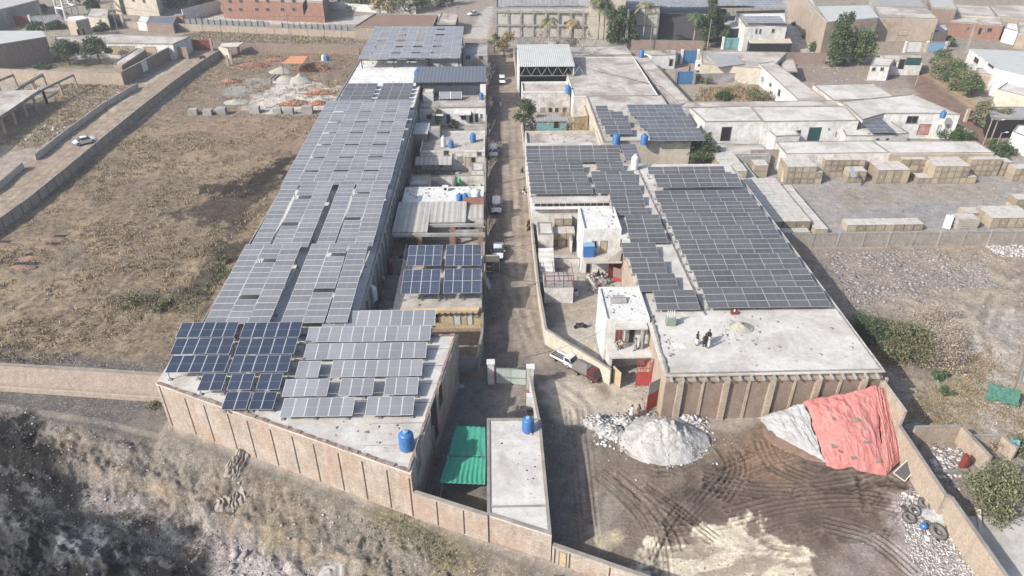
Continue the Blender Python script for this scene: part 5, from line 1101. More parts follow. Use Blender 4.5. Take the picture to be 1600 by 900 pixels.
# ------------------------------------------------------------ background west
r = pz('brick_school', 'two-storey red brick building with many small windows at the top left', 'building', 6.8, [(344,-3),(504,4),(512,-16),(345,-22)], 'brickr', 'concd', .3, [(0,1,[(x,y,x+6,y+5,'window','dark') for x in (356,373,398,415,438,456) for y in (12,-1)]),(1,2,[(472,8,480,22,'door','dark')])])
pz('green_roof_house', 'low brick house with mossy green-brown roof near the street end', 'building', 4.0, [(553,43),(676,42),(684,24),(586,22)], 'brickt', 'soil', .3)
pz('junk_shelter', 'small shelter with pale roof at the street end', 'shed', 3.6, [(682,38),(712,38),(716,24),(690,20)], 'dark', 'concd', .2)
wall_run('railway_wall', 'long tan wall with posts beyond the building site', 'wall', [P2(200,44),P2(290,48),P2(430,54),P2(560,60),P2(640,60)], 2.2, 'brickt', .3, posts=6.0)
def sheet_fence(label, pts, h, n):
    r = thing('sheet_fence', label, 'fence', P(*pts[0])); mb = MB(); po = MB()
    a = Vector(P(*pts[0])); b = Vector(P(*pts[1]))
    for i in range(n):
        p = a+(b-a)*(i/n); q = a+(b-a)*((i+.97)/n); h2 = h*random.uniform(.9, 1.05); mb.bar(p+Vector((0,0,h2/2)), q+Vector((0,0,h2/2)), .05, h2)
        po.box(p.x-.08,p.y-.2,0,p.x+.08,p.y-.05,h+.4)
    mb.build('sheet','fencem',r); each(po, 'post', 'dsteel', r)
sheet_fence('left run of tall corrugated grey sheet fence before the brick building', ((290,44),(424,50)), 3.2, 14)
sheet_fence('right run of tall corrugated grey sheet fence', ((443,52),(554,57)), 3.2, 12)
wall_run('white_wall', 'white wall beside the brick building courtyard', 'wall', [P2(512,14),P2(590,20),P2(650,22)], 2.6, 'white', .3)
wall_run('white_wall', 'white sloping wall left of the brick building', 'wall', [P2(288,34),P2(345,18)], 4.0, 'white', .3)
r = pz('yellow_apartments', 'tall pale yellow apartment block cut by the top edge', 'building', 13, [(165,-38),(235,-34),(250,-60),(170,-64)], 'cream', 'concd', .3, [(0,1,[(184,-5,190,22,'window','glass'),(205,-5,209,2,'window','dark'),(222,-2,226,4,'window','dark')])])
pz('yellow_gatehouse', 'low cream gatehouse with dark blue doors', 'building', 4, [(134,26),(168,28),(170,14),(140,14)], 'cream', 'concd', .2, [(0,1,[(155,30,158,36,'window','dark')])])
gate2('dark_gate', 'tall dark slatted gate beside the cream gatehouse', 168, 192, 42, 4.0, 'navy', 'cream')
gate2('red_gate', 'red sheet gate at the head of the lane', 304, 330, 79, 3.2, 'dred', 'beige')
gate2('red_gate', 'wide red gate in the white wall at the upper left', 18, 48, 40, 3.2, 'dred', 'white')
wall_run('white_wall', 'white wall pieces beside the wide red gate', 'wall', [P2(-20,40),P2(16,42)], 3, 'white', .3)
wall_run('white_wall', 'white wall right of the wide red gate', 'wall', [P2(50,40),P2(98,36)], 3, 'white', .3)
r = pz('brick_hut', 'square brown brick hut with dark openings and white roof', 'building', 6.0, [(103,30),(118,33),(138,29),(130,24),(106,26)], 'brickt', 'concw', .1, [(1,2,[(127,45,131,55,'window','dark'),(119,46,123,56,'door','dark')])])
r = pz('row_building', 'long row building with pale roof and shuttered bays behind the trees', 'building', 4.2, [(90,70),(166,68),(270,70),(297,58),(170,54),(84,58)], 'white', 'concd', .25, [(1,2,[(169,72,187,86,'gate','wood'),(189,72,210,85,'gate','wood'),(224,73,243,84,'gate','wood')])])
wall_run('brick_wall', 'tall tan brick wall along the front of the walled garden at upper left', 'wall', [P2(0,126),P2(120,131),P2(195,133)], 3.2, 'brickt', .35)
r = wall_run('brick_wall', 'brown brick garden wall with a white door beside the lane', 'wall', [P2(195,133),P2(272,90)], 3.4, 'brickb', .35); openings(r, P2(195.5,134), P2(272.5,91), [(219,97,229,113,'door','wplast')])
pz('brick_store', 'small roofless-looking brick store at the garden corner', 'building', 3.2, [(178,103),(190,104),(228,78),(214,76),(180,97)], 'brickb', 'concd', .2)
wall_run('brick_wall', 'short brick wall end beside the red gate', 'wall', [P2(272,90),P2(296,92)], 3.2, 'brickb', .35)
r = pz('metal_roof_hall', 'hall with pale metal roof and brown brick wall at the left edge', 'factory', 7.0, [(-60,78),(72,57),(66,48),(-60,48)], 'brickb', 'msheet', 0)
pz('white_porch', 'small white porch building at the left edge with a blue tank', 'building', 3.6, [(-40,90),(6,88),(4,80),(-40,80)], 'white', 'concw', .1, [(0,1,[(1,92,4,104,'door','dark')])])
r = thing('water_tower', 'tall white concrete water tower legs cut by the top edge', 'tower', P(105,30)); mb = MB()
for px, py in ((92,30),(104,32),(123,27),(112,24)):
    a = P(px,py); mb.tube((a[0],a[1],0),(a[0]*.99,a[1],24),.45,.35,8)
each(mb, 'leg', 'white', r); mb = MB(); cs = [P(92,30),P(104,32),P(123,27),P(112,24)]
for z in (4,9,14,19,24):
    for i in range(4): a, b = cs[i], cs[(i+1)%4]; mb.bar((a[0],a[1],z),(b[0],b[1],z),.5,.5)
each(mb, 'ring_beam', 'white', r); cx = sum(c[0] for c in cs)/4; cy_ = sum(c[1] for c in cs)/4; mb = MB(); mb.lathe(cx,cy_,[(3,24),(5.5,25.5),(5.5,30),(1,32)],20); mb.build('tank','white',r)
# lane walls
lw = [P2(x, y, 1.9) for x, y in ((-60,382),(0,340),(44,309),(95,268),(157,217),(215,170),(265,131),(305,102),(345,76))]
r = wall_run('panel_wall', 'long grey concrete panel wall between the lane and the dry field', 'wall', lw, 1.9, 'beige', .22, posts=3.0, postmat='curb', ph=.12)
wall_run('lane_wall', 'low plastered wall along the far side of the lane, upper run', 'wall', [P2(x,y,1.2) for x, y in ((53,242),(100,205),(160,162),(214,130))], 1.2, 'cream', .25)
wall_run('lane_wall', 'low plastered wall along the far side of the lane, lower run', 'wall', [P2(x,y,1.2) for x, y in ((-30,303),(0,283),(34,254))], 1.2, 'cream', .25)
# bare concrete frame of an unfinished building
r = thing('unfinished_building', 'unfinished concrete frame of slanting beams on posts at the left', 'unfinished building', P(60,170)); bm_ = MB(); ps = MB()
for (a, b) in (((-60,225),(66,140)), ((-40,180),(66,116)), ((30,138),(66,117)), ((66,140),(114,117)), ((-60,150),(20,117))):
    A3 = P(*a,3.4); B3 = P(*b,3.4); bm_.bar(A3, B3, .5, .5); A_ = Vector(A3); B_ = Vector(B3); k = max(1, int((B_-A_).length/5))
    for i in range(k+1): p = A_+(B_-A_)*i/k; ps.box(p.x-.22,p.y-.22,-.1,p.x+.22,p.y+.22,3.2)
each(bm_, 'beam', 'curb', r); each(ps, 'post', 'beige', r); mb = MB(); mb.prism(PP(3.75,(-70,235),(0,182),(62,140),(-60,145)),3.68,3.8); each(mb, 'roof_slab', 'concd', r)
r = thing('entrance_shelter', 'small ruined shelter with pale slab roof at the end of the panel wall', 'shelter', P(358,95)); mb = MB(); mb.prism(PP(3.2,(344,72),(372,72),(380,66),(346,67)),3.0,3.2); mb.build('roof','conc',r); mb = MB()
for px, py in ((357,103),(363,100),(374,84)): a = P(px,py); mb.box(a[0]-.3,a[1]-.3,0,a[0]+.3,a[1]+.3,3.0)
each(mb, 'post', 'beige', r); mb = MB(); a = P(345,88); b = P(360,92); mb.bar((a[0],a[1],1.4),(b[0],b[1],1.4),.3,2.8); mb.build('wall','cream',r)
r = thing('canopy', 'orange cloth canopy on thin poles among the brick heaps', 'canopy', P(460,105)); mb = MB(); q = [P(441,100,2.8),P(473,100,2.8),P(481,87,3.4),P(454,87,3.4)]; mb.prism([(p[0],p[1]) for p in q],2.9,[2.95,2.95,3.3,3.3]); mb.build('cloth','orange',r); mb = MB()
for p in q: mb.tube((p[0],p[1],0),(p[0],p[1],2.92),.06)
each(mb, 'pole', 'dsteel', r)
mb0 = MB(); mb0.box(-.9,-.9,0,.9,.9,1.9)
# block-work footings
fb = MB(); fb.box(-1.1,-.8,-.1,1.1,.8,1.5); blk = fb.build('concrete_block','concg',None,base=(0,0,0)); tag(blk,'x','concrete block','grey concrete blocks beside the heaps')
for i, (px, py) in enumerate(((303,179),(326,180),(347,178),(399,176),(434,177),(452,178),(481,176))):
    place(blk, '%s from the left of the grey concrete blocks in a row along the building site' % (['first','second','third','fourth','fifth','sixth','seventh'][i]), P(px,py), random.uniform(-.1,.1), random.uniform(.85,1.1))

wall_run('brick_wall', 'long brown brick wall across the back of the building site', 'wall', [P2(378,81),P2(470,83),P2(562,86)], 2.4, 'brickb', .3)
r = thing('striped_mast', 'red and white striped mast left of the brick building', 'mast', P(245,22)); a = P(245,24); mb = MB(); mb.tube((a[0],a[1],3.2),(a[0],a[1],12),.4,.3,8); mb.build('white_band','white',r); mb = MB(); mb.tube((a[0],a[1],0),(a[0],a[1],3.2),.7,.4,8); mb.build('red_band','redgate',r)
r = thing('orange_kiosk', 'small orange kiosk beside the left fence run', 'kiosk', P(282,39)); a = P(282,40); mb = MB(); mb.box(a[0]-1.4,a[1],0,a[0]+1.4,a[1]+2,3.2); mb.build('wall','orange',r); mb = MB(); mb.box(a[0]-1.6,a[1]-.2,3.2,a[0]+1.6,a[1]+2.2,3.4); mb.build('roof','steel',r)
pz('dark_shed', 'low dark-roofed shed in front of the striped mast', 'shed', 3.0, [(228,36),(270,38),(276,26),(236,25)], 'brickb', 'navyr', .1)
pz('site_hut', 'small white roofed hut left of the orange kiosk', 'building', 2.8, [(214,34),(232,35),(234,26),(218,25)], 'white', 'concw', .1)
pz('far_hall', 'long grey hall at the upper left corner behind the red gate wall', 'factory', 6, [(-60,30),(60,0),(40,-14),(-60,6)], 'greyw', 'asb', .1)
pz('panel_hall', 'low hall with panel roof at the top edge right of the stair tower', 'factory', 8, [(1035,8),(1118,10),(1110,-12),(1030,-14)], 'greyw', 'gsheet', .1)
# ------------------------------------------------------------ water tanks
def make_tank(name, label, mat, r=.62, h=1.5, cat='water tank', lidm=None):
    t = thing(name, label, cat); mb = MB(); pf = [(r*.97,0)]
    for i in range(6):
        z = h*(.04+i*.15); pf += [(r, z), (r, z+h*.09), (r*.955, z+h*.105), (r*.955, z+h*.135)]
    pf += [(r*.97, h*.93), (r*.8, h), (r*.45, h*1.1)]; mb.lathe(0,0,pf,18); mb.build('tank_body', mat, t, True)
    mb = MB(); mb.lathe(0,0,[(r*.36,h*1.09),(r*.36,h*1.19),(r*.15,h*1.22)],12); mb.build('lid', lidm or mat, t)
    mb = MB(); mb.tube((r*.9,0,h*.1),(r*1.25,0,h*.1),.04); mb.tube((r*1.22,0,h*.1),(r*1.22,0,-.0),.04); mb.build('pipe','wplast',t); return t
tb = make_tank('water_tank','x','blue'); tw = make_tank('water_tank','x','wplast'); tl = make_tank('water_tank','x','blue',lidm='lblue'); tt = make_tank('water_tank','x','turq')
def tk(proto, px, py, z, s, lb, g=None): p = P(px,py,z); place(proto, lb, p, random.uniform(0,6), s, g)
tk(tl,636,699,6.05,1.18,'blue water tank with bleached lid at the front corner of the warehouse roof')
tk(tl,825,672,3.55,1.0,'blue water tank with bleached lid on the small flat-roofed room')
tk(tw,581,468,0.0+3.3,1.25,'tall pale tank beside the long warehouse above the yellow house')
tk(tb,718,314,4.0,.8,'left of two blue tanks with green cloth on the lime-washed roof')
tk(tb,727,314,4.0,.8,'right of two blue tanks with green cloth on the lime-washed roof')
tk(tw,744,313,4.0,1.15,'big white tank with green cover at the street end of the lime-washed roof')
tk(tb,739,221,3.7,1.0,'blue tank alone near the street on the peeling house roof')
tk(tb,705,230,3.7,.85,'blue tank next to a slim white one on the peeling house roof')
tk(tw,693,229,3.7,(.75,.75,1.25),'slim white tank on the peeling house roof')
tk(tb,752,155,4.1,.85,'blue tank at the street corner of the white villa roof')
tk(tb,652,122,6.3,1.15,'blue tank on the white warehouse roof beside the navy shed')
tk(tw,991,264,6.35,(1.05,1.05,1.5),'tall white tank between the panel tables on the east roofs')
tk(tb,962.5,225,5.65,1.2,'left of two blue tanks before the cream block panels')
tk(tb,1006,225,5.65,1.15,'right of two blue tanks before the cream block panels')
tk(tb,887.5,145,4.7,1.05,'blue tank on the low roof before the open trussed shed')
tk(tb,882,89,4.8,1.05,'blue tank at the left end of the long low roof below the palms')
tk(tb,1002,89,4.7,1.15,'blue tank on the strip roof beside the scalloped house')
tk(tb,1472,184,5.4,.9,'blue tank on the eastern part of the long white building')
tk(tt,1558,107,4.4,1.0,'turquoise tank on the small tan cottage')
tk(tb,511,95,0,1.0,'blue tank standing on the ground at the building site'); tk(tw,506,95,0,1.0,'white tank beside the blue one at the building site')
tk(tb,1,78,3.6,1.3,'blue tank on the porch at the far left edge')
# square blue-wrapped tank by the white tower
r = thing('covered_tank','square tank wrapped in blue sheet on the porch of the white tower','water tank',P(919,399,3.3)); a = P(919,399,3.3); mb = MB(); mb.box(a[0]-.75,a[1]-.6,3.3,a[0]+.75,a[1]+.6,5.1); mb.build('wrapped_body','blue',r); mb = MB(); mb.box(a[0]-.8,a[1]-.65,5.1,a[0]+.8,a[1]+.65,5.2); mb.build('cover','lblue',r)
# ------------------------------------------------------------ crates
cb = MB(); cb.box(-.5,-.5,0,.5,.5,1.0); cm = cb.build('crate','crate',None,base=(0,0,0)); tag(cm,'x','crate'); NCR = 0
def badge(o):                                                  # round pale stencil on the front board
    m_ = MB(); n_ = 8; m_.add([(.1*math.cos(6.283*i/n_),-.506,.5+.1*math.sin(6.283*i/n_)) for i in range(n_)]+[(.1*math.cos(6.283*i/n_),-.5,.5+.1*math.sin(6.283*i/n_)) for i in range(n_)],[tuple(range(n_))]+[(i,n_+i,n_+(i+1)%n_,(i+1)%n_) for i in range(n_)]); b = m_.build('stencil','cream',o); return b
badge(cm)
mbn = MB(); mbn.box(-.5,-.504,.02,.5,-.5,.05); mbn.box(-.5,-.504,.95,.5,-.5,.98); mbn.box(-.5,-.504,.05,-.47,-.5,.95); mbn.box(.47,-.504,.05,.5,-.5,.95); each(mbn,'board_edge','bark',cm)
def stack(desc, pl, pr, pb, nx_, ny_, nz_, cw=1.22, cd=2.35, ch=1.15, skip=lambda i,j,k: False, x0=None, y0=None, w=None):
    global NCR
    p = P(pl, pb, 0); x_ = p[0] if x0 is None else x0; y_ = p[1] if y0 is None else y0; cw = (P(pr,pb,0)[0]-x_)/nx_ if w is None else w/nx_
    for k in range(nz_):
        for j in range(ny_):
            for i in range(nx_):
                if skip(i,j,k): continue
                lb = '%s crate from the left%s, %s tier, %s' % (ORD[i], '' if ny_ == 1 else ', %s row deep' % ORD[j], ORD[k], desc)
                if len(lb.split()) > 16: lb = ' '.join(lb.split()[:16])
                o = place(cm, lb, (x_+cw*(i+.5)+random.gauss(0,.02), y_+cd*(j+.5)+random.gauss(0,.03), gz(x_,y_)*0+k*(ch+.01)), random.gauss(0,.008), (cw*.975, cd*.975, ch), 'stacked crates'); NCR += 1
stack('big left stack of gravel yard',1227,1283,288,5,2,3,skip=lambda i,j,k: k==2 and i==4)
stack('long stack behind the big left one',1284,1347,277,6,1,3)
stack('small stack topped by black panel',1323,1351,286,2,1,2)
stack('tall upright block mid yard',1368,1418,287,4,3,1,ch=2.7)
stack('narrow stack right of upright block',1402,1446,276,3,1,3)
stack('front right stack of gravel yard',1454,1509,287,5,2,3)
stack('single low crates left of front right stack',1432,1453,287,2,1,1)
stack('single low crates right of front right stack',1510,1524,287,1,1,1,ch=1.3)
stack('back right stack along the store wall',1510,1558,276,5,1,3)
stack('pair of stacks near the right edge',1560,1575,275,2,1,2,ch=1.4)
stack('tan stack at the right edge, back',1580,1610,284,3,1,2,ch=1.3)
stack('tan stack at the right edge, middle',1581,1612,335,2,1,2,ch=1.4)
stack('low row behind the boundary wall, right',1545,1612,357,5,2,1,ch=1.9)
stack('low row against the boundary wall, centre',1322,1442,362,8,1,1,ch=1.2)
stack('flat pale crates behind wrapped pile',1507,1560,343,4,1,1,ch=1.2)
stack('broad pale block beside the east roof',0,0,0,4,15,1,x0=42.2,y0=102.8,w=9.3,cd=1.17,ch=1.9)
stack('outer low row beside the east roof',0,0,0,1,12,1,x0=51.9,y0=101.6,w=2.1,cd=1.45,ch=1.1)
stack('low crates before the broad pale block',0,0,0,3,1,1,x0=44.0,y0=100.4,w=6.6,cd=1.6,ch=1.15)
stack('raised block north of the broad pale block',0,0,0,2,9,2,x0=42.0,y0=117.6+3.0,w=4.2,cd=1.1,ch=1.6)
stack('low row along the raised block',0,0,0,1,8,1,x0=46.4,y0=120.6,w=2.0,cd=1.2,ch=1.6)
stack('brown pair at the stone wall corner',0,0,0,1,2,2,x0=49.2,y0=125,w=2.6,cd=1.5,ch=1.2)
stack('front stack in yard beside the white tower',858,898,386,3,1,2,ch=1.2)
stack('back stack in yard beside the white tower',866,893,373,2,1,3,ch=1.2)
def plank(px, py, lb, mat, L=2.4, w=1.1, tilt=1.1, rz=.3, z=0, th=.05, name='leaning_board', cat='panel', leaf='board_face'):
    r = thing(name, lb, cat, P(px,py,z), rz); mb = MB(); c, s = math.cos(tilt), math.sin(tilt)
    for a in (0,): mb.add([(-w/2,0,0),(w/2,0,0),(w/2,L*c,L*s),(-w/2,L*c,L*s)],[(0,1,2,3)])
    o = mb.build(leaf, mat, r, base=None); o.modifiers.new('t','SOLIDIFY').thickness = th
    for v in o.data.vertices: v.co = v.co+OFF[r.name]
    return r
plank(1335,277,'black solar panel leaning on the small crate stack','pvnavy',2.0,1.1,.9,.5,2.4)
plank(1478,357,'black solar panel leaning against the wrapped pile','pvnavy',2.3,1.2,1.1,-.6,.0)
plank(1222,284,'two pale planks leaning on the big left crate stack','wood',3.2,.6,1.1,-.4)
r = thing('wrapped_pile','pile of white wrapped panels behind the boundary wall','pile of panels',P(1512,358)); a = P(1512,358)
for i in range(9):
    mb = MB(); dx = random.uniform(-.15,.15); mb.box(a[0]-2+dx,a[1],.02+i*.2,a[0]+1.6+dx,a[1]+2.2,.18+i*.2); mb.build('wrapped_panel','cream' if i%2 else 'concd',r)
# ------------------------------------------------------------ vehicles
def make_car(name, label, paint, kind='sedan'):
    t = thing(name, label, 'car'); L = 4.4
    S_ = {'sedan': [(-2.2,.45,.72,.72,.70,.6),(-2.1,.3,.82,.84,.80,.7),(-1.5,.22,.9,.98,.86,.72),(-1.0,.2,.93,1.0,.87,.70),(-.45,.2,.94,1.42,.88,.60),(.3,.2,.93,1.47,.88,.61),(.75,.2,.92,1.40,.88,.60),(1.35,.22,.9,.96,.87,.70),(2.0,.3,.76,.80,.82,.68),(2.2,.4,.6,.62,.7,.58)],
          'wagon': [(-2.2,.4,.9,1.3,.78,.6),(-2.12,.28,.95,1.45,.82,.64),(-1.5,.22,.95,1.53,.86,.66),(-1.0,.2,.95,1.55,.87,.66),(-.45,.2,.95,1.56,.88,.66),(.3,.2,.95,1.53,.88,.65),(.85,.2,.93,1.40,.88,.62),(1.4,.22,.92,.99,.87,.70),(2.0,.3,.8,.84,.82,.68),(2.2,.4,.6,.62,.7,.58)]}[kind]
    ring_ = []; vs = []
    for x, zb, zl, zt, wl, wt in S_:
        pts = [(-wl*.9,zb),(-wl,zb+.15),(-wl,(zb+zl)/2),(-wl*.98,zl),(-wt,zt-.04),(-wt*.85,zt),(wt*.85,zt),(wt,zt-.04),(wl*.98,zl),(wl,(zb+zl)/2),(wl,zb+.15),(wl*.9,zb)]
        vs.append([(x,y,z) for y, z in pts])
    nb = len(vs[0]); body = MB(); gl = MB(); flat = [p for r_ in vs for p in r_]; bf = []; gf = []
    for i in range(len(vs)-1):
        for j in range(nb):
            f = (i*nb+j, i*nb+(j+1)%nb, (i+1)*nb+(j+1)%nb, (i+1)*nb+j); zt0, zt1 = S_[i][3]-S_[i][2], S_[i+1][3]-S_[i+1][2]
            side = j in (3,7) and min(zt0,zt1) > .3; shield = j in (4,5,6) and abs(S_[i][3]-S_[i+1][3]) > .2 and max(S_[i][3],S_[i+1][3]) > 1.2
            (gf if side or shield or (j in (3,7) and max(zt0,zt1) > .3) else bf).append(f)
    bf += [tuple(range(nb))[::-1], tuple((len(vs)-1)*nb+k for k in range(nb))]
    body.add(flat, bf); o = body.build('body', paint, t, True)
    gl.add(flat, gf); each(gl,'window','glass',t)
    mb = MB(); mb.box(-.06,-.9,.93,.0,.9,.99); 
    for sx in (-1.35,1.35):
        for sy in (-1,1):
            w_ = MB(); w_.tube((sx,sy*.66,.32),(sx,sy*.9,.32),.32,n=14); wh = w_.build('wheel','black',t); w2 = MB(); w2.tube((sx,sy*.9,.32),(sx,sy*.915,.32),.19,n=10); w2.build('rim','steel',wh)
    for sy in (-1,1):
        m_ = MB(); m_.box(2.02,sy*.5,.6,2.2,sy*.75,.72); m_.build('headlight','wplast',t); m_ = MB(); m_.box(-2.24,sy*.5,.72,-2.1,sy*.74,.84); m_.build('tail_light','redgate',t)
        m_ = MB(); m_.box(.78,sy*.9,.95,.92,sy*1.06,1.08); m_.build('mirror',paint,t)
    m_ = MB(); m_.box(2.15,-.4,.4,2.23,.4,.55); m_.build('grille','dark',t)
    return t
sed = make_car('parked_car','x','carw','sedan'); wag = make_car('parked_car','x','carw','wagon')
def car(proto, px, py, rz, lb, g='white cars along the street'): p = P(px,py,0); place(proto, lb, (p[0],p[1],.02), rz, (1.06,1.06,1.06), g)
car(wag,775.5,327,-math.pi/2,'white estate car in the street beside the lime-roofed house, nose towards us')
car(sed,778,397,-math.pi/2-.03,'white saloon parked nearest in the street, beside the wooden stall')
car(wag,771,241,-math.pi/2,'white estate car parked in shade beside the peeling house')
car(wag,784.5,129,-math.pi/2,'small white van driving far up the street beyond the navy shed')
car(sed,134,224,-2.45,'white saloon parked alone on the western dirt lane')
car(sed,740,24,.6,'white car at the far street end by the top edge')
def make_pickup(label, paint, canopy):
    t = thing('pickup_truck', label, 'pickup truck'); mb = MB()
    prof = [(.62,.45),(.6,1.05),(.78,1.12),(1.05,1.75),(1.15,1.82),(1.95,1.78),(2.0,.5)]
    # cab-over body: x forward
    pts = [(.55,.4),(.55,1.72),(.75,1.8),(1.45,1.8),(1.62,1.72),(1.98,1.08),(2.05,.95),(2.08,.4)]
    n_ = len(pts); mb.add([(x,-.74,z) for x,z in pts]+[(x,.74,z) for x,z in pts], [tuple(range(n_)),tuple(range(n_,2*n_))[::-1]]+[(j,n_+j,n_+(j+1)%n_,(j+1)%n_) for j in range(n_)]); cab = mb.build('cab',paint,t)
    w_ = MB(); w_.add([(1.655,-.66,1.68),(1.99,-.68,1.1),(1.99,.68,1.1),(1.655,.66,1.68)],[(0,1,2,3)]); o = w_.build('windscreen','glass',t)
    for sy in (-1,1):
        w_ = MB(); w_.add([(.75,sy*.748,1.68),(1.5,sy*.748,1.68),(1.82,sy*.748,1.12),(.75,sy*.748,1.12)],[(0,1,2,3) if sy < 0 else (3,2,1,0)]); w_.build('side_window','glass',t)
        h_ = MB(); h_.box(2.06,sy*.48,.7,2.1,sy*.68,.84); h_.build('headlight','wplast',t)
        m_ = MB(); m_.box(1.75,sy*.76,1.15,1.85,sy*.92,1.35); m_.build('mirror','black',t)
    b_ = MB(); b_.box(-1.95,-.76,.55,.5,.76,.65); b_.build('bed_floor','dsteel',t)
    for (a, b, c, d) in ((-1.95,-.76,.5,-.71),(-1.95,.71,.5,.76),(-1.95,-.71,-1.9,.71),(.45,-.71,.5,.71)): s_ = MB(); s_.box(a,b,.65,c,d,1.0); s_.build('bed_side',paint,t)
    c_ = MB(); c_.box(-1.9,-.4,.35,.6,.4,.54); c_.box(2.06,-.7,.38,2.16,.7,.55); each(c_,'chassis','dsteel',t)
    for sx in (-1.2,1.35):
        for sy in (-1,1): w_ = MB(); w_.tube((sx,sy*.55,.28),(sx,sy*.78,.28),.28,n=14); wh = w_.build('wheel','black',t); w2 = MB(); w2.tube((sx,sy*.78,.28),(sx,sy*.795,.28),.17,n=10); w2.build('rim','steel',wh)
    if canopy:
        k = MB(); k.add([(-1.95,-.8,.85),(.55,-.8,.85),(.55,.8,.85),(-1.95,.8,.85),(-1.9,-.78,1.75),(.5,-.78,1.8),(.5,.78,1.8),(-1.9,.78,1.75),(-1.2,0,1.95),(-.1,0,2.08),(-.6,-.4,1.9),(-.6,.4,1.93)],
              [(0,1,5,4),(1,2,6,5),(2,3,7,6),(3,0,4,7),(4,5,10),(5,9,10),(4,10,8),(9,8,10),(5,6,9),(6,7,11),(6,11,9),(9,11,8),(7,8,11),(7,4,8)]); k.build('canopy','canvas',t)
    else:
        k = MB()
        for i in range(7): k.box(-1.8+i*.33,-.6,.66,-1.68+i*.33,.6,.7)
        each(k,'floor_rib','steel',t)
    return t
pk = make_pickup('white open-bed pickup parked behind the maroon one by the compound wall','carw',False); a = P(880,566); pk.scale = (.84,.84,.84); pk.location = (a[0],a[1],.02); pk.rotation_euler = (0,0,math.radians(-42))
pk2 = make_pickup('maroon pickup with grey canvas canopy parked by the compound wall','carr',True); a = P(916,588); pk2.location = (a[0],a[1],.02); pk2.rotation_euler = (0,0,math.radians(-42)); pk2.scale = (.86,.86,.86)
# motorcycles
def make_bike(label):
    t = thing('motorcycle', label, 'motorcycle')
    for x in (-.62,.62): w_ = MB(); w_.tube((x,-.05,.3),(x,.05,.3),.3,n=14); w_.build('wheel','black',t)
    m_ = MB(); m_.bar((-.6,0,.35),(0,0,.45),.18,.25); m_.bar((0,0,.45),(.45,0,.75),.2,.22); m_.bar((.62,0,.3),(.4,0,.95),.06,.06); m_.build('frame','dsteel',t)
    m_ = MB(); m_.bar((-.65,0,.78),(.05,0,.74),.24,.12); m_.build('seat','black',t); m_ = MB(); m_.bar((.38,-.32,.98),(.38,.32,.98),.04,.04); m_.build('handlebar','steel',t); m_ = MB(); m_.bar((.02,0,.78),(.38,0,.82),.24,.2); m_.build('fuel_tank','dred',t); return t
bk = make_bike('x'); place(bk,'motorcycle parked near the red gate at the head of the lane',P(317,92),.6); place(bk,'motorcycle parked alone in the sunlit walled yard',P(907,513),.1); place(bk,'motorcycle parked at the foot of the yard wall, street side',P(826,352),1.2)
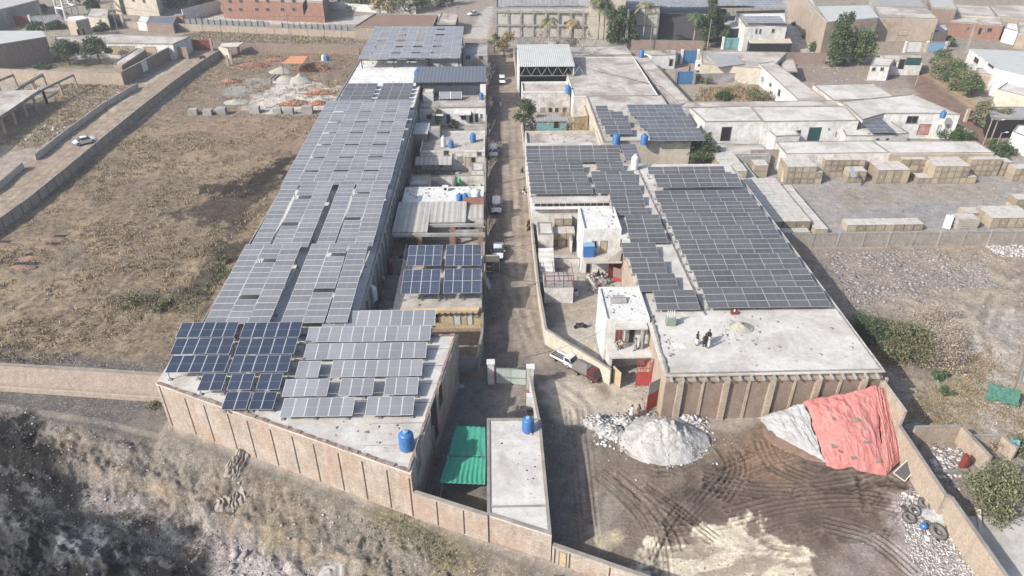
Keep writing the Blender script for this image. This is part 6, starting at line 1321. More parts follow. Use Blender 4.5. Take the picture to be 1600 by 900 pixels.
# ------------------------------------------------------------ people
def skin_mesh(verts, edges, radii, mat, name, root=0, sub=1):
    me = bpy.data.meshes.new(name); me.from_pydata(verts, edges, []); o = bpy.data.objects.new(name, me); C.objects.link(o)
    m = o.modifiers.new('s','SKIN'); m.use_smooth_shade = True
    sv = me.skin_vertices[0].data
    for i, r_ in enumerate(radii): sv[i].radius = (r_, r_) if not isinstance(r_, tuple) else r_; sv[i].use_root = (i == root)
    s = o.modifiers.new('u','SUBSURF'); s.levels = sub; s.render_levels = sub
    dg = bpy.context.evaluated_depsgraph_get(); m2 = bpy.data.meshes.new_from_object(o.evaluated_get(dg)); bpy.data.objects.remove(o)
    m2.name = name; m2.materials.clear(); m2.materials.append(M[mat]); return m2
def person(label, loc, rz, pose='stand', top='cwhite', leg=None, vest=None, cap=None, s=1.0, group=None):
    leg = leg or top; t = thing('person', label, 'person', loc, rz, group)
    hip = .92 if pose in ('stand','walk','bend') else .42; lean = {'bend': .75}.get(pose, .12 if pose == 'sit' else 0.02); ch = Vector((0, 0, 1))
    up = Vector((math.sin(lean), 0, math.cos(lean))); H = Vector((0, 0, hip)); ch = H+up*.48; nk = H+up*.58; hd = nk+Vector((math.sin(lean*.6),0,math.cos(lean*.6)))*.16
    def arm(sy):
        sh = ch+Vector((0, sy*.19, .0))
        if pose == 'sit': el = sh+Vector((.16, sy*.06, -.22)); hn = el+Vector((.22,-sy*.06,-.02))
        elif pose == 'bend': el = sh+Vector((.12, sy*.04, -.26)); hn = el+Vector((.14,0,-.2))
        elif pose == 'walk': el = sh+Vector((sy*.12, sy*.06, -.26)); hn = el+Vector((sy*.1+.05, 0, -.23))
        else: el = sh+Vector((-.03, sy*.08, -.28)); hn = el+Vector((.14, -sy*.03, -.2))
        return sh, el, hn
    def legp(sy):
        hp = H+Vector((0, sy*.09, -.02))
        if pose == 'sit': kn = hp+Vector((.40, sy*.08, .05)); an = kn+Vector((-.02,0,-.40))
        elif pose == 'walk': kn = hp+Vector((sy*.16+.04,0,-.42)); an = Vector((sy*.26,hp.y,.08))
        else: kn = hp+Vector((.04,sy*.02,-.42)); an = Vector((0,sy*.12,.08))
        return hp, kn, an, an+Vector((.17,0,-.04))
    V = [H, H+up*.22, ch, nk, hd, hd+Vector((.01,0,.1))]; E_ = [(0,1),(1,2),(2,3),(3,4),(4,5)]; R_ = [.13,.12,.145,.055,.092,.075]
    for sy in (-1,1):
        sh, el, hn = arm(sy); i = len(V); V += [sh, el, hn, hn+(hn-el).normalized()*.09]; E_ += [(2,i),(i,i+1),(i+1,i+2),(i+2,i+3)]; R_ += [.062,.045,.032,.036]
        d = (hn-el).normalized(); k = i+3; sd_ = Vector((0,1,0))
        for q, (dl, off) in enumerate(((.075,-.03),(.085,-.01),(.08,.01),(.065,.03))): V.append(V[k]+d*dl+sd_*off); E_.append((k,len(V)-1)); R_.append(.009)
        V.append(V[i+2]+d*.07+Vector((.05,-sy*.02,0))); E_.append((i+2,len(V)-1)); R_.append(.011)
        hp, kn, an, toe = legp(sy); i = len(V); V += [hp, kn, an, toe]; E_ += [(0,i),(i,i+1),(i+1,i+2),(i+2,i+3)]; R_ += [.09,.06,.042,.04]
    body = skin_mesh([tuple(v) for v in V], E_, R_, 'skin', 'body'); o = bpy.data.objects.new('body', body); C.objects.link(o); o.parent = t
    # face: nose, eyes
    f = MB(); c = hd+Vector((.09,0,.05)); f.add([c+Vector((0,-.015,-.02)),c+Vector((0,.015,-.02)),c+Vector((0,0,.03)),c+Vector((.03,0,-.015))],[(0,1,3),(1,2,3),(2,0,3),(0,2,1)]); add_part(f,'nose','skin',t)
    for sy in (-1,1): f = MB(); f.lathe(0,0,[(.004,-.008),(.012,0),(.004,.008)],8); f.v = [tuple(Vector(v)+hd+Vector((.083,sy*.035,.07))) for v in f.v]; add_part(f,'eye','hair',t)
    f = MB(); f.lathe(0,0,[(.105,-.02),(.11,.04),(.085,.1),(.03,.13)],12); f.v = [tuple(Vector(v)+hd+Vector((-.018,0,.045))) for v in f.v]; add_part(f,'cap' if cap else 'hair',cap or 'hair',t,True)
    # clothes: long tunic and loose trousers
    f = MB(); prof = [(.10,.60),(.19,.52),(.185,.36),(.165,.2),(.185,0),(.21,-.2),(.24,-.46 if pose in('stand','walk') else -.18)]; n_ = 14; vs = []
    for rr, h_ in prof:
        cc = H+up*h_ if h_ > 0 else H+Vector((.0 if pose != 'sit' else .08*(-h_/.18),0,h_))
        for i in range(n_): a_ = 6.283*i/n_; vs.append(cc+Vector((rr*.68*math.cos(a_), rr*1.12*math.sin(a_)*(1), 0)))
    f.add(vs,[(k*n_+(i+1)%n_,k*n_+i,(k+1)*n_+i,(k+1)*n_+(i+1)%n_) for k in range(len(prof)-1) for i in range(n_)]); add_part(f,'tunic',vest or top,t,True)
    if vest:
        f = MB(); vs2 = []
        for rr, h_ in ((.20,.0),(.215,-.2),(.25,-.47)):
            cc = H+Vector((0,0,h_))
            for i in range(n_): a_ = 6.283*i/n_; vs2.append(cc+Vector((rr*.72*math.cos(a_), rr*1.15*math.sin(a_),0)))
        f.add(vs2,[(k*n_+(i+1)%n_,k*n_+i,(k+1)*n_+i,(k+1)*n_+(i+1)%n_) for k in range(2) for i in range(n_)]); add_part(f,'skirt',top,t,True)
    V=[];E2=[];R2=[]
    for sy in (-1,1):
        sh, el, hn = arm(sy); m_ = skin_mesh([tuple(sh-Vector((0,sy*.03,0))),tuple(el),tuple(hn)],[(0,1),(1,2)],[.08,.062,.05],vest or top,'sleeve'); q = bpy.data.objects.new('sleeve',m_); C.objects.link(q); q.parent = t
        hp, kn, an, toe = legp(sy); m_ = skin_mesh([tuple(hp),tuple(kn),tuple(an+Vector((0,0,.05)))],[(0,1),(1,2)],[.115,.09,.07],leg,'trouser_leg'); q = bpy.data.objects.new('trouser_leg',m_); C.objects.link(q); q.parent = t
        f = MB(); f.bar(an+Vector((-.06,0,-.05)),toe+Vector((.06,0,-.015)),.09,.06); add_part(f,'shoe','cblack',t)
    t.scale = (s,s,s); return t
def add_part(mb, name, mat, parent, smooth=False):
    o = mb.build(name, mat, None, smooth); o.parent = parent; return o
Rz = math.radians
person('man in white tunic and dark waistcoat standing left of three others on the east roof',P(1088,539,6.3),Rz(10),'stand','cwhite',vest='cblack',s=1.03)
person('man dressed fully in black standing with his back to us on the east roof',P(1100,542,6.3),Rz(80),'stand','cblack',s=1.03)
person('man in black jacket behind the others on the east roof',P(1106,535,6.3),Rz(-120),'stand','cgrey',vest='cblack')
person('man in pale grey standing at the right of the group on the east roof',P(1107,543.5,6.3),Rz(150),'stand','cwhite')
person('man in pale clothes walking across the gate house balcony',P(992,547,3.43),Rz(20),'walk','cgrey')
person('man with yellow bundle bending on the gate house balcony',P(973,544,3.43),Rz(200),'bend','cyellow',leg='cgrey')
person('man sitting beside a bicycle at the left of the balcony',P(963,543,3.43),Rz(-60),'sit','cgrey')
person('man in pale clothes leaning at the right end of the balcony parapet',P(1018,541,3.9),Rz(180),'stand','cwhite')
person('man in white seen from behind at the left foot of the white rubble heap',P(986,652),Rz(90),'stand','cwhite')
person('man in brown shirt beside the white rubble heap, next to the man in white',P(997,651),Rz(110),'stand','cbrown')
person('man in white walking far up the street near the villa',P(782,169),Rz(-90),'walk','cwhite',s=1.1)
person('man in dark clothes sitting against the street wall by the street warehouse',P(817,270),Rz(180),'sit','cblack')
person('man in white with dark vest sitting at the wall, east side of the street',P(820,302),Rz(180),'sit','cwhite',vest='cblack')
person('man in dark clothes crouching by the wall further down the street',P(828,361),Rz(170),'sit','cblack')
for i, (px, py, c_, v_, ps) in enumerate(((921,437,'cwhite',None,'sit'),(928,444,'cgrey',None,'sit'),(935,433,'cblack',None,'sit'),(941,438,'cwhite','cblack','bend'),(946,446,'cgrey',None,'sit'),(931,448,'cbrown',None,'sit'))):
    person(['man in white squatting at the left of the sorting group in the junk yard','man in grey squatting low in front of the sorting group','man in black squatting in the middle of the sorting group','man in white with black vest bending over the scrap','man in grey squatting at the right by the red grille','man in brown squatting nearest in the sorting group'][i],P(px,py),random.uniform(-3,3),ps,c_,vest=v_,group='men sorting scrap in the yard')
person('person in dark clothes walking near the electrical cabinet',P(1077,113),Rz(200),'walk','cblack',s=1.15)
person('man in dark clothes standing at the gate of the white villa',P(744,193),Rz(-90),'stand','cblack')
# ------------------------------------------------------------ heaps, tarps, tyres
def mound(name, label, cx, cy, rx, ry, h, mat, cat='heap', seed=1, rough=.25, n=44, rz=0, zb=0.0, pw=1.3, group=None):
    vs = []; fs = []; m = n//2; A_ = []
    for j in range(m+1):
        for i in range(n):
            r_ = j/m; a_ = 6.2832*i/n; x = rx*r_*math.cos(a_); y = ry*r_*math.sin(a_); x, y = x*math.cos(rz)-y*math.sin(rz), x*math.sin(rz)+y*math.cos(rz); A_.append((cx+x, cy+y, r_))
    X_ = np.array([a[0] for a in A_]); Y_ = np.array([a[1] for a in A_]); R2_ = np.array([a[2] for a in A_])
    nz_ = fbm(X_,Y_,.45,4,seed)-.5; n2_ = fbm(X_,Y_,2.2,3,seed+5)-.5; hh = h*np.clip(1-R2_*(1+.5*nz_),0,1)**pw*(1+.9*nz_)+rough*h*n2_*(1-R2_)+.0
    G = height(X_,Y_) if zb is None else zb
    for k in range(len(A_)): vs.append((X_[k],Y_[k],float(hh[k]+(G[k] if zb is None else zb)+(.02 if R2_[k] < 1 else -.08))))
    for j in range(m):
        for i in range(n): fs.append((j*n+i,(j+1)*n+i,(j+1)*n+(i+1)%n,j*n+(i+1)%n))
    mb = MB(); mb.add(vs,fs); o = mb.build(name,mat,None,True,base=(cx,cy,0)); tag(o,label,cat,group); return o
SHAPE = [(-.5,-.5,-.5),(.5,-.5,-.5),(.5,.5,-.5),(-.5,.5,-.5),(-.5,-.5,.5),(.5,-.5,.5),(.5,.5,.5),(-.5,.5,.5)]
QF = np.array([(0,3,2,1),(4,5,6,7),(0,1,5,4),(1,2,6,5),(2,3,7,6),(3,0,4,7)])
def scatter(name, xs, ys_, zs, smin, smax, mat, flat=(.8,.5), jit=.28, brick=False, pw=3.0, parent=None):
    n = len(xs); sz = smin+(smax-smin)*rng.random(n)**pw; dims = np.stack([sz,sz*(flat[0]+.3*rng.random(n)),sz*(flat[1]*(.6+.6*rng.random(n)))],1)
    if brick: dims = np.stack([sz*2.1,sz,sz*.7],1)
    base = np.array(SHAPE)[None]+(0 if brick else (rng.random((n,8,3))-.5)*jit*2)
    v = base*dims[:,None,:]; a_ = rng.random(n)*6.283; b_ = (rng.random(n)-.5)*(1.6 if brick else .8)
    ca, sa, cb_, sb = np.cos(a_),np.sin(a_),np.cos(b_),np.sin(b_); x, y, z = v[...,0],v[...,1],v[...,2]
    y, z = y*cb_[:,None]-z*sb[:,None], y*sb[:,None]+z*cb_[:,None]; x, y = x*ca[:,None]-y*sa[:,None], x*sa[:,None]+y*ca[:,None]
    v = np.stack([x+xs[:,None],y+ys_[:,None],z+zs[:,None]+dims[:,2,None]*.25],-1).reshape(-1,3); f = (QF[None]+np.arange(n)[:,None,None]*8).reshape(-1,4)
    me = bpy.data.meshes.new(name); me.vertices.add(len(v)); me.vertices.foreach_set('co',v.ravel()); me.loops.add(f.size); me.loops.foreach_set('vertex_index',f.ravel().astype(np.int32)); me.polygons.add(len(f))
    me.polygons.foreach_set('loop_start',np.arange(0,f.size,4,dtype=np.int32)); me.polygons.foreach_set('loop_total',np.full(len(f),4,dtype=np.int32)); me.update(); me.materials.append(M[mat])
    o = bpy.data.objects.new(name,me); C.objects.link(o); o['kind'] = 'stuff'
    return o
def in_poly(poly, n, dens=None):
    x0 = min(p[0] for p in poly); x1 = max(p[0] for p in poly); y0 = min(p[1] for p in poly); y1 = max(p[1] for p in poly); X_ = rng.uniform(x0,x1,n*3); Y_ = rng.uniform(y0,y1,n*3)
    k = polydist(X_,Y_,poly) > 0
    if dens is not None: k &= rng.random(len(X_)) < dens(X_,Y_)
    X_, Y_ = X_[k][:n], Y_[k][:n]; return X_, Y_
def litter(name, poly, n, smin, smax, mat, z=None, dens=None, **kw):
    X_, Y_ = in_poly(poly,n,dens)
    if not len(X_): return
    Z_ = height(X_,Y_) if z is None else np.full(len(X_),float(z)); return scatter(name,X_,Y_,Z_,smin,smax,mat,**kw)
a = P(1035,686); mound('rubble_heap','big heap of white plaster rubble under pale sheeting in front of the brick warehouse',a[0],a[1]-.2,5.0,3.7,2.7,'rubble',seed=4,rough=.32,n=130,pw=.95)
X_ = a[0]+rng.normal(0,2.2,1500); Y_ = a[1]-.2+rng.normal(0,1.6,1500); q_ = np.hypot((X_-a[0])/5.0,(Y_-a[1]+.2)/3.7); k_ = q_ < 1.05; scatter('heap_lumps',X_[k_],Y_[k_],2.5*np.clip(1-q_[k_],0,1)**.95,.03,.2,'litter')
for k in range(3):
    X_ = a[0]+rng.normal(0,2.8,160); Y_ = a[1]-.6+rng.normal(0,1.7,160); scatter('heap_rubble',X_,Y_,np.clip(1.5-np.hypot((X_-a[0])/4.4,(Y_-a[1])/3.2)*1.5,0,2),.05,.3,'litter')
for (px, py, rx, ry, h_, lb) in ((935,661,1.7,1.3,.9,'left lump of white sacks and rubble beside the big rubble heap'),(957,676,1.9,1.2,.8,'low rubble pile between the white sacks and the big heap'),(1075,656,2.0,1.0,.8,'rubble strip at the brick warehouse foot'),(975,660,1.8,1.0,.6,'low pale debris pile near the two standing men')):
    b = P(px,py); mound('debris_pile',lb,b[0],b[1],rx,ry,h_,'rubble',seed=int(px),rough=.9,pw=.9)
    X_ = b[0]+rng.normal(0,rx*.5,220); Y_ = b[1]+rng.normal(0,ry*.5,220); q = np.hypot((X_-b[0])/rx,(Y_-b[1])/ry); k = q < 1.2; scatter('heap_rubble',X_[k],Y_[k],np.clip(h_*(1-q[k])**.9,0,9) if False else h_*np.clip(1-q[k],0,1),.08,.42,'litter')
litter('loose_rubble',PP(0,(915,650),(1000,640),(1110,650),(1110,700),(990,712),(930,695)),700,.06,.42,'litter')
litter('scrap_stones',PP(0,(985,585),(1035,600),(1030,640),(990,640)),120,.05,.25,'stones')
# tarps over the big heap in the corner
def patch(name, label, c, mat, n=60, m=46, seed=3, folds=.16, cat='tarp', bulge=.0):
    n, m = n*2, m*2
    a_, b_, c_, d_ = [Vector(v) for v in c]; U, V_ = np.meshgrid(np.linspace(0,1,n+1),np.linspace(0,1,m+1)); W = [(1-U)*(1-V_),U*(1-V_),U*V_,(1-U)*V_]; Q = [sum(W[i]*p[k] for i, p in enumerate((a_,b_,c_,d_))) for k in range(3)]
    fold = np.abs(np.sin((U*4.4+V_*.5+fbm(U*3,V_*2.2,1.0,3,seed)*2.2)*3.0))*folds*(.15+.85*V_)*fbm(U*4,V_*4,1.0,2,seed+20)*1.6+(fbm(U*5,V_*4,1.0,6,seed+2,.5)-.5)*.45; edge_ = np.minimum(np.minimum(U,1-U),np.minimum(V_,1-V_)); Q[2] = Q[2]+fold+bulge*np.sin(np.pi*U)*np.sin(np.pi*V_); wob = (fbm(U*5,V_*5,1.0,3,seed+9)-.5)*.9*(edge_ < .04); Q[0] = Q[0]+wob; Q[1] = Q[1]+wob*.6
    rg = (1-np.abs(2*fbm(U*7+V_*1.5,V_*2.6,1.0,4,seed+31)-1))**4; rg2 = (1-np.abs(2*fbm(U*5,V_*8+U*3,1.0,4,seed+41)-1))**5; Q[2] = Q[2]+(rg*.17+rg2*.08)*np.minimum(1,edge_*8)
    Q[2] = np.maximum(Q[2],.03); mb = MB(); mb.add(list(zip(Q[0].ravel(),Q[1].ravel(),Q[2].ravel())),[(j*(n+1)+i,j*(n+1)+i+1,(j+1)*(n+1)+i+1,(j+1)*(n+1)+i) for j in range(m) for i in range(n)])
    o = mb.build(name,mat,None,True,base=tuple(a_)); o.modifiers.new('t','SOLIDIFY').thickness = .03; tag(o,label,cat); return o
patch('tarp','large faded red tarp over a heap in the corner of the brick warehouse',[P(1292,728,.1),P(1388,742,.1),P(1368,604,5.0),P(1256,627,3.2)],'tarpred',bulge=.9,seed=3)
patch('tarp','narrow red tarp edge falling beside the slanting tan wall',[P(1386,742,.15),P(1410,716,.5),P(1384,612,4.4),P(1366,605,5.0)],'tarpred',30,40,seed=8,bulge=.2,folds=.25)
patch('tarp','crumpled white sheeting left of the red tarp',[P(1212,684,.1),P(1292,727,.12),P(1258,629,3.15),P(1186,652,.9)],'tarpwhite',40,36,seed=12,bulge=.4,folds=.12)
a = P(1310,690); mound('soil_heap','brown soil showing under the edge of the tarps',a[0]-.5,a[1]+1.2,7.2,4.5,1.2,'soil',seed=31,rough=.3,n=60,pw=.9)
def tyre_(label, px, py, R, z=.12, tl_=(0,0), mat='otyre', zb=0):
    t = thing('tyre',label,'tyre',P(px,py,zb)); mb = MB(); n_ = 24; m_ = 8; vs = []; fs = []; r_ = R*.27
    for i in range(n_):
        a_ = 6.2832*i/n_
        for j in range(m_): b_ = 6.2832*j/m_; vs.append(((R-r_+r_*math.cos(b_))*math.cos(a_),(R-r_+r_*math.cos(b_))*math.sin(a_),r_*.85*math.sin(b_)+r_))
    for i in range(n_):
        for j in range(m_): fs.append((i*m_+j,((i+1)%n_)*m_+j,((i+1)%n_)*m_+(j+1)%m_,i*m_+(j+1)%m_))
    mb.add(vs,fs); add_part(mb,'tread',mat,t,True); mb = MB()
    for i in range(26): a_ = 6.2832*i/26; mb.bar((R*.97*math.cos(a_),R*.97*math.sin(a_),r_*.3),(R*1.02*math.cos(a_),R*1.02*math.sin(a_),r_*1.6),.06,.05)
    add_part(mb,'tread_blocks','tyre',t); t.rotation_euler = (tl_[0],tl_[1],random.random()); t.location.z += z; return t
for px, py, R, tl_, lb in ((1442,790,.62,(.3,.1),'large grey tyre at the top of the tyre pile by the slanting wall'),(1427,800,.58,(.25,-.2),'tyre with rim hole, second in the tyre pile'),(1419,812,.6,(.15,0),'tyre lying flat at the left of the tyre pile'),(1412,798,.4,(.5,.3),'small tyre leaning at the left of the pile'),(1463,834,.85,(.25,.1),'biggest tractor tyre at the lower end of the pile'),(1455,796,.6,(.7,.2),'tyre leaning against the slanting wall above the white bags'),(1448,822,.4,(.4,0),'small tyre half hidden above the tractor tyre'),(1481,828,.45,(.8,.3),'tyre leaning on the slanting wall right of the tractor tyre')):
    tyre_(lb,px,py,R,.15,tl_)
tyre_('single tyre lying on the red tarp',1310,716,.42,1.15,(.15,.1))
b = P(1464,808); mound('litter_pile','white bags and rubbish between the tyres at the slanting wall',b[0],b[1],1.6,1.6,.9,'tarpwhite',seed=6,rough=1.0,pw=.8)
litter('rubbish',PP(0,(1400,775),(1440,755),(1490,830),(1530,900),(1440,905),(1415,850)),4200,.03,.2,'litter')
litter('rubbish',PP(0,(1410,770),(1460,770),(1500,850),(1450,850)),160,.15,.5,'litter')
r = thing('blue_container','small blue plastic container among the tyres','container',P(1442,825)); b = P(1442,825); mb = MB(); mb.lathe(b[0],b[1],[(.3,0),(.33,.4),(.2,.55)],12); mb.build('body','blue',r)
r = thing('wire_frame_bed','rectangular wire bed frame leaning at the corner of the red tarp','bed frame',P(1415,745)); q = [P(1396,739,.4),P(1414,752,.2),P(1434,729,1.2),P(1418,719,1.4)]; mb = MB()
for i in range(4): mb.bar(q[i],q[(i+1)%4],.09,.09)
each(mb,'frame_bar','cream',r); mb = MB(); mb.add(q,[(0,1,2,3)]); mb.build('mesh_sheet','dsteel',r).modifiers.new('t','SOLIDIFY').thickness = .02
# roof clutter on the east roof
b = P(1158,512,6.3); mound('cement_heap','grey heap of broken concrete on the east roof beside an open pit',b[0],b[1],1.5,1.2,1.0,'gravel',seed=15,rough=1.0,zb=6.3)
r = thing('roof_hatch','dark open hatch with tilted slab beside the broken concrete on the east roof','hatch',P(1147,514,6.31)); b = P(1147,516,6.31); mb = MB(); mb.prism([(b[0]-.2,b[1]+1.2),(b[0]+.15,b[1]+1.2),(b[0]+.9,b[1]-.2),(b[0]+.55,b[1]-.3)],6.302,6.34); mb.build('opening','dark',r)
r = thing('green_bin','green skip with upright pipes in front of the narrow panel tables','bin',P(1047,507,6.3)); b = P(1047,507,6.3); mb = MB(); mb.box(b[0]-.55,b[1]-.4,6.3,b[0]+.55,b[1]+.4,7.3); mb.build('body','binpaint',r); mb = MB()
for i in range(4): mb.tube((b[0]-.4+i*.25,b[1],7.3),(b[0]-.4+i*.25,b[1]+.1,8.2),.07)
each(mb,'pipe','white',r)
r = thing('white_sheet','flat white board lying on the east roof near the balcony','board',P(1062,541,6.32)); b = P(1062,541,6.32); mb = MB(); mb.prism([(b[0]-.7,b[1]-.4),(b[0]+.7,b[1]-.4),(b[0]+.5,b[1]+.6),(b[0]-.8,b[1]+.6)],6.302,6.35); mb.build('sheet','white',r)
r = thing('red_machine','small red machine among rubble at the edge of the big panel field','machine',P(1147,490,6.3)); b = P(1147,490,6.3); mb = MB(); mb.box(b[0]-.4,b[1]-.25,6.3,b[0]+.4,b[1]+.25,6.65); mb.build('body','dred',r); mb = MB(); mb.tube((b[0],b[1],6.65),(b[0],b[1],6.85),.12); mb.build('motor','wplast',r)
litter('roof_rubble',PP(6.3,(1024,520),(1060,530),(1050,560),(1030,550)),60,.05,.25,'stones',z=6.3)
litter('roof_rubble',PP(6.3,(1120,488),(1190,488),(1185,540),(1140,540)),90,.04,.25,'stones',z=6.3)
litter('roof_rubble',PP(6.6,(936,450),(1000,450),(1018,492),(948,490)),160,.04,.25,'litter',z=6.6)
r = thing('old_panel','old solar heater lying on the messy gate house roof','solar heater',P(966,472,6.6)); b = P(966,472,6.6); mb = MB(); slab(mb,b[0]-1,b[0]+1,b[1]-.4,b[1]+.4,6.75,7.05,.06); mb.build('collector','greyw',r); mb = MB(); mb.tube((b[0]-.7,b[1]+.45,7.1),(b[0]+.8,b[1]+.45,7.1),.2,n=10); mb.build('cylinder','steel',r)
# junk yard
for i, (px, py, mt, lb) in enumerate(((853,462,'blue','dark blue drum standing at the left of the junk yard'),(860,460,'navy','navy drum behind the blue one in the junk yard'),(873,462,'blue','blue drum beside a white bucket in the junk yard'))):
    r = thing('drum',lb,'drum',P(px,py)); b = P(px,py); mb = MB(); mb.lathe(b[0],b[1],[(.3,0),(.31,.3),(.3,.33),(.31,.6),(.3,.88)],14); mb.build('body',mt,r); mb = MB(); mb.lathe(b[0],b[1],[(.31,.86),(.31,.9)],14); mb.build('rim','steel',r)
r = thing('white_drum','whitish open drum standing alone in the sunny junk yard','drum',P(899,462)); b = P(899,462); mb = MB(); mb.lathe(b[0],b[1],[(.36,0),(.38,.4),(.36,.85)],16); mb.build('body','white',r); mb = MB(); mb.lathe(b[0],b[1],[(.3,.855),(.3,.87)],16); mb.build('opening','dark',r)
for (px, py, rx, ry, h_, mt, lb) in ((868,445,2.0,1.3,.9,'gravel','grey scrap heap in the shaded corner of the junk yard'),(935,440,2.0,1.2,.8,'gravel','heap of grey scrap being sorted in front of the red grille')):
    b = P(px,py); mound('scrap_heap',lb,b[0],b[1],rx,ry,h_,mt,seed=int(px),rough=1.0,pw=.8)
litter('scrap',PP(0,(848,425),(885,430),(890,470),(850,480)),420,.06,.4,'stones'); litter('scrap',PP(0,(915,425),(955,420),(960,455),(920,460)),420,.06,.4,'stones'); litter('scrap',PP(0,(845,480),(935,470),(930,420),(880,430)),160,.04,.2,'litter')
# compound clutter
for i, (px, py, mt, lb) in enumerate(((720,604,'wplast','white sack near the warehouse wall in the shaded compound'),)):
    b = P(px,py); mound('sack',lb,b[0],b[1],.5,.35,.45,'tarpwhite',seed=3,rough=.2,n=20)
b = P(706,600); mound('debris_pile','white rubbish against the warehouse wall in the compound',b[0],b[1],.9,1.6,.9,'tarpwhite',seed=9,rough=1.0)
r = thing('gas_cylinder','red gas cylinder against the side wall of the compound','cylinder',P(825,621)); b = P(825,621); mb = MB(); mb.lathe(b[0],b[1],[(.22,0),(.24,.6),(.16,.8),(.05,.85)],12); mb.build('body','redgate',r)
r = thing('outdoor_unit','white air-conditioner box behind the blue tank','air conditioner',P(828,640,1.0)); b = P(828,640,0); mb = MB(); mb.box(b[0]-.4,b[1]-.3,.2,b[0]+.4,b[1]+.3,2.2); mb.build('case','wplast',r)
b = P(816,650); r = thing('generator','dark grey generator next to the side wall','generator',(b[0],b[1],0)); mb = MB(); mb.box(b[0]-.7,b[1]-.4,0,b[0]+.5,b[1]+.5,1.1); mb.build('case','dsteel',r); mb = MB(); mb.tube((b[0]-.3,b[1],1.1),(b[0]-.3,b[1],1.5),.07); mb.build('exhaust','steel',r)
litter('roof_litter',[(-1,44),(4,42),(4.2,55),(-1,55)],30,.04,.16,'darkst',z=3.5)
litter('floor_litter',[(-7,48),(-4.8,66),(3,65.5),(3.4,57)],120,.03,.15,'stones')
# wooden stall in the street
r = thing('wooden_stall','bare wooden stall frame with dark inside on the west side of the street','stall',P(768,425)); b = P(759,430); c = P(781,427); mb = MB(); mb.box(b[0],b[1],2.2,c[0],b[1]+2.0,2.32); mb.build('roof_board','wood',r); mb = MB()
for x in (b[0],(b[0]+c[0])/2,c[0]-.1):
    for y in (b[1],b[1]+1.9): mb.box(x,y,0,x+.1,y+.1,2.2)
each(mb,'post','wood',r); mb = MB(); mb.box(b[0]+.1,b[1]+.3,.1,b[0]+1.2,b[1]+1.7,1.9); mb.build('counter','bark',r)
plank(766,450,'large dark panel board leaning on the street wall below the stall','pvnavy',2.6,1.4,1.2,1.4,name='leaning_board')
# courtyard bits on the west side
plank(590,384,'pale metal sheet roof of a small lean-to in the dark courtyard','msheet',2.4,3.0,.25,0,3.2,name='lean_to_roof',cat='shed',leaf='roof_sheet')
r = thing('red_cabinet','red cabinet standing in the dark courtyard by the long warehouse','cabinet',P(608,428)); b = P(608,428); mb = MB(); mb.box(b[0]-.6,b[1]-.3,0,b[0]+.6,b[1]+.3,1.9); mb.build('case','dred',r); mb = MB(); mb.box(b[0]-.02,b[1]-.33,.1,b[0]+.02,b[1]-.3,1.8); mb.build('door_gap','dark',r)
r = thing('spiral_duct','spiral grey duct leaning against the long warehouse','duct',P(580,425,2)); mb = MB(); p0 = Vector(P(577,419,3.4)); p1 = Vector(P(600,437,1.6))
for i in range(9): mb.tube(p0+(p1-p0)*i/9,p0+(p1-p0)*(i+.75)/9,.38,n=10)
mb.build('duct','asb',r)
litter('courtyard_litter',[(-15,113.5),(-2.5,113.5),(-2.5,129.5),(-15,129.5)],520,.06,.5,'stones'); litter('courtyard_litter',[(-15,113.5),(-2.5,113.5),(-2.5,129.5),(-15,129.5)],180,.1,.6,'litter')
litter('courtyard_litter',[(-15,90),(-11,90),(-11,96),(-15,96)],120,.08,.6,'darkst')
litter('roof_cloth',PP(4.05,(712,316),(748,314),(748,292),(735,292)),60,.1,.4,'green' if 'green' in M else 'litter',z=4.1,flat=(.9,.2))
r = thing('rolled_sheet','green rolled sheet standing in the cluttered yard','roll',P(718,294)); b = P(718,296); mb = MB(); mb.tube((b[0],b[1],0),(b[0],b[1],2.2),.35,n=10); mb.build('roll','green',r)
r = thing('cooler_unit','white cooler box with round fan on the edge of the lime-washed roof','air cooler',P(696,297,4.1)); b = P(696,297,4.1); mb = MB(); mb.box(b[0]-.5,b[1]-.35,4.05,b[0]+.5,b[1]+.35,4.9); mb.build('case','wplast',r); mb = MB(); mb.tube((b[0],b[1]-.37,4.45),(b[0],b[1]-.35,4.45),.25,n=12); mb.build('fan','dark',r)
r = thing('green_tarp','green tarp hung up on ropes in the rubble ground at the right','tarp',P(1568,620)); 
r2 = patch('tarp','green tarp strung up between ropes in the rubble ground at the right edge',[P(1539,622,.3),P(1592,636,.2),P(1596,612,1.6),P(1546,597,1.7)],'tarpgreen2',24,16,seed=5,folds=.1); bpy.data.objects.remove(r)
patch('tarp','small turquoise sheet on the broken wall by the round tree',[P(1575,694,1.0),P(1592,706,.9),P(1594,690,1.3),P(1578,684,1.3)],'turq',14,10,seed=6,folds=.06)
b = P(1435,669); mound('white_heap','white rubbish heap under plastic outside the slanting wall',b[0],b[1],1.6,.8,.6,'tarpwhite',seed=14,rough=.8)
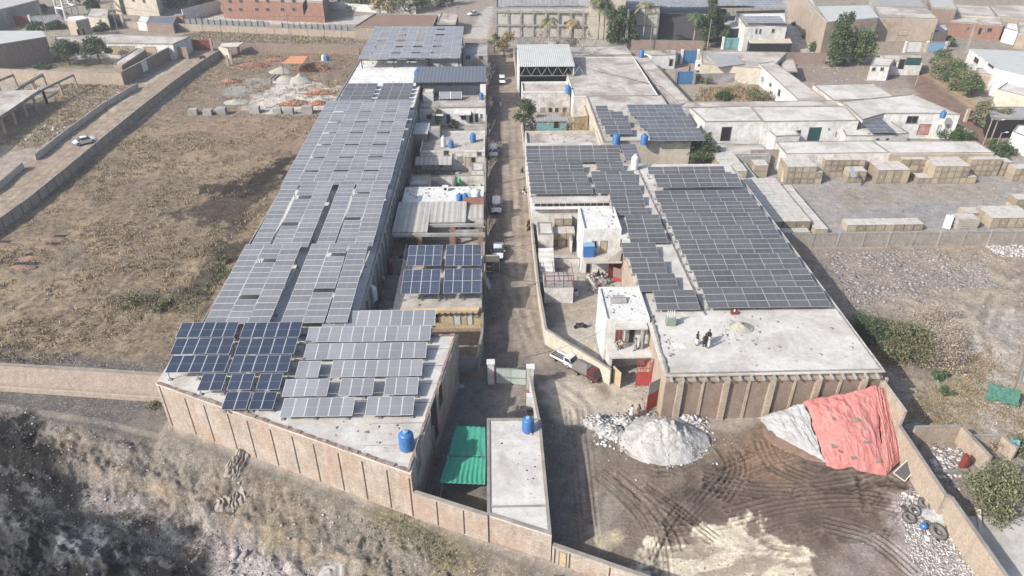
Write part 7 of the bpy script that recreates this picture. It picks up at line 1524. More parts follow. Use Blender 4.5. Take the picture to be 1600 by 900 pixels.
# rooms outside the slanting wall
wall_run('ruin_wall','broken tan wall of a roofless room east of the slanting wall, back side','wall',[P2(1420,692),P2(1492,690)],2.3,'brickt',.25)
wall_run('ruin_wall','tan cross wall with red door between two roofless rooms','wall',[P2(1492,690),P2(1536,740)],2.3,'brickt',.28)
r = thing('red_door','dull red door in the cross wall of the roofless rooms','door',P(1500,725)); b1 = P(1499,728); b2 = P(1506,736); mb = MB(); mb.bar((b1[0],b1[1],.95),(b2[0],b2[1],.95),.36,1.8); mb.build('door_leaf','dred',r)
wall_run('ruin_wall','low curved tan wall right of the red door','wall',[P2(1500,700),P2(1556,700),P2(1580,720)],1.8,'brickt',.28)
wall_run('ruin_wall','grey concrete ledge below the roofless room','wall',[P2(1456,742),P2(1510,740)],.5,'concg',.3)
litter('rubbish',PP(0,(1450,700),(1500,700),(1510,745),(1460,750)),500,.06,.4,'litter')
r = thing('parapet_slab','leaning pale slab in the shade beside the slanting wall','slab',P(1528,815)); b1 = P(1524,806); b2 = P(1530,835); mb = MB(); mb.bar((b1[0],b1[1],.8),(b2[0],b2[1],.1),.3,.5); mb.build('slab','conc',r)
pbld('corner_floor','pale raised floor in the bottom right corner outside the slanting wall','platform',[(43.2,34),(60,34),(60,44),(43.2,44.5)],.35,'concg','conc',0)
# brick and gravel heaps at the building site
for i, (px, py, rx, ry, h_, sd_, lb) in enumerate(((395,104,5,2.2,1.2,1,'long brick heap left of the orange canopy'),(360,128,2.6,1.8,.8,2,'small brick heap alone in the dry grass'),(490,108,5,3.0,1.6,3,'big brick heap right of the orange canopy'),(432,94,4,1.4,.6,4,'thin brick spread behind the orange canopy'),(500,147,4.2,1.3,1.0,5,'brick heap beside the small gravel cone'),(462,163,4.0,1.8,1.1,6,'orange brick heap in front by the concrete blocks'),(496,163,2.6,1.5,.9,7,'brick heap next to the long warehouse corner'),(330,60,0.1,0.1,.1,8,''))):
    if not lb: continue
    b = P(px,py); r = mound('brick_heap',lb,b[0],b[1],rx,ry,h_,'bheap',seed=sd_+50,rough=1.0,n=40,pw=.8); X_ = b[0]+rng.normal(0,rx*.5,700); Y_ = b[1]+rng.normal(0,ry*.5,700); q = np.hypot((X_-b[0])/rx,(Y_-b[1])/ry); k = q < 1.15; Z_ = h_*np.clip(1-q[k],0,1)**.8
    scatter('loose_bricks',X_[k],Y_[k],Z_,.15,.26,'rbricks',brick=True)
for px, py, rx, ry, h_, lb in ((447,127,3.6,2.6,2.0,'left cone of the big grey gravel heap'),(468,127,3.8,2.6,2.2,'right cone of the big grey gravel heap'),(440,112,3.5,2.5,1.5,'gravel heap behind the big one, partly under the canopy'),(500,157,2.6,1.5,1.1,'small grey gravel cone between brick heaps'),(370,160,3.2,2.5,.9,'grey-brown earth mound in the dry grass')):
    b = P(px,py); mound('gravel_heap',lb,b[0],b[1],rx,ry,h_,'gravel',seed=int(px),rough=.06,pw=1.0)
for px, lb in ((425,'left of two concrete pipes by the gravel heap'),(431,'right of two concrete pipes by the gravel heap')):
    r = thing('concrete_pipe',lb,'pipe',P(px,124)); a1 = P(px-4,126,.5); a2 = P(px+4,119,.5); mb = MB(); mb.tube(a1,a2,.5,n=12); mb.build('pipe','curb',r)
# dug pits in the dry field
for i, (px, py) in enumerate(((86,369),(76,381),(58,398),(40,412),(12,378))):
    b = P(px,py); x, y = b[0], b[1]; r = thing('trench','%s small reddish trench from the top in the dry field' % ORD[i],'trench',(x,y,0)); mb = MB(); mb.box(x-1.7,y-.35,-.3,x+1.7,y+.35,.06); mb.build('pit','dark',r)
    m_ = mound('spoil','x',x,y-1.1,2.4,.8,.45,'soil',seed=i+70,rough=.5,n=28,pw=.9); m_.parent = r; m_.location = (0,-1.1,0)
    for k_ in ('label','category'): del m_[k_]
# ------------------------------------------------------------ scattered stones, litter and grass (nobody could count these)
OUTB = [(-80,74),(-62,69.5),(-37,66),(-8,44.6),(4.6,39.4),(14,34.6),(14,30),(-80,30)]
ASH = PP(-3.2,(-60,650),(90,650),(140,720),(160,775),(270,785),(340,840),(360,905),(-60,905))
litter('river_stones',[(-50,57),(-37,52),(-8,38),(6,33),(6,31),(-52,31)],4200,.04,.26,'stones',dens=lambda x,y: np.clip((south_of(x,y)-4)/4,0,1)*.9*(.15+fbm(x,y,.3,3,2))*(polydist(x,y,ASH) < 0))
litter('river_stones',[(-50,57),(-37,52),(-8,38),(6,33),(6,31),(-52,31)],60,.3,.8,'stones',dens=lambda x,y: np.clip((south_of(x,y)-5)/4,0,1)*(polydist(x,y,ASH) < 0))
litter('clinker',PP(-3.2,(-40,690),(60,670),(130,720),(150,790),(250,800),(320,850),(330,905),(-40,905)),1100,.04,.22,'darkst')
litter('bank_stones',[(-60,66),(-37,57.5),(-8,44),(4,39),(4,35),(-8,40),(-37,53),(-60,62)],900,.04,.25,'stones')
litter('ground_stones',[(42.6,60),(46,62),(52,97),(95,97),(95,62),(70,50),(46,40)],4500,.05,.3,'stones',dens=lambda x,y: np.clip(fbm(x,y,.15,4,12)*2.6-.75,.05,1))
litter('ground_stones',PP(0,(1290,395),(1480,390),(1500,470),(1330,480)),2600,.06,.34,'stones',dens=lambda x,y: np.clip(fbm(x,y,.2,4,13)*2.6-.7,.05,1))
litter('stone_heap_pieces',PP(0,(1470,415),(1540,410),(1560,450),(1490,455)),1300,.08,.3,'stones'); litter('stone_heap_pieces',PP(0,(1540,385),(1600,380),(1600,402),(1560,400)),800,.1,.35,'litter')
litter('yard_stones',[(46,98.5),(95,98.5),(110,128),(52,128)],1500,.04,.3,'stones',dens=lambda x,y: np.clip(fbm(x,y,.15,3,14)*2-.6,.05,1))
litter('street_litter',[(-1.9,64),(-1.9,180),(5.2,180),(5.4,74)],700,.03,.16,'stones'); litter('yard_litter',YARD,250,.03,.12,'stones')
litter('lime_lumps',LIME,160,.04,.15,'stones')
litter('field_stones',PP(0,(300,175),(360,100),(560,90),(500,190)),700,.08,.4,'stones')
litter('plot_litter',PP(0,(1240,92),(1420,96),(1410,130),(1300,130)),260,.06,.4,'litter'); litter('plot_litter',PP(0,(30,225),(130,215),(140,190),(60,195)),120,.1,.6,'litter')
def tufts(name, poly, n, h0, h1, mat='grass', dens=None, blades=5, w=.035, spread=.16):
    X_, Y_ = in_poly(poly,n,dens); n = len(X_); Z_ = height(X_,Y_); K = n*blades; X_ = np.repeat(X_,blades)+rng.normal(0,spread,K); Y_ = np.repeat(Y_,blades)+rng.normal(0,spread,K); Z_ = np.repeat(Z_,blades)-.02
    hh = h0+(h1-h0)*rng.random(K)**2; a_ = rng.random(K)*6.283; l_ = rng.random(K)*.5*hh; dx, dy = np.cos(a_), np.sin(a_); ww = w*(1+rng.random(K))
    v = np.stack([np.stack([X_-dy*ww,Y_+dx*ww,Z_],1),np.stack([X_+dy*ww,Y_-dx*ww,Z_],1),np.stack([X_+dx*l_,Y_+dy*l_,Z_+hh],1)],1).reshape(-1,3); f = np.arange(K*3).reshape(-1,3)
    me = bpy.data.meshes.new(name); me.vertices.add(K*3); me.vertices.foreach_set('co',v.ravel()); me.loops.add(K*3); me.loops.foreach_set('vertex_index',f.ravel().astype(np.int32)); me.polygons.add(K)
    me.polygons.foreach_set('loop_start',np.arange(0,K*3,3,dtype=np.int32)); me.polygons.foreach_set('loop_total',np.full(K,3,dtype=np.int32)); me.update(); me.materials.append(M[mat]); o = bpy.data.objects.new(name,me); C.objects.link(o); o['kind'] = 'stuff'
BURN = [PP(0,(276,334),(330,345),(362,352),(400,322),(450,262),(470,236),(430,262),(385,300),(330,318)),PP(0,(300,440),(345,380),(390,372),(352,448),(330,470),(280,465)),PP(0,(318,288),(372,282),(368,300),(330,304)),PP(0,(385,285),(452,238),(462,255),(400,300))]
def unburnt(x,y): return np.prod([1-sstep(-1.5,1,polydist(x,y,b_))*.93 for b_ in BURN],axis=0)
tufts('dry_grass',FIELD,26000,.12,.5,dens=lambda x,y: unburnt(x,y)*np.clip(fbm(x,y,.18,4,5)*3-1.15,.03,1)*(fbm(x,y,.9,2,6) > .45),blades=6,w=.05,spread=.3)
tufts('green_grass',PP(0,(160,480),(330,440),(320,400),(350,380),(345,450),(300,490)),300,.15,.5,'leafg',blades=7,w=.05,spread=.3)
tufts('bank_grass',[(-60,66),(-37,57.5),(-8,44),(6,38.5),(4,35),(-8,40),(-37,53),(-60,62)],700,.1,.35,dens=lambda x,y: np.clip(fbm(x,y,.4,3,15)*3-1.2,.0,1))
tufts('bank_weeds',PP(-2.6,(575,835),(640,830),(730,885),(700,905),(600,860)),260,.1,.4,'leafg',spread=.25)
tufts('rubble_grass',PP(0,(1400,520),(1460,480),(1600,560),(1600,720),(1500,690),(1420,660)),4000,.08,.35,dens=lambda x,y: np.clip(fbm(x,y,.25,3,16)*3-1.2,.0,1))
tufts('lot_grass',PP(0,(0,225),(130,118),(215,132),(60,232)),1500,.15,.6,blades=6,w=.06,spread=.35); tufts('lot_grass',PP(0,(20,105),(60,86),(170,102)),500,.1,.4,'leafg',w=.06,spread=.4)
tufts('garden_grass',PP(0,(1088,158),(1095,138),(1180,134),(1212,158)),900,.2,.7,blades=6,w=.07,spread=.4)
tufts('verge_grass',PP(0,(260,60),(335,46),(640,54),(640,68),(330,68)),2500,.15,.6,blades=5,w=.09,spread=.5)

for z_, x0_, x1_, y0_, y1_, n_ in ((3.6,-14,-2.6,130.5,140.5,130),(4.0,-16.5,-2.6,156,163.5,110),(4.1,-15,-2.6,107.5,112.5,90),(4.3,6.5,20,129.5,138,150),(4.6,6.9,17,164.5,171.5,80),(5.4,18.5,36.5,159,191,180),(6.2,-34,-18,166,186,90),(3.3,-13.4,-2.4,77.2,89,90),(6.3,25.5,41,60,69,60),(6.0,-16,-9,48.5,53,40),(7.0,12.8,17.7,91,97.6,50)):
    litter('roof_debris',[(x0_,y0_),(x1_,y0_),(x1_,y1_),(x0_,y1_)],n_,.05,.32,'stones',z=z_,flat=(.8,.35))

for k, (u_, v_) in enumerate(((.2,.25),(.45,.12),(.7,.3),(.3,.6),(.6,.55),(.85,.12))):
    A_ = Vector(P(1292,728,.1)); B_ = Vector(P(1388,742,.1)); C_ = Vector(P(1368,604,5.0)); D_ = Vector(P(1256,627,3.2)); q = (A_*(1-u_)+B_*u_)*(1-v_)+(D_*(1-u_)+C_*u_)*v_; z_ = q.z+.9*math.sin(math.pi*u_)*math.sin(math.pi*v_)+.1
    r = thing('weight_stone','%s of the dusty slabs weighing down the red tarp, counted from its lower left' % ORD[k],'slab',(q.x,q.y,z_),group='slabs on the red tarp'); mb = MB(); mb.box(q.x-.3,q.y-.22,z_,q.x+.28,q.y+.2,z_+.16); o = mb.build('slab','rockm',r)
litter('river_pebbles',[(-34,52),(-8,38),(6,33),(6,31),(-30,31)],5000,.03,.14,'stones',dens=lambda x,y: np.clip((south_of(x,y)-3)/4,0,1)*(polydist(x,y,ASH) < 0))
litter('ash_clods',ASH,1800,.03,.14,'darkst')
litter('bank_clods',[(-60,66),(-37,57.5),(-8,44),(4,39),(4,34),(-8,37),(-37,49),(-60,58)],1300,.03,.14,'stones')
litter('ground_pebbles',[(42.6,46),(46,60),(52,97),(95,97),(95,62),(70,44)],5000,.03,.15,'stones')
# ------------------------------------------------------------ trees and shrubs
def leaf_cloud(mb_v, mb_f, c, r, n, size, seed, squash=.8):
    d = rng.normal(0,1,(n,3)); d /= np.linalg.norm(d,axis=1)[:,None]; rad = rng.random(n)**.45; p = c+d*rad[:,None]*np.array([r,r,r*squash]); a_ = rng.normal(0,1,(n,3)); a_ /= np.linalg.norm(a_,axis=1)[:,None]; b_ = np.cross(a_,rng.normal(0,1,(n,3))); b_ /= np.linalg.norm(b_,axis=1)[:,None]; s = size*(.5+rng.random(n))[:,None]
    v = np.stack([p-a_*s,p+b_*s*.45,p+a_*s,p-b_*s*.45],1).reshape(-1,3); base = sum(len(x) for x in mb_v); mb_v.append(v); mb_f.append(np.arange(n*4).reshape(-1,4)+base)
def cloud_obj(name, vs, fs, mat, parent):
    v = np.concatenate(vs); f = np.concatenate(fs); me = bpy.data.meshes.new(name); me.vertices.add(len(v)); me.vertices.foreach_set('co',v.ravel()); me.loops.add(f.size); me.loops.foreach_set('vertex_index',f.ravel().astype(np.int32)); me.polygons.add(len(f))
    me.polygons.foreach_set('loop_start',np.arange(0,f.size,4,dtype=np.int32)); me.polygons.foreach_set('loop_total',np.full(len(f),4,dtype=np.int32)); me.update(); me.materials.append(M[mat]); o = bpy.data.objects.new(name,me); C.objects.link(o); o.parent = parent; return o
def tree(name, label, px, py, h, r, mat='leaf', trunk=.3, n=2600, leaf=.22, clumps=16, bark='bark', squash=.8, cat='tree', group=None, low=.35, narrow=1.0, z=0.0):
    t = thing(name,label,cat,P(px,py,z),group=group); mb = MB(); tip = Vector((random.uniform(-.3,.3),random.uniform(-.3,.3),h*low+.4)); mb.tube((0,0,-.2),tuple(tip),trunk,trunk*.6,8); vs, fs = [], []
    for k in range(clumps):
        a_ = random.uniform(0,6.283); zf = random.random(); rr = r*math.sqrt(random.random())*.8*(1-.55*zf*zf); zc = h*(low+.05)+(h*(1-low)-r*.25)*zf; c = Vector((rr*math.cos(a_)*narrow,rr*math.sin(a_)*narrow,zc))
        m_ = tip.lerp(c,.5)+Vector((0,0,-.1*r)); mb.tube(tuple(tip),tuple(m_),trunk*.45,trunk*.28,5); mb.tube(tuple(m_),tuple(c),trunk*.28,trunk*.08,5)
        leaf_cloud(vs,fs,np.array(c),r*random.uniform(.28,.46),max(20,n//clumps),leaf,k,squash)
    add_part(mb,'trunk',bark,t,True); cloud_obj('crown',vs,fs,mat,t); return t
def shrub(name, label, px, py, h, r, mat='leaf', n=1200, leaf=.16, z=0.0, cat='shrub', clumps=9):
    t = thing(name,label,cat,P(px,py,z)); mb = MB(); vs, fs = [], []
    for k in range(clumps):
        a_ = random.uniform(0,6.283); rr = r*math.sqrt(random.random())*.75; c = Vector((rr*math.cos(a_),rr*math.sin(a_),h*random.uniform(.25,.75))); mb.tube((0,0,-.1),tuple(c),.05,.02,5); leaf_cloud(vs,fs,np.array(c),r*random.uniform(.3,.5),n//clumps,leaf,k,min(1,.8*h/r))
    add_part(mb,'stem','bark',t); cloud_obj('foliage',vs,fs,mat,t); return t
def bare(name, label, px, py, h, lean=(0,0), mat='palebark', depth=5, r0=.16, spread=.55, leaves=0, z=0.0, lm='leaft', cat='tree', group=None):
    t = thing(name,label,cat,P(px,py,z),group=group); mb = MB(); tips = []
    def grow(p, d, L, r_, k):
        q = p+d*L; mb.tube(tuple(p),tuple(q),r_,r_*.68,5 if k < depth-1 else 4,cap=False)
        if k == 0: tips.append(q); return
        for i in range(random.choice((2,2,3))):
            nd = (d+Vector((random.gauss(0,spread),random.gauss(0,spread),random.gauss(.12,spread*.6)))).normalized(); grow(q,nd,L*random.uniform(.6,.86),r_*.62,k-1)
    grow(Vector((0,0,-.2)),Vector((lean[0],lean[1],1)).normalized(),h*.3,r0,depth); add_part(mb,'branches',mat,t,True)
    if leaves:
        vs, fs = [], []
        for q in tips: leaf_cloud(vs,fs,np.array(q),.5,leaves,.11,0,1)
        cloud_obj('foliage',vs,fs,lm,t)
    return t
def palm(label, px, py, h, r=2.4, mat='leaf', n=16, z=0):
    t = thing('palm_tree',label,'palm tree',P(px,py,z),group='palm trees before the grey factory'); mb = MB(); mb.tube((0,0,-.2),(0.1,0,h*.5),.24,.2,8); mb.tube((.1,0,h*.5),(0,0,h),.2,.15,8); add_part(mb,'trunk','palm',t,True); f = MB()
    for i in range(n):
        a_ = 6.283*i/n+random.uniform(-.15,.15); el = random.uniform(-.1,.9); d = Vector((math.cos(a_),math.sin(a_),0)); s_ = Vector((-d.y,d.x,0)); pts = []
        for k in range(8): u = k/7; pts.append(Vector((0,0,h))+d*r*u*(math.cos(el)*.8+.3)+Vector((0,0,r*(math.sin(el)*u-.85*u*u))))
        for k in range(7):
            w_ = .62*math.sin(math.pi*(k+.6)/8)+.12; p, q = pts[k], pts[k+1]
            for sg in (-1,1):
                for e in range(3): pp = p.lerp(q,e/3); tp = pp+s_*sg*w_*1.5+(q-p)*.8+Vector((0,0,-.25*w_)); f.add([pp,pp+(q-p)*.4,tp],[(0,1,2)])
    add_part(f,'fronds',mat,t); return t
tree('tree','left of two dark round trees in the walled garden at upper left',109,101,6.8,4.8,'leafd',.3,4200,.26,20)
tree('tree','right of two dark round trees in the walled garden at upper left',157,100,7.4,4.4,'leafd',.3,4200,.26,20)
shrub('hedge','low dark green clipped bush left of the garden trees',64,107,1.3,3.2,'leafd',1500,.2)
tree('bush_tree','round green tree in the white villa garden',684,196,4.3,2.2,'leaf',.14,1600,.16,12)
shrub('bush','dark low bush at the brick wall of the villa garden',709,199,1.6,1.5,'leafd',700)
tree('tree','dark leafy tree beside the street in front of the street house',822,200,6.6,3.2,'leafd',.22,3800,.2,20,low=.2)
bare('dry_tree','dry pale bush spilling over the dirty roof house',872,224,8.0,(.3,-.1),'palebark',6,.12,.7,8,0,'leafb')
bare('dry_tree','second dry pale bush on the left of the dirty roof house',845,222,7.0,(-.2,0),'palebark',6,.1,.7,5,0,'leaft')
for k, (px, py, lb) in enumerate(((866,100,'left leafless brown tree before the cream long-roof building'),(842,103,'leafless brown tree by the yellow gate wall'),(905,107,'leafless brown tree leaning on the cream wall'))):
    bare('bare_tree',lb,px,py+6,12.0,(0,0),'palebark',6,.2,.6,9,0,'leaft')
bare('bare_tree','leafless small tree in front of the cream wall, middle',930,107,5.0,(0,0),'palebark',5,.1,.5); bare('bare_tree','leafless small tree in front of the cream wall, right',962,107,5.0,(.1,0),'palebark',5,.1,.5)
tree('brown_tree','brownish thinning tree at the far end of the street',788,88,7.5,3.6,'leafb',.25,2600,.26,16); tree('brown_tree','greenish brown tree left of the far street end',772,82,5.6,2.6,'leafg',.2,1400,.24,12)
for k, (px, py, h_, lb) in enumerate(((757,110,5.5,'farthest'),(757,128,5.0,'second farthest'),(758,146,5.5,'third farthest'),(760,168,5.2,'fourth farthest'),(758,190,5.0,'fifth, before the villa'),(758,222,5.0,'sixth, before the peeling house'),(758,256,5.2,'seventh, behind the parked estate car'),(757,292,5.0,'eighth, by the lime-roofed house'),(757,345,4.2,'ninth, by the cement sheet house'),(758,385,4.0,'nearest, beside the blue arrays'))):
    bare('bare_tree','%s pale leafless tree along the west side of the street' % lb,px,py,h_*1.25,(.25+.1*(k%3),random.uniform(-.1,.1)),'palebark',6,.13,.42,0,0,group='leafless street trees')
for px, py, h_, r_, m_, lb in ((857,78,9.0,3.0,'leafg','grey-green palm left, before the factory wall'),(894,75,8.0,2.6,'leafb','yellowing short palm before the factory'),(933,74,15.0,3.0,'leaf','tallest palm in the middle of the factory front'),(941,74,12.5,2.8,'leafd','palm just right of the tallest one'),(1003,76,13.0,3.2,'leafg','tall palm at the right end of the factory'),(1082,74,10.0,2.8,'leafd','palm before the dark steel hall'),(972,107,3.2,1.5,'leafb','small young palm at the cream wall'),(984,105,3.8,1.5,'leafb','slightly taller young palm at the cream wall')): palm(lb,px,py,h_,r_,m_)
tree('dark_tree','big dark evergreen between the factory palms, left',962,76,12.5,4.2,'leafd',.35,4200,.34,22,low=.15); tree('dark_tree','dark evergreen between the factory palms, right',985,76,11.0,3.0,'leafd',.3,2600,.32,16,low=.15)
tree('dark_tree','very tall dark tree beside the dark steel hall',1102,74,18.0,4.2,'leafd',.4,5200,.36,26,low=.12,narrow=.75); tree('dark_tree','rounded dark tree right of the very tall one',1120,72,10.5,3.8,'leafd',.3,3200,.32,18,low=.1)
for i, (px, w_) in enumerate(((870,1.2),(884,1.2),(898,1.2),(908,1.0),(1016,2.0),(1040,2.2),(1056,2.2))): shrub('hedge_bush','%s clipped dark bush from the left along the factory garden wall' % ORD[i],px,72,2.6,w_,'leafd',350,.22)
tree('dark_tree','tall drooping dark tree at the end of the dirt road, left',1306,103,14.0,4.0,'leafd',.4,6500,.34,30,low=.06,narrow=.8,squash=1.4); tree('dark_tree','shorter green tree right of the drooping dark tree',1341,102,9.5,4.2,'leaf',.35,5200,.3,24,low=.06,squash=1.1)
for i, (px, py, h_, r_) in enumerate(((1466,112,5.6,4.2),(1478,121,6.0,4.4),(1490,131,5.6,4.4),(1503,142,5.4,4.0),(1513,151,4.8,3.4))): tree('roadside_tree','%s green tree from the top in the clump along the dirt road' % ORD[i],px,py,h_,r_,'leafg' if i%2 else 'leaf',.25,2600,.26,16,low=.1,group='clump of green trees along the dirt road')
tree('tree','feathery green tree by the dull red gate',1531,198,6.0,3.4,'leafg',.25,2600,.24,16,low=.15); tree('tree','olive green tree before the sheet-roofed shed',1561,206,5.2,2.8,'leafg',.22,2200,.22,14,low=.15)
shrub('bush','dark green shrub at the eastern white building, left',1480,218,3.0,2.8,'leafd',1500,.22); shrub('bush','dark green shrub at the eastern white building, right',1500,219,2.6,2.6,'leafd',1300,.22)
shrub('bush','wide dark shrub right of the long low store',1568,246,2.6,3.2,'leafd',1900,.22); shrub('bush','dark shrub beside the lamp post right of the store',1556,236,2.4,2.0,'leafd',900,.2)
tree('tree','left dense green tree behind the panel warehouse',1080,262,5.6,1.8,'leaf',.15,2200,.15,12,low=.1); tree('tree','right dense green tree behind the panel warehouse',1096,263,6.6,2.3,'leaf',.18,3200,.16,16,low=.1); tree('cypress','small pointed green tree behind the panel warehouse',1118,262,4.4,.9,'leaf',.1,900,.13,9,low=.1)
shrub('bush','dark green round bush in the dry garden, front',1127,156,2.4,2.6,'leafd',1500,.2); shrub('bush','grey-green bush in the dry garden, right',1180,156,2.8,3.4,'leafg',2000,.2); shrub('bush','grey bush at the garden wall beside the lower blue gate',1098,130,2.2,2.6,'leafg',1100,.22)
bare('bare_tree','leafless tree standing in the dry garden',1154,146,5,(0,0),'bark',5,.12,.6); bare('bare_tree','reedy pale shrub beside the scalloped house',1036,104,5,(0,0),'palebark',5,.1,.4,6,0,'leafb'); shrub('creeper','dark creeper hanging below the sloping metal lean-to',1148,112,1.8,3.4,'leafg',1100,.22); shrub('creeper','green creeper at the corner of the garden house',1182,110,2.2,2.4,'leafd',900,.22)
tree('tree','large round dusty green tree at the lower right outside the slanting wall',1545,790,5.2,3.4,'leafg',.25,9000,.13,34,low=.12); 
shrub('thorn_bush','big sprawling olive thorn bush east of the panel warehouse, left',1408,545,3.4,4.6,'leafo',8000,.13,clumps=24); shrub('thorn_bush','dark thorn bush in the shade at the warehouse edge',1362,528,3.0,3.4,'leafd',4000,.11,clumps=12); shrub('thorn_bush','grey sprawling thorn bush, right part',1450,560,2.8,4.6,'leaft',5200,.10,clumps=22); shrub('thorn_bush','dry grey thorn bush above the olive one',1470,510,1.8,4.0,'leaft',3000,.09,clumps=16)
for sd_, (px, py) in enumerate(((1425,560),(1455,565),(1475,545))): bare('dry_branches','%s tangle of dry pale branches in the thorn bushes' % ORD[sd_],px,py,3.5,(random.uniform(-.5,.5),-.2),'palebark',5,.07,.7)
shrub('agave','spiky dark green plant in the rubble ground',1469,592,1.1,1.0,'leafd',500,.2); shrub('bush','small round green bush left of the green tarp',1480,616,.9,.9,'leaf',800,.11)
shrub('bush','dark bush outside the right edge beyond the green tarp',1592,705,1.6,1.6,'leafg',900,.14); bare('dry_branches','dry broom of twigs leaning on the curved wall',1555,705,2.0,(0,0),'bark',4,.06,.6,4,0,'leaft')
shrub('bush','bright green bush at the edge of the long warehouse and field',352,410,1.3,.9,'leafg',700,.13); shrub('bush','olive bush beside the long warehouse wall near the front',356,432,1.2,1.2,'leafg',500,.13); shrub('bush','green weeds at the foot of the warehouse corner',243,640,1.2,1.0,'leafg',700,.1,-1.2)
shrub('bush','dark green bush hanging on the river bank below the boundary wall',608,840,.9,1.1,'leafd',700,.08,-2.4); shrub('bush','grey dry bush on the bank near the left pale rock',465,795,1.0,1.0,'leaft',700,.08,-2.2)
shrub('bush','dark low bushes at the left of the dry field burn',215,470,.9,2.2,'leafg',900,.13); shrub('bush','second low olive bush in the dry field',255,480,.8,1.8,'leafg',700,.13)
for i, (px, py, h_, r_) in enumerate(((10,30,6,5),(60,22,5,4),(125,8,9,6),(150,20,5,3.5),(60,48,3,3.5),(90,46,3,3),(160,48,2.4,3.2),(290,6,7,6),(265,10,6,5),(315,8,6,5),(565,14,7,6),(600,20,9,6),(632,20,8,6),(660,14,9,6),(530,8,7,6),(700,8,8,6),(1262,60,2.5,2.5),(1250,40,2.5,2.5),(1245,20,2.5,2.5),(1275,80,2.5,2.5),(1480,72,3,3),(1395,112,2,3))):
    m_ = 'leafb' if i in (11,) else ('leafd' if i % 2 else 'leaf'); tree('far_tree','background tree number words',px,py,h_,r_,m_,.3,900,.5,12,low=.1)['label'] = ['tree at the far upper left corner','tree left of the red gate wall','tree behind the water tower','tree beside the gatehouse of the yellow apartments','bush in front of the wide red gate','bush left of the brown brick hut','blue-green hedge right of the brick hut','tree left of the brick building courtyard','dark tree left of the white sloping wall','tree touching the white sloping wall','tree right of the red brick building','brownish tall tree above the mossy-roofed house','dark tree above the mossy-roofed house, left of the road','tree near the top edge above the mossy-roofed house','tree behind the white courtyard wall','tree at the top edge near the far car','third bush down the road verge by the beige factory','second bush down the road verge by the beige factory','topmost bush on the road verge by the beige factory','lowest bush on the road verge by the beige factory','bush at the pale blue gate','bush behind the white cottage'][i]
# ------------------------------------------------------------ poles and wires
def pole(label, px, py, h, lattice=False, lamp=False, mat='curb'):
    t = thing('lamp_post' if lamp else 'utility_pole',label,'lamp post' if lamp else 'utility pole',P(px,py)); mb = MB()
    if lattice:
        for sx in (-1,1):
            for sy in (-1,1): mb.tube((sx*.35,sy*.35,0),(sx*.12,sy*.12,h),.06,.04,4)
        for k in range(int(h/1.2)): z = k*1.2; w_ = .35-.23*z/h; mb.tube((-w_,-w_,z),(w_,-w_,z+1.2),.03,n=4); mb.tube((w_,w_,z),(-w_,w_,z+1.2),.03,n=4); mb.tube((-w_,w_,z),(-w_,-w_,z+1.2),.03,n=4)
    else: mb.tube((0,0,-.2),(0,0,h),.16,.1,8)
    add_part(mb,'shaft','steel' if lattice else mat,t); 
    if lamp: m_ = MB(); m_.bar((0,0,h),(.9,0,h+.2),.08,.08); add_part(m_,'arm','steel',t); m_ = MB(); m_.bar((.7,0,h+.15),(1.3,0,h+.22),.28,.14); add_part(m_,'lamp_head','wplast',t)
    else:
        for k, z in enumerate((h-.4,h-1.2)): m_ = MB(); m_.bar((-.9,0,z),(.9,0,z),.09,.09); add_part(m_,'crossarm','dsteel',t)
    return t
for px, py, h, la, lp, lb in ((455,70,9,0,0,'concrete utility pole standing before the corrugated fence'),(977,78,12,1,0,'lattice pylon between the factory palms'),(1104,84,10,0,0,'white concrete pole beside the electrical cabinet road'),(1015,80,11,0,0,'pole in front of the right factory palm'),(120,55,9,0,0,'pole right of the brown brick hut'),(185,50,9,0,0,'pole beside the dark slatted gate'),(73,50,9,0,0,'pole left of the brown brick hut'),(1508,84,9,1,0,'leaning lattice pole above the white gates'),(1393,62,8,0,0,'pole in front of the tan hall'),(1346,68,8,0,0,'pole between drooping tree and tan hall'),(1322,48,9,0,0,'tall pole above the drooping dark tree'),(1536,226,7,0,0,'wooden pole beside the right end of the dirt road'),(701,48,9,1,0,'lattice pylon at the far street end'),(716,45,8,0,0,'pole by the junk shelter at the street end'),(1430,134,4,0,0,'short post standing in the dirt plot'),(1546,224,5,0,1,'lamp post beside the turquoise tarp near the white house corner'),(1554,237,4,0,1,'thin lamp post at the right corner of the long low store'),(759,470,6,0,0,'thin pole at the street side of the yellow house')):
    pole(lb,px,py,h,bool(la),bool(lp))
def wire(label, a, b, sag=.8, r=.02):
    t = None; A_, B_ = Vector(a), Vector(b); pts = [A_.lerp(B_,i/14)-Vector((0,0,sag*4*(i/14)*(1-i/14))) for i in range(15)]; mb = MB()
    for i in range(14): mb.tube(tuple(pts[i]),tuple(pts[i+1]),r,n=4,cap=False)
    o = mb.build('cable','black',None,base=tuple(A_)); tag(o,label,'cable')
wire('black cable sagging over the blotched warehouse roof',P(925,109,5.45),P(1035,136,5.45),0,.05)
wire('overhead cable from the factory pylon to the cabinet road pole',P(977,22,0) if False else (*P2(977,78),11),(*P2(1104,84),9.5),1.5,.035)
wire('overhead cable from the pylon to the right factory palm pole',(*P2(977,78),11.6),(*P2(1015,80),10.6),.6,.035)
wire('overhead cable from the left palms to the pylon',(*P2(860,76),10.5),(*P2(977,78),11.6),1.5,.035)
wire('overhead cable between pole by the dark gate and fence pole',(*P2(185,50),8.6),(*P2(455,70),8.6),2.0,.03)
wire('overhead cable crossing the street near the yellow house',(*P2(759,470),5.8),(*P2(842,480),4.0),.5,.02)
wire('overhead cable from the tan hall pole to the lattice pole',(*P2(1393,62),7.6),(*P2(1508,84),8.6),1.0,.03)
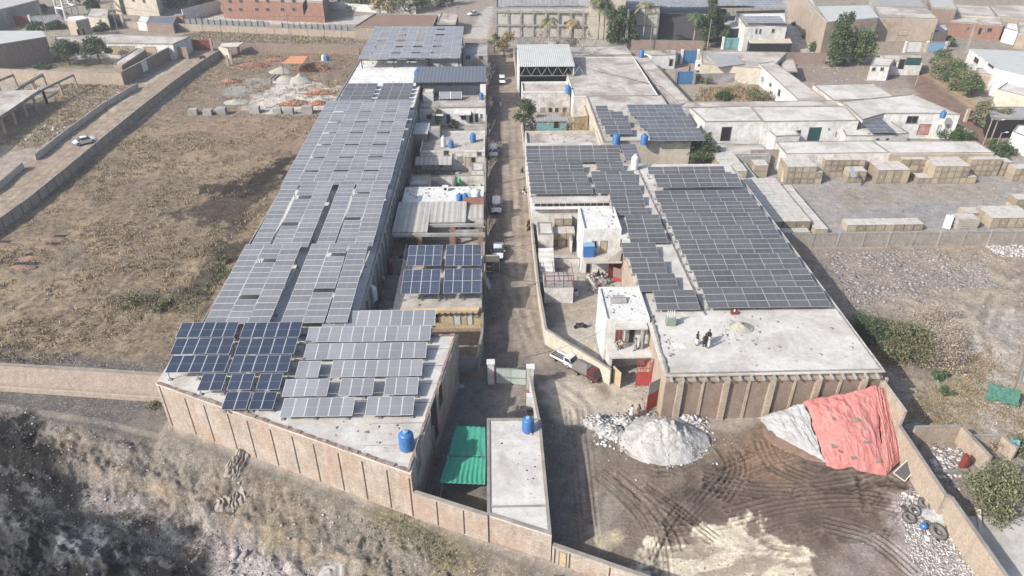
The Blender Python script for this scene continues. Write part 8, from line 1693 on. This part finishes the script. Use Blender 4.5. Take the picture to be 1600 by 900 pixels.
wire('overhead cable from the tall pole to the tan hall pole',(*P2(1322,48),8.6),(*P2(1393,62),7.6),1.0,.03)
def crag(name, label, px, py, z, rx, ry, rz, h, mat, seed):
    b = P(px,py,z); n, m = 54, 40; vs = []; fs = []; U, V_ = np.meshgrid(np.linspace(-1,1,n+1),np.linspace(-1,1,m+1)); c, s_ = math.cos(rz), math.sin(rz); x = U*rx*c-V_*ry*s_+b[0]; y = U*rx*s_+V_*ry*c+b[1]; r_ = np.hypot(U,V_)+(fbm(x,y,.9,4,seed)-.5)*.8
    furrow = np.abs(np.sin(U*9+fbm(x,y,1.2,4,seed+1)*7)); hh = h*np.clip(1-r_,0,1)**.55*(.45+.55*furrow)+(fbm(x,y,2.4,4,seed+2)-.5)*.5*h*np.clip(1-r_,0,1); Z = height(x,y)+np.where(r_ < 1,hh,-.15)
    mb = MB(); mb.add(list(zip(x.ravel(),y.ravel(),Z.ravel())),[(j*(n+1)+i,j*(n+1)+i+1,(j+1)*(n+1)+i+1,(j+1)*(n+1)+i) for j in range(m) for i in range(n)]); tag(mb.build(name,mat,None,True,base=(b[0],b[1],0)),label,'rock')
crag('pale_rock','pale furrowed crag on the river bank below the warehouse wall',376,738,-1.8,1.1,1.8,-.35,.9,'rockm',44)
crag('pale_rock','rounded tan outcrop on the river bank, below the pale furrowed crag',362,790,-2.6,1.6,1.1,.2,.8,'rockm',45)
b0 = P(628,808,-1.6); mound('pale_rock','small white boulder at the foot of the boundary wall',b0[0],b0[1],.4,.4,.7,'white',cat='rock',seed=46,rough=.3,n=24,zb=None)
b0 = P(1007,885,-.3); mound('pale_rock','grey lump outside the wooden door of the boundary wall',*P2(865,905),.8,.8,1.2,'concg',cat='rock',seed=47,rough=.5,n=24,zb=None)
b0 = P(515,890,-3.2); mound('dark_rock','large dark slab of rock in the river bed near the bottom edge',b0[0],b0[1],1.2,.8,.7,'darkst' if False else 'concg',cat='rock',seed=48,rough=.5,n=30,zb=None)

for lb, a_, b_, sg in (('thin overhead cable crossing the street by the blue arrays',(*P2(757,440),6.0),(*P2(838,420),4.5),.5),('thin overhead cable across the street near the parked estate car',(*P2(757,350),5.8),(*P2(834,330),4.6),.5),('thin overhead cable above the street beside the villa',(*P2(757,200),6.0),(*P2(812,215),4.8),.5),
    ('thin overhead cable above the junction from the gate pillar to the gate house',(3.7,64.8,4.6),(12.9,68.7,5.5),.5),('cable lying along the edge of the big dark panel field',(24.9,70,6.6),(24.6,112,6.6),-.05),('overhead cable over the dirt road at the right',(*P2(1430,134),4),(*P2(1536,226),6.6),.8),('overhead cable from the factory pole toward the panel villa',(*P2(1104,84),9.6),(*P2(1180,70),8.0),.8),('overhead cable from fence pole to street-end pylon',(*P2(455,70),8.6),(*P2(701,48),8.6),1.5)):
    wire(lb,a_,b_,sg,.025)

tree('thorn_tree','broad olive-green thorn tree beyond the roof corner of the panel warehouse',1406,552,4.6,4.2,'leafg',.16,7500,.13,30,low=.08,squash=.8)
tree('thorn_tree','darker thorn tree half in the warehouse shade, left of the olive one',1366,536,3.8,2.8,'leafd',.14,3800,.13,18,low=.08)
tree('thorn_tree','sparse grey thorn tree right of the olive one',1462,548,3.6,4.0,'leaft',.14,3600,.10,24,low=.06)
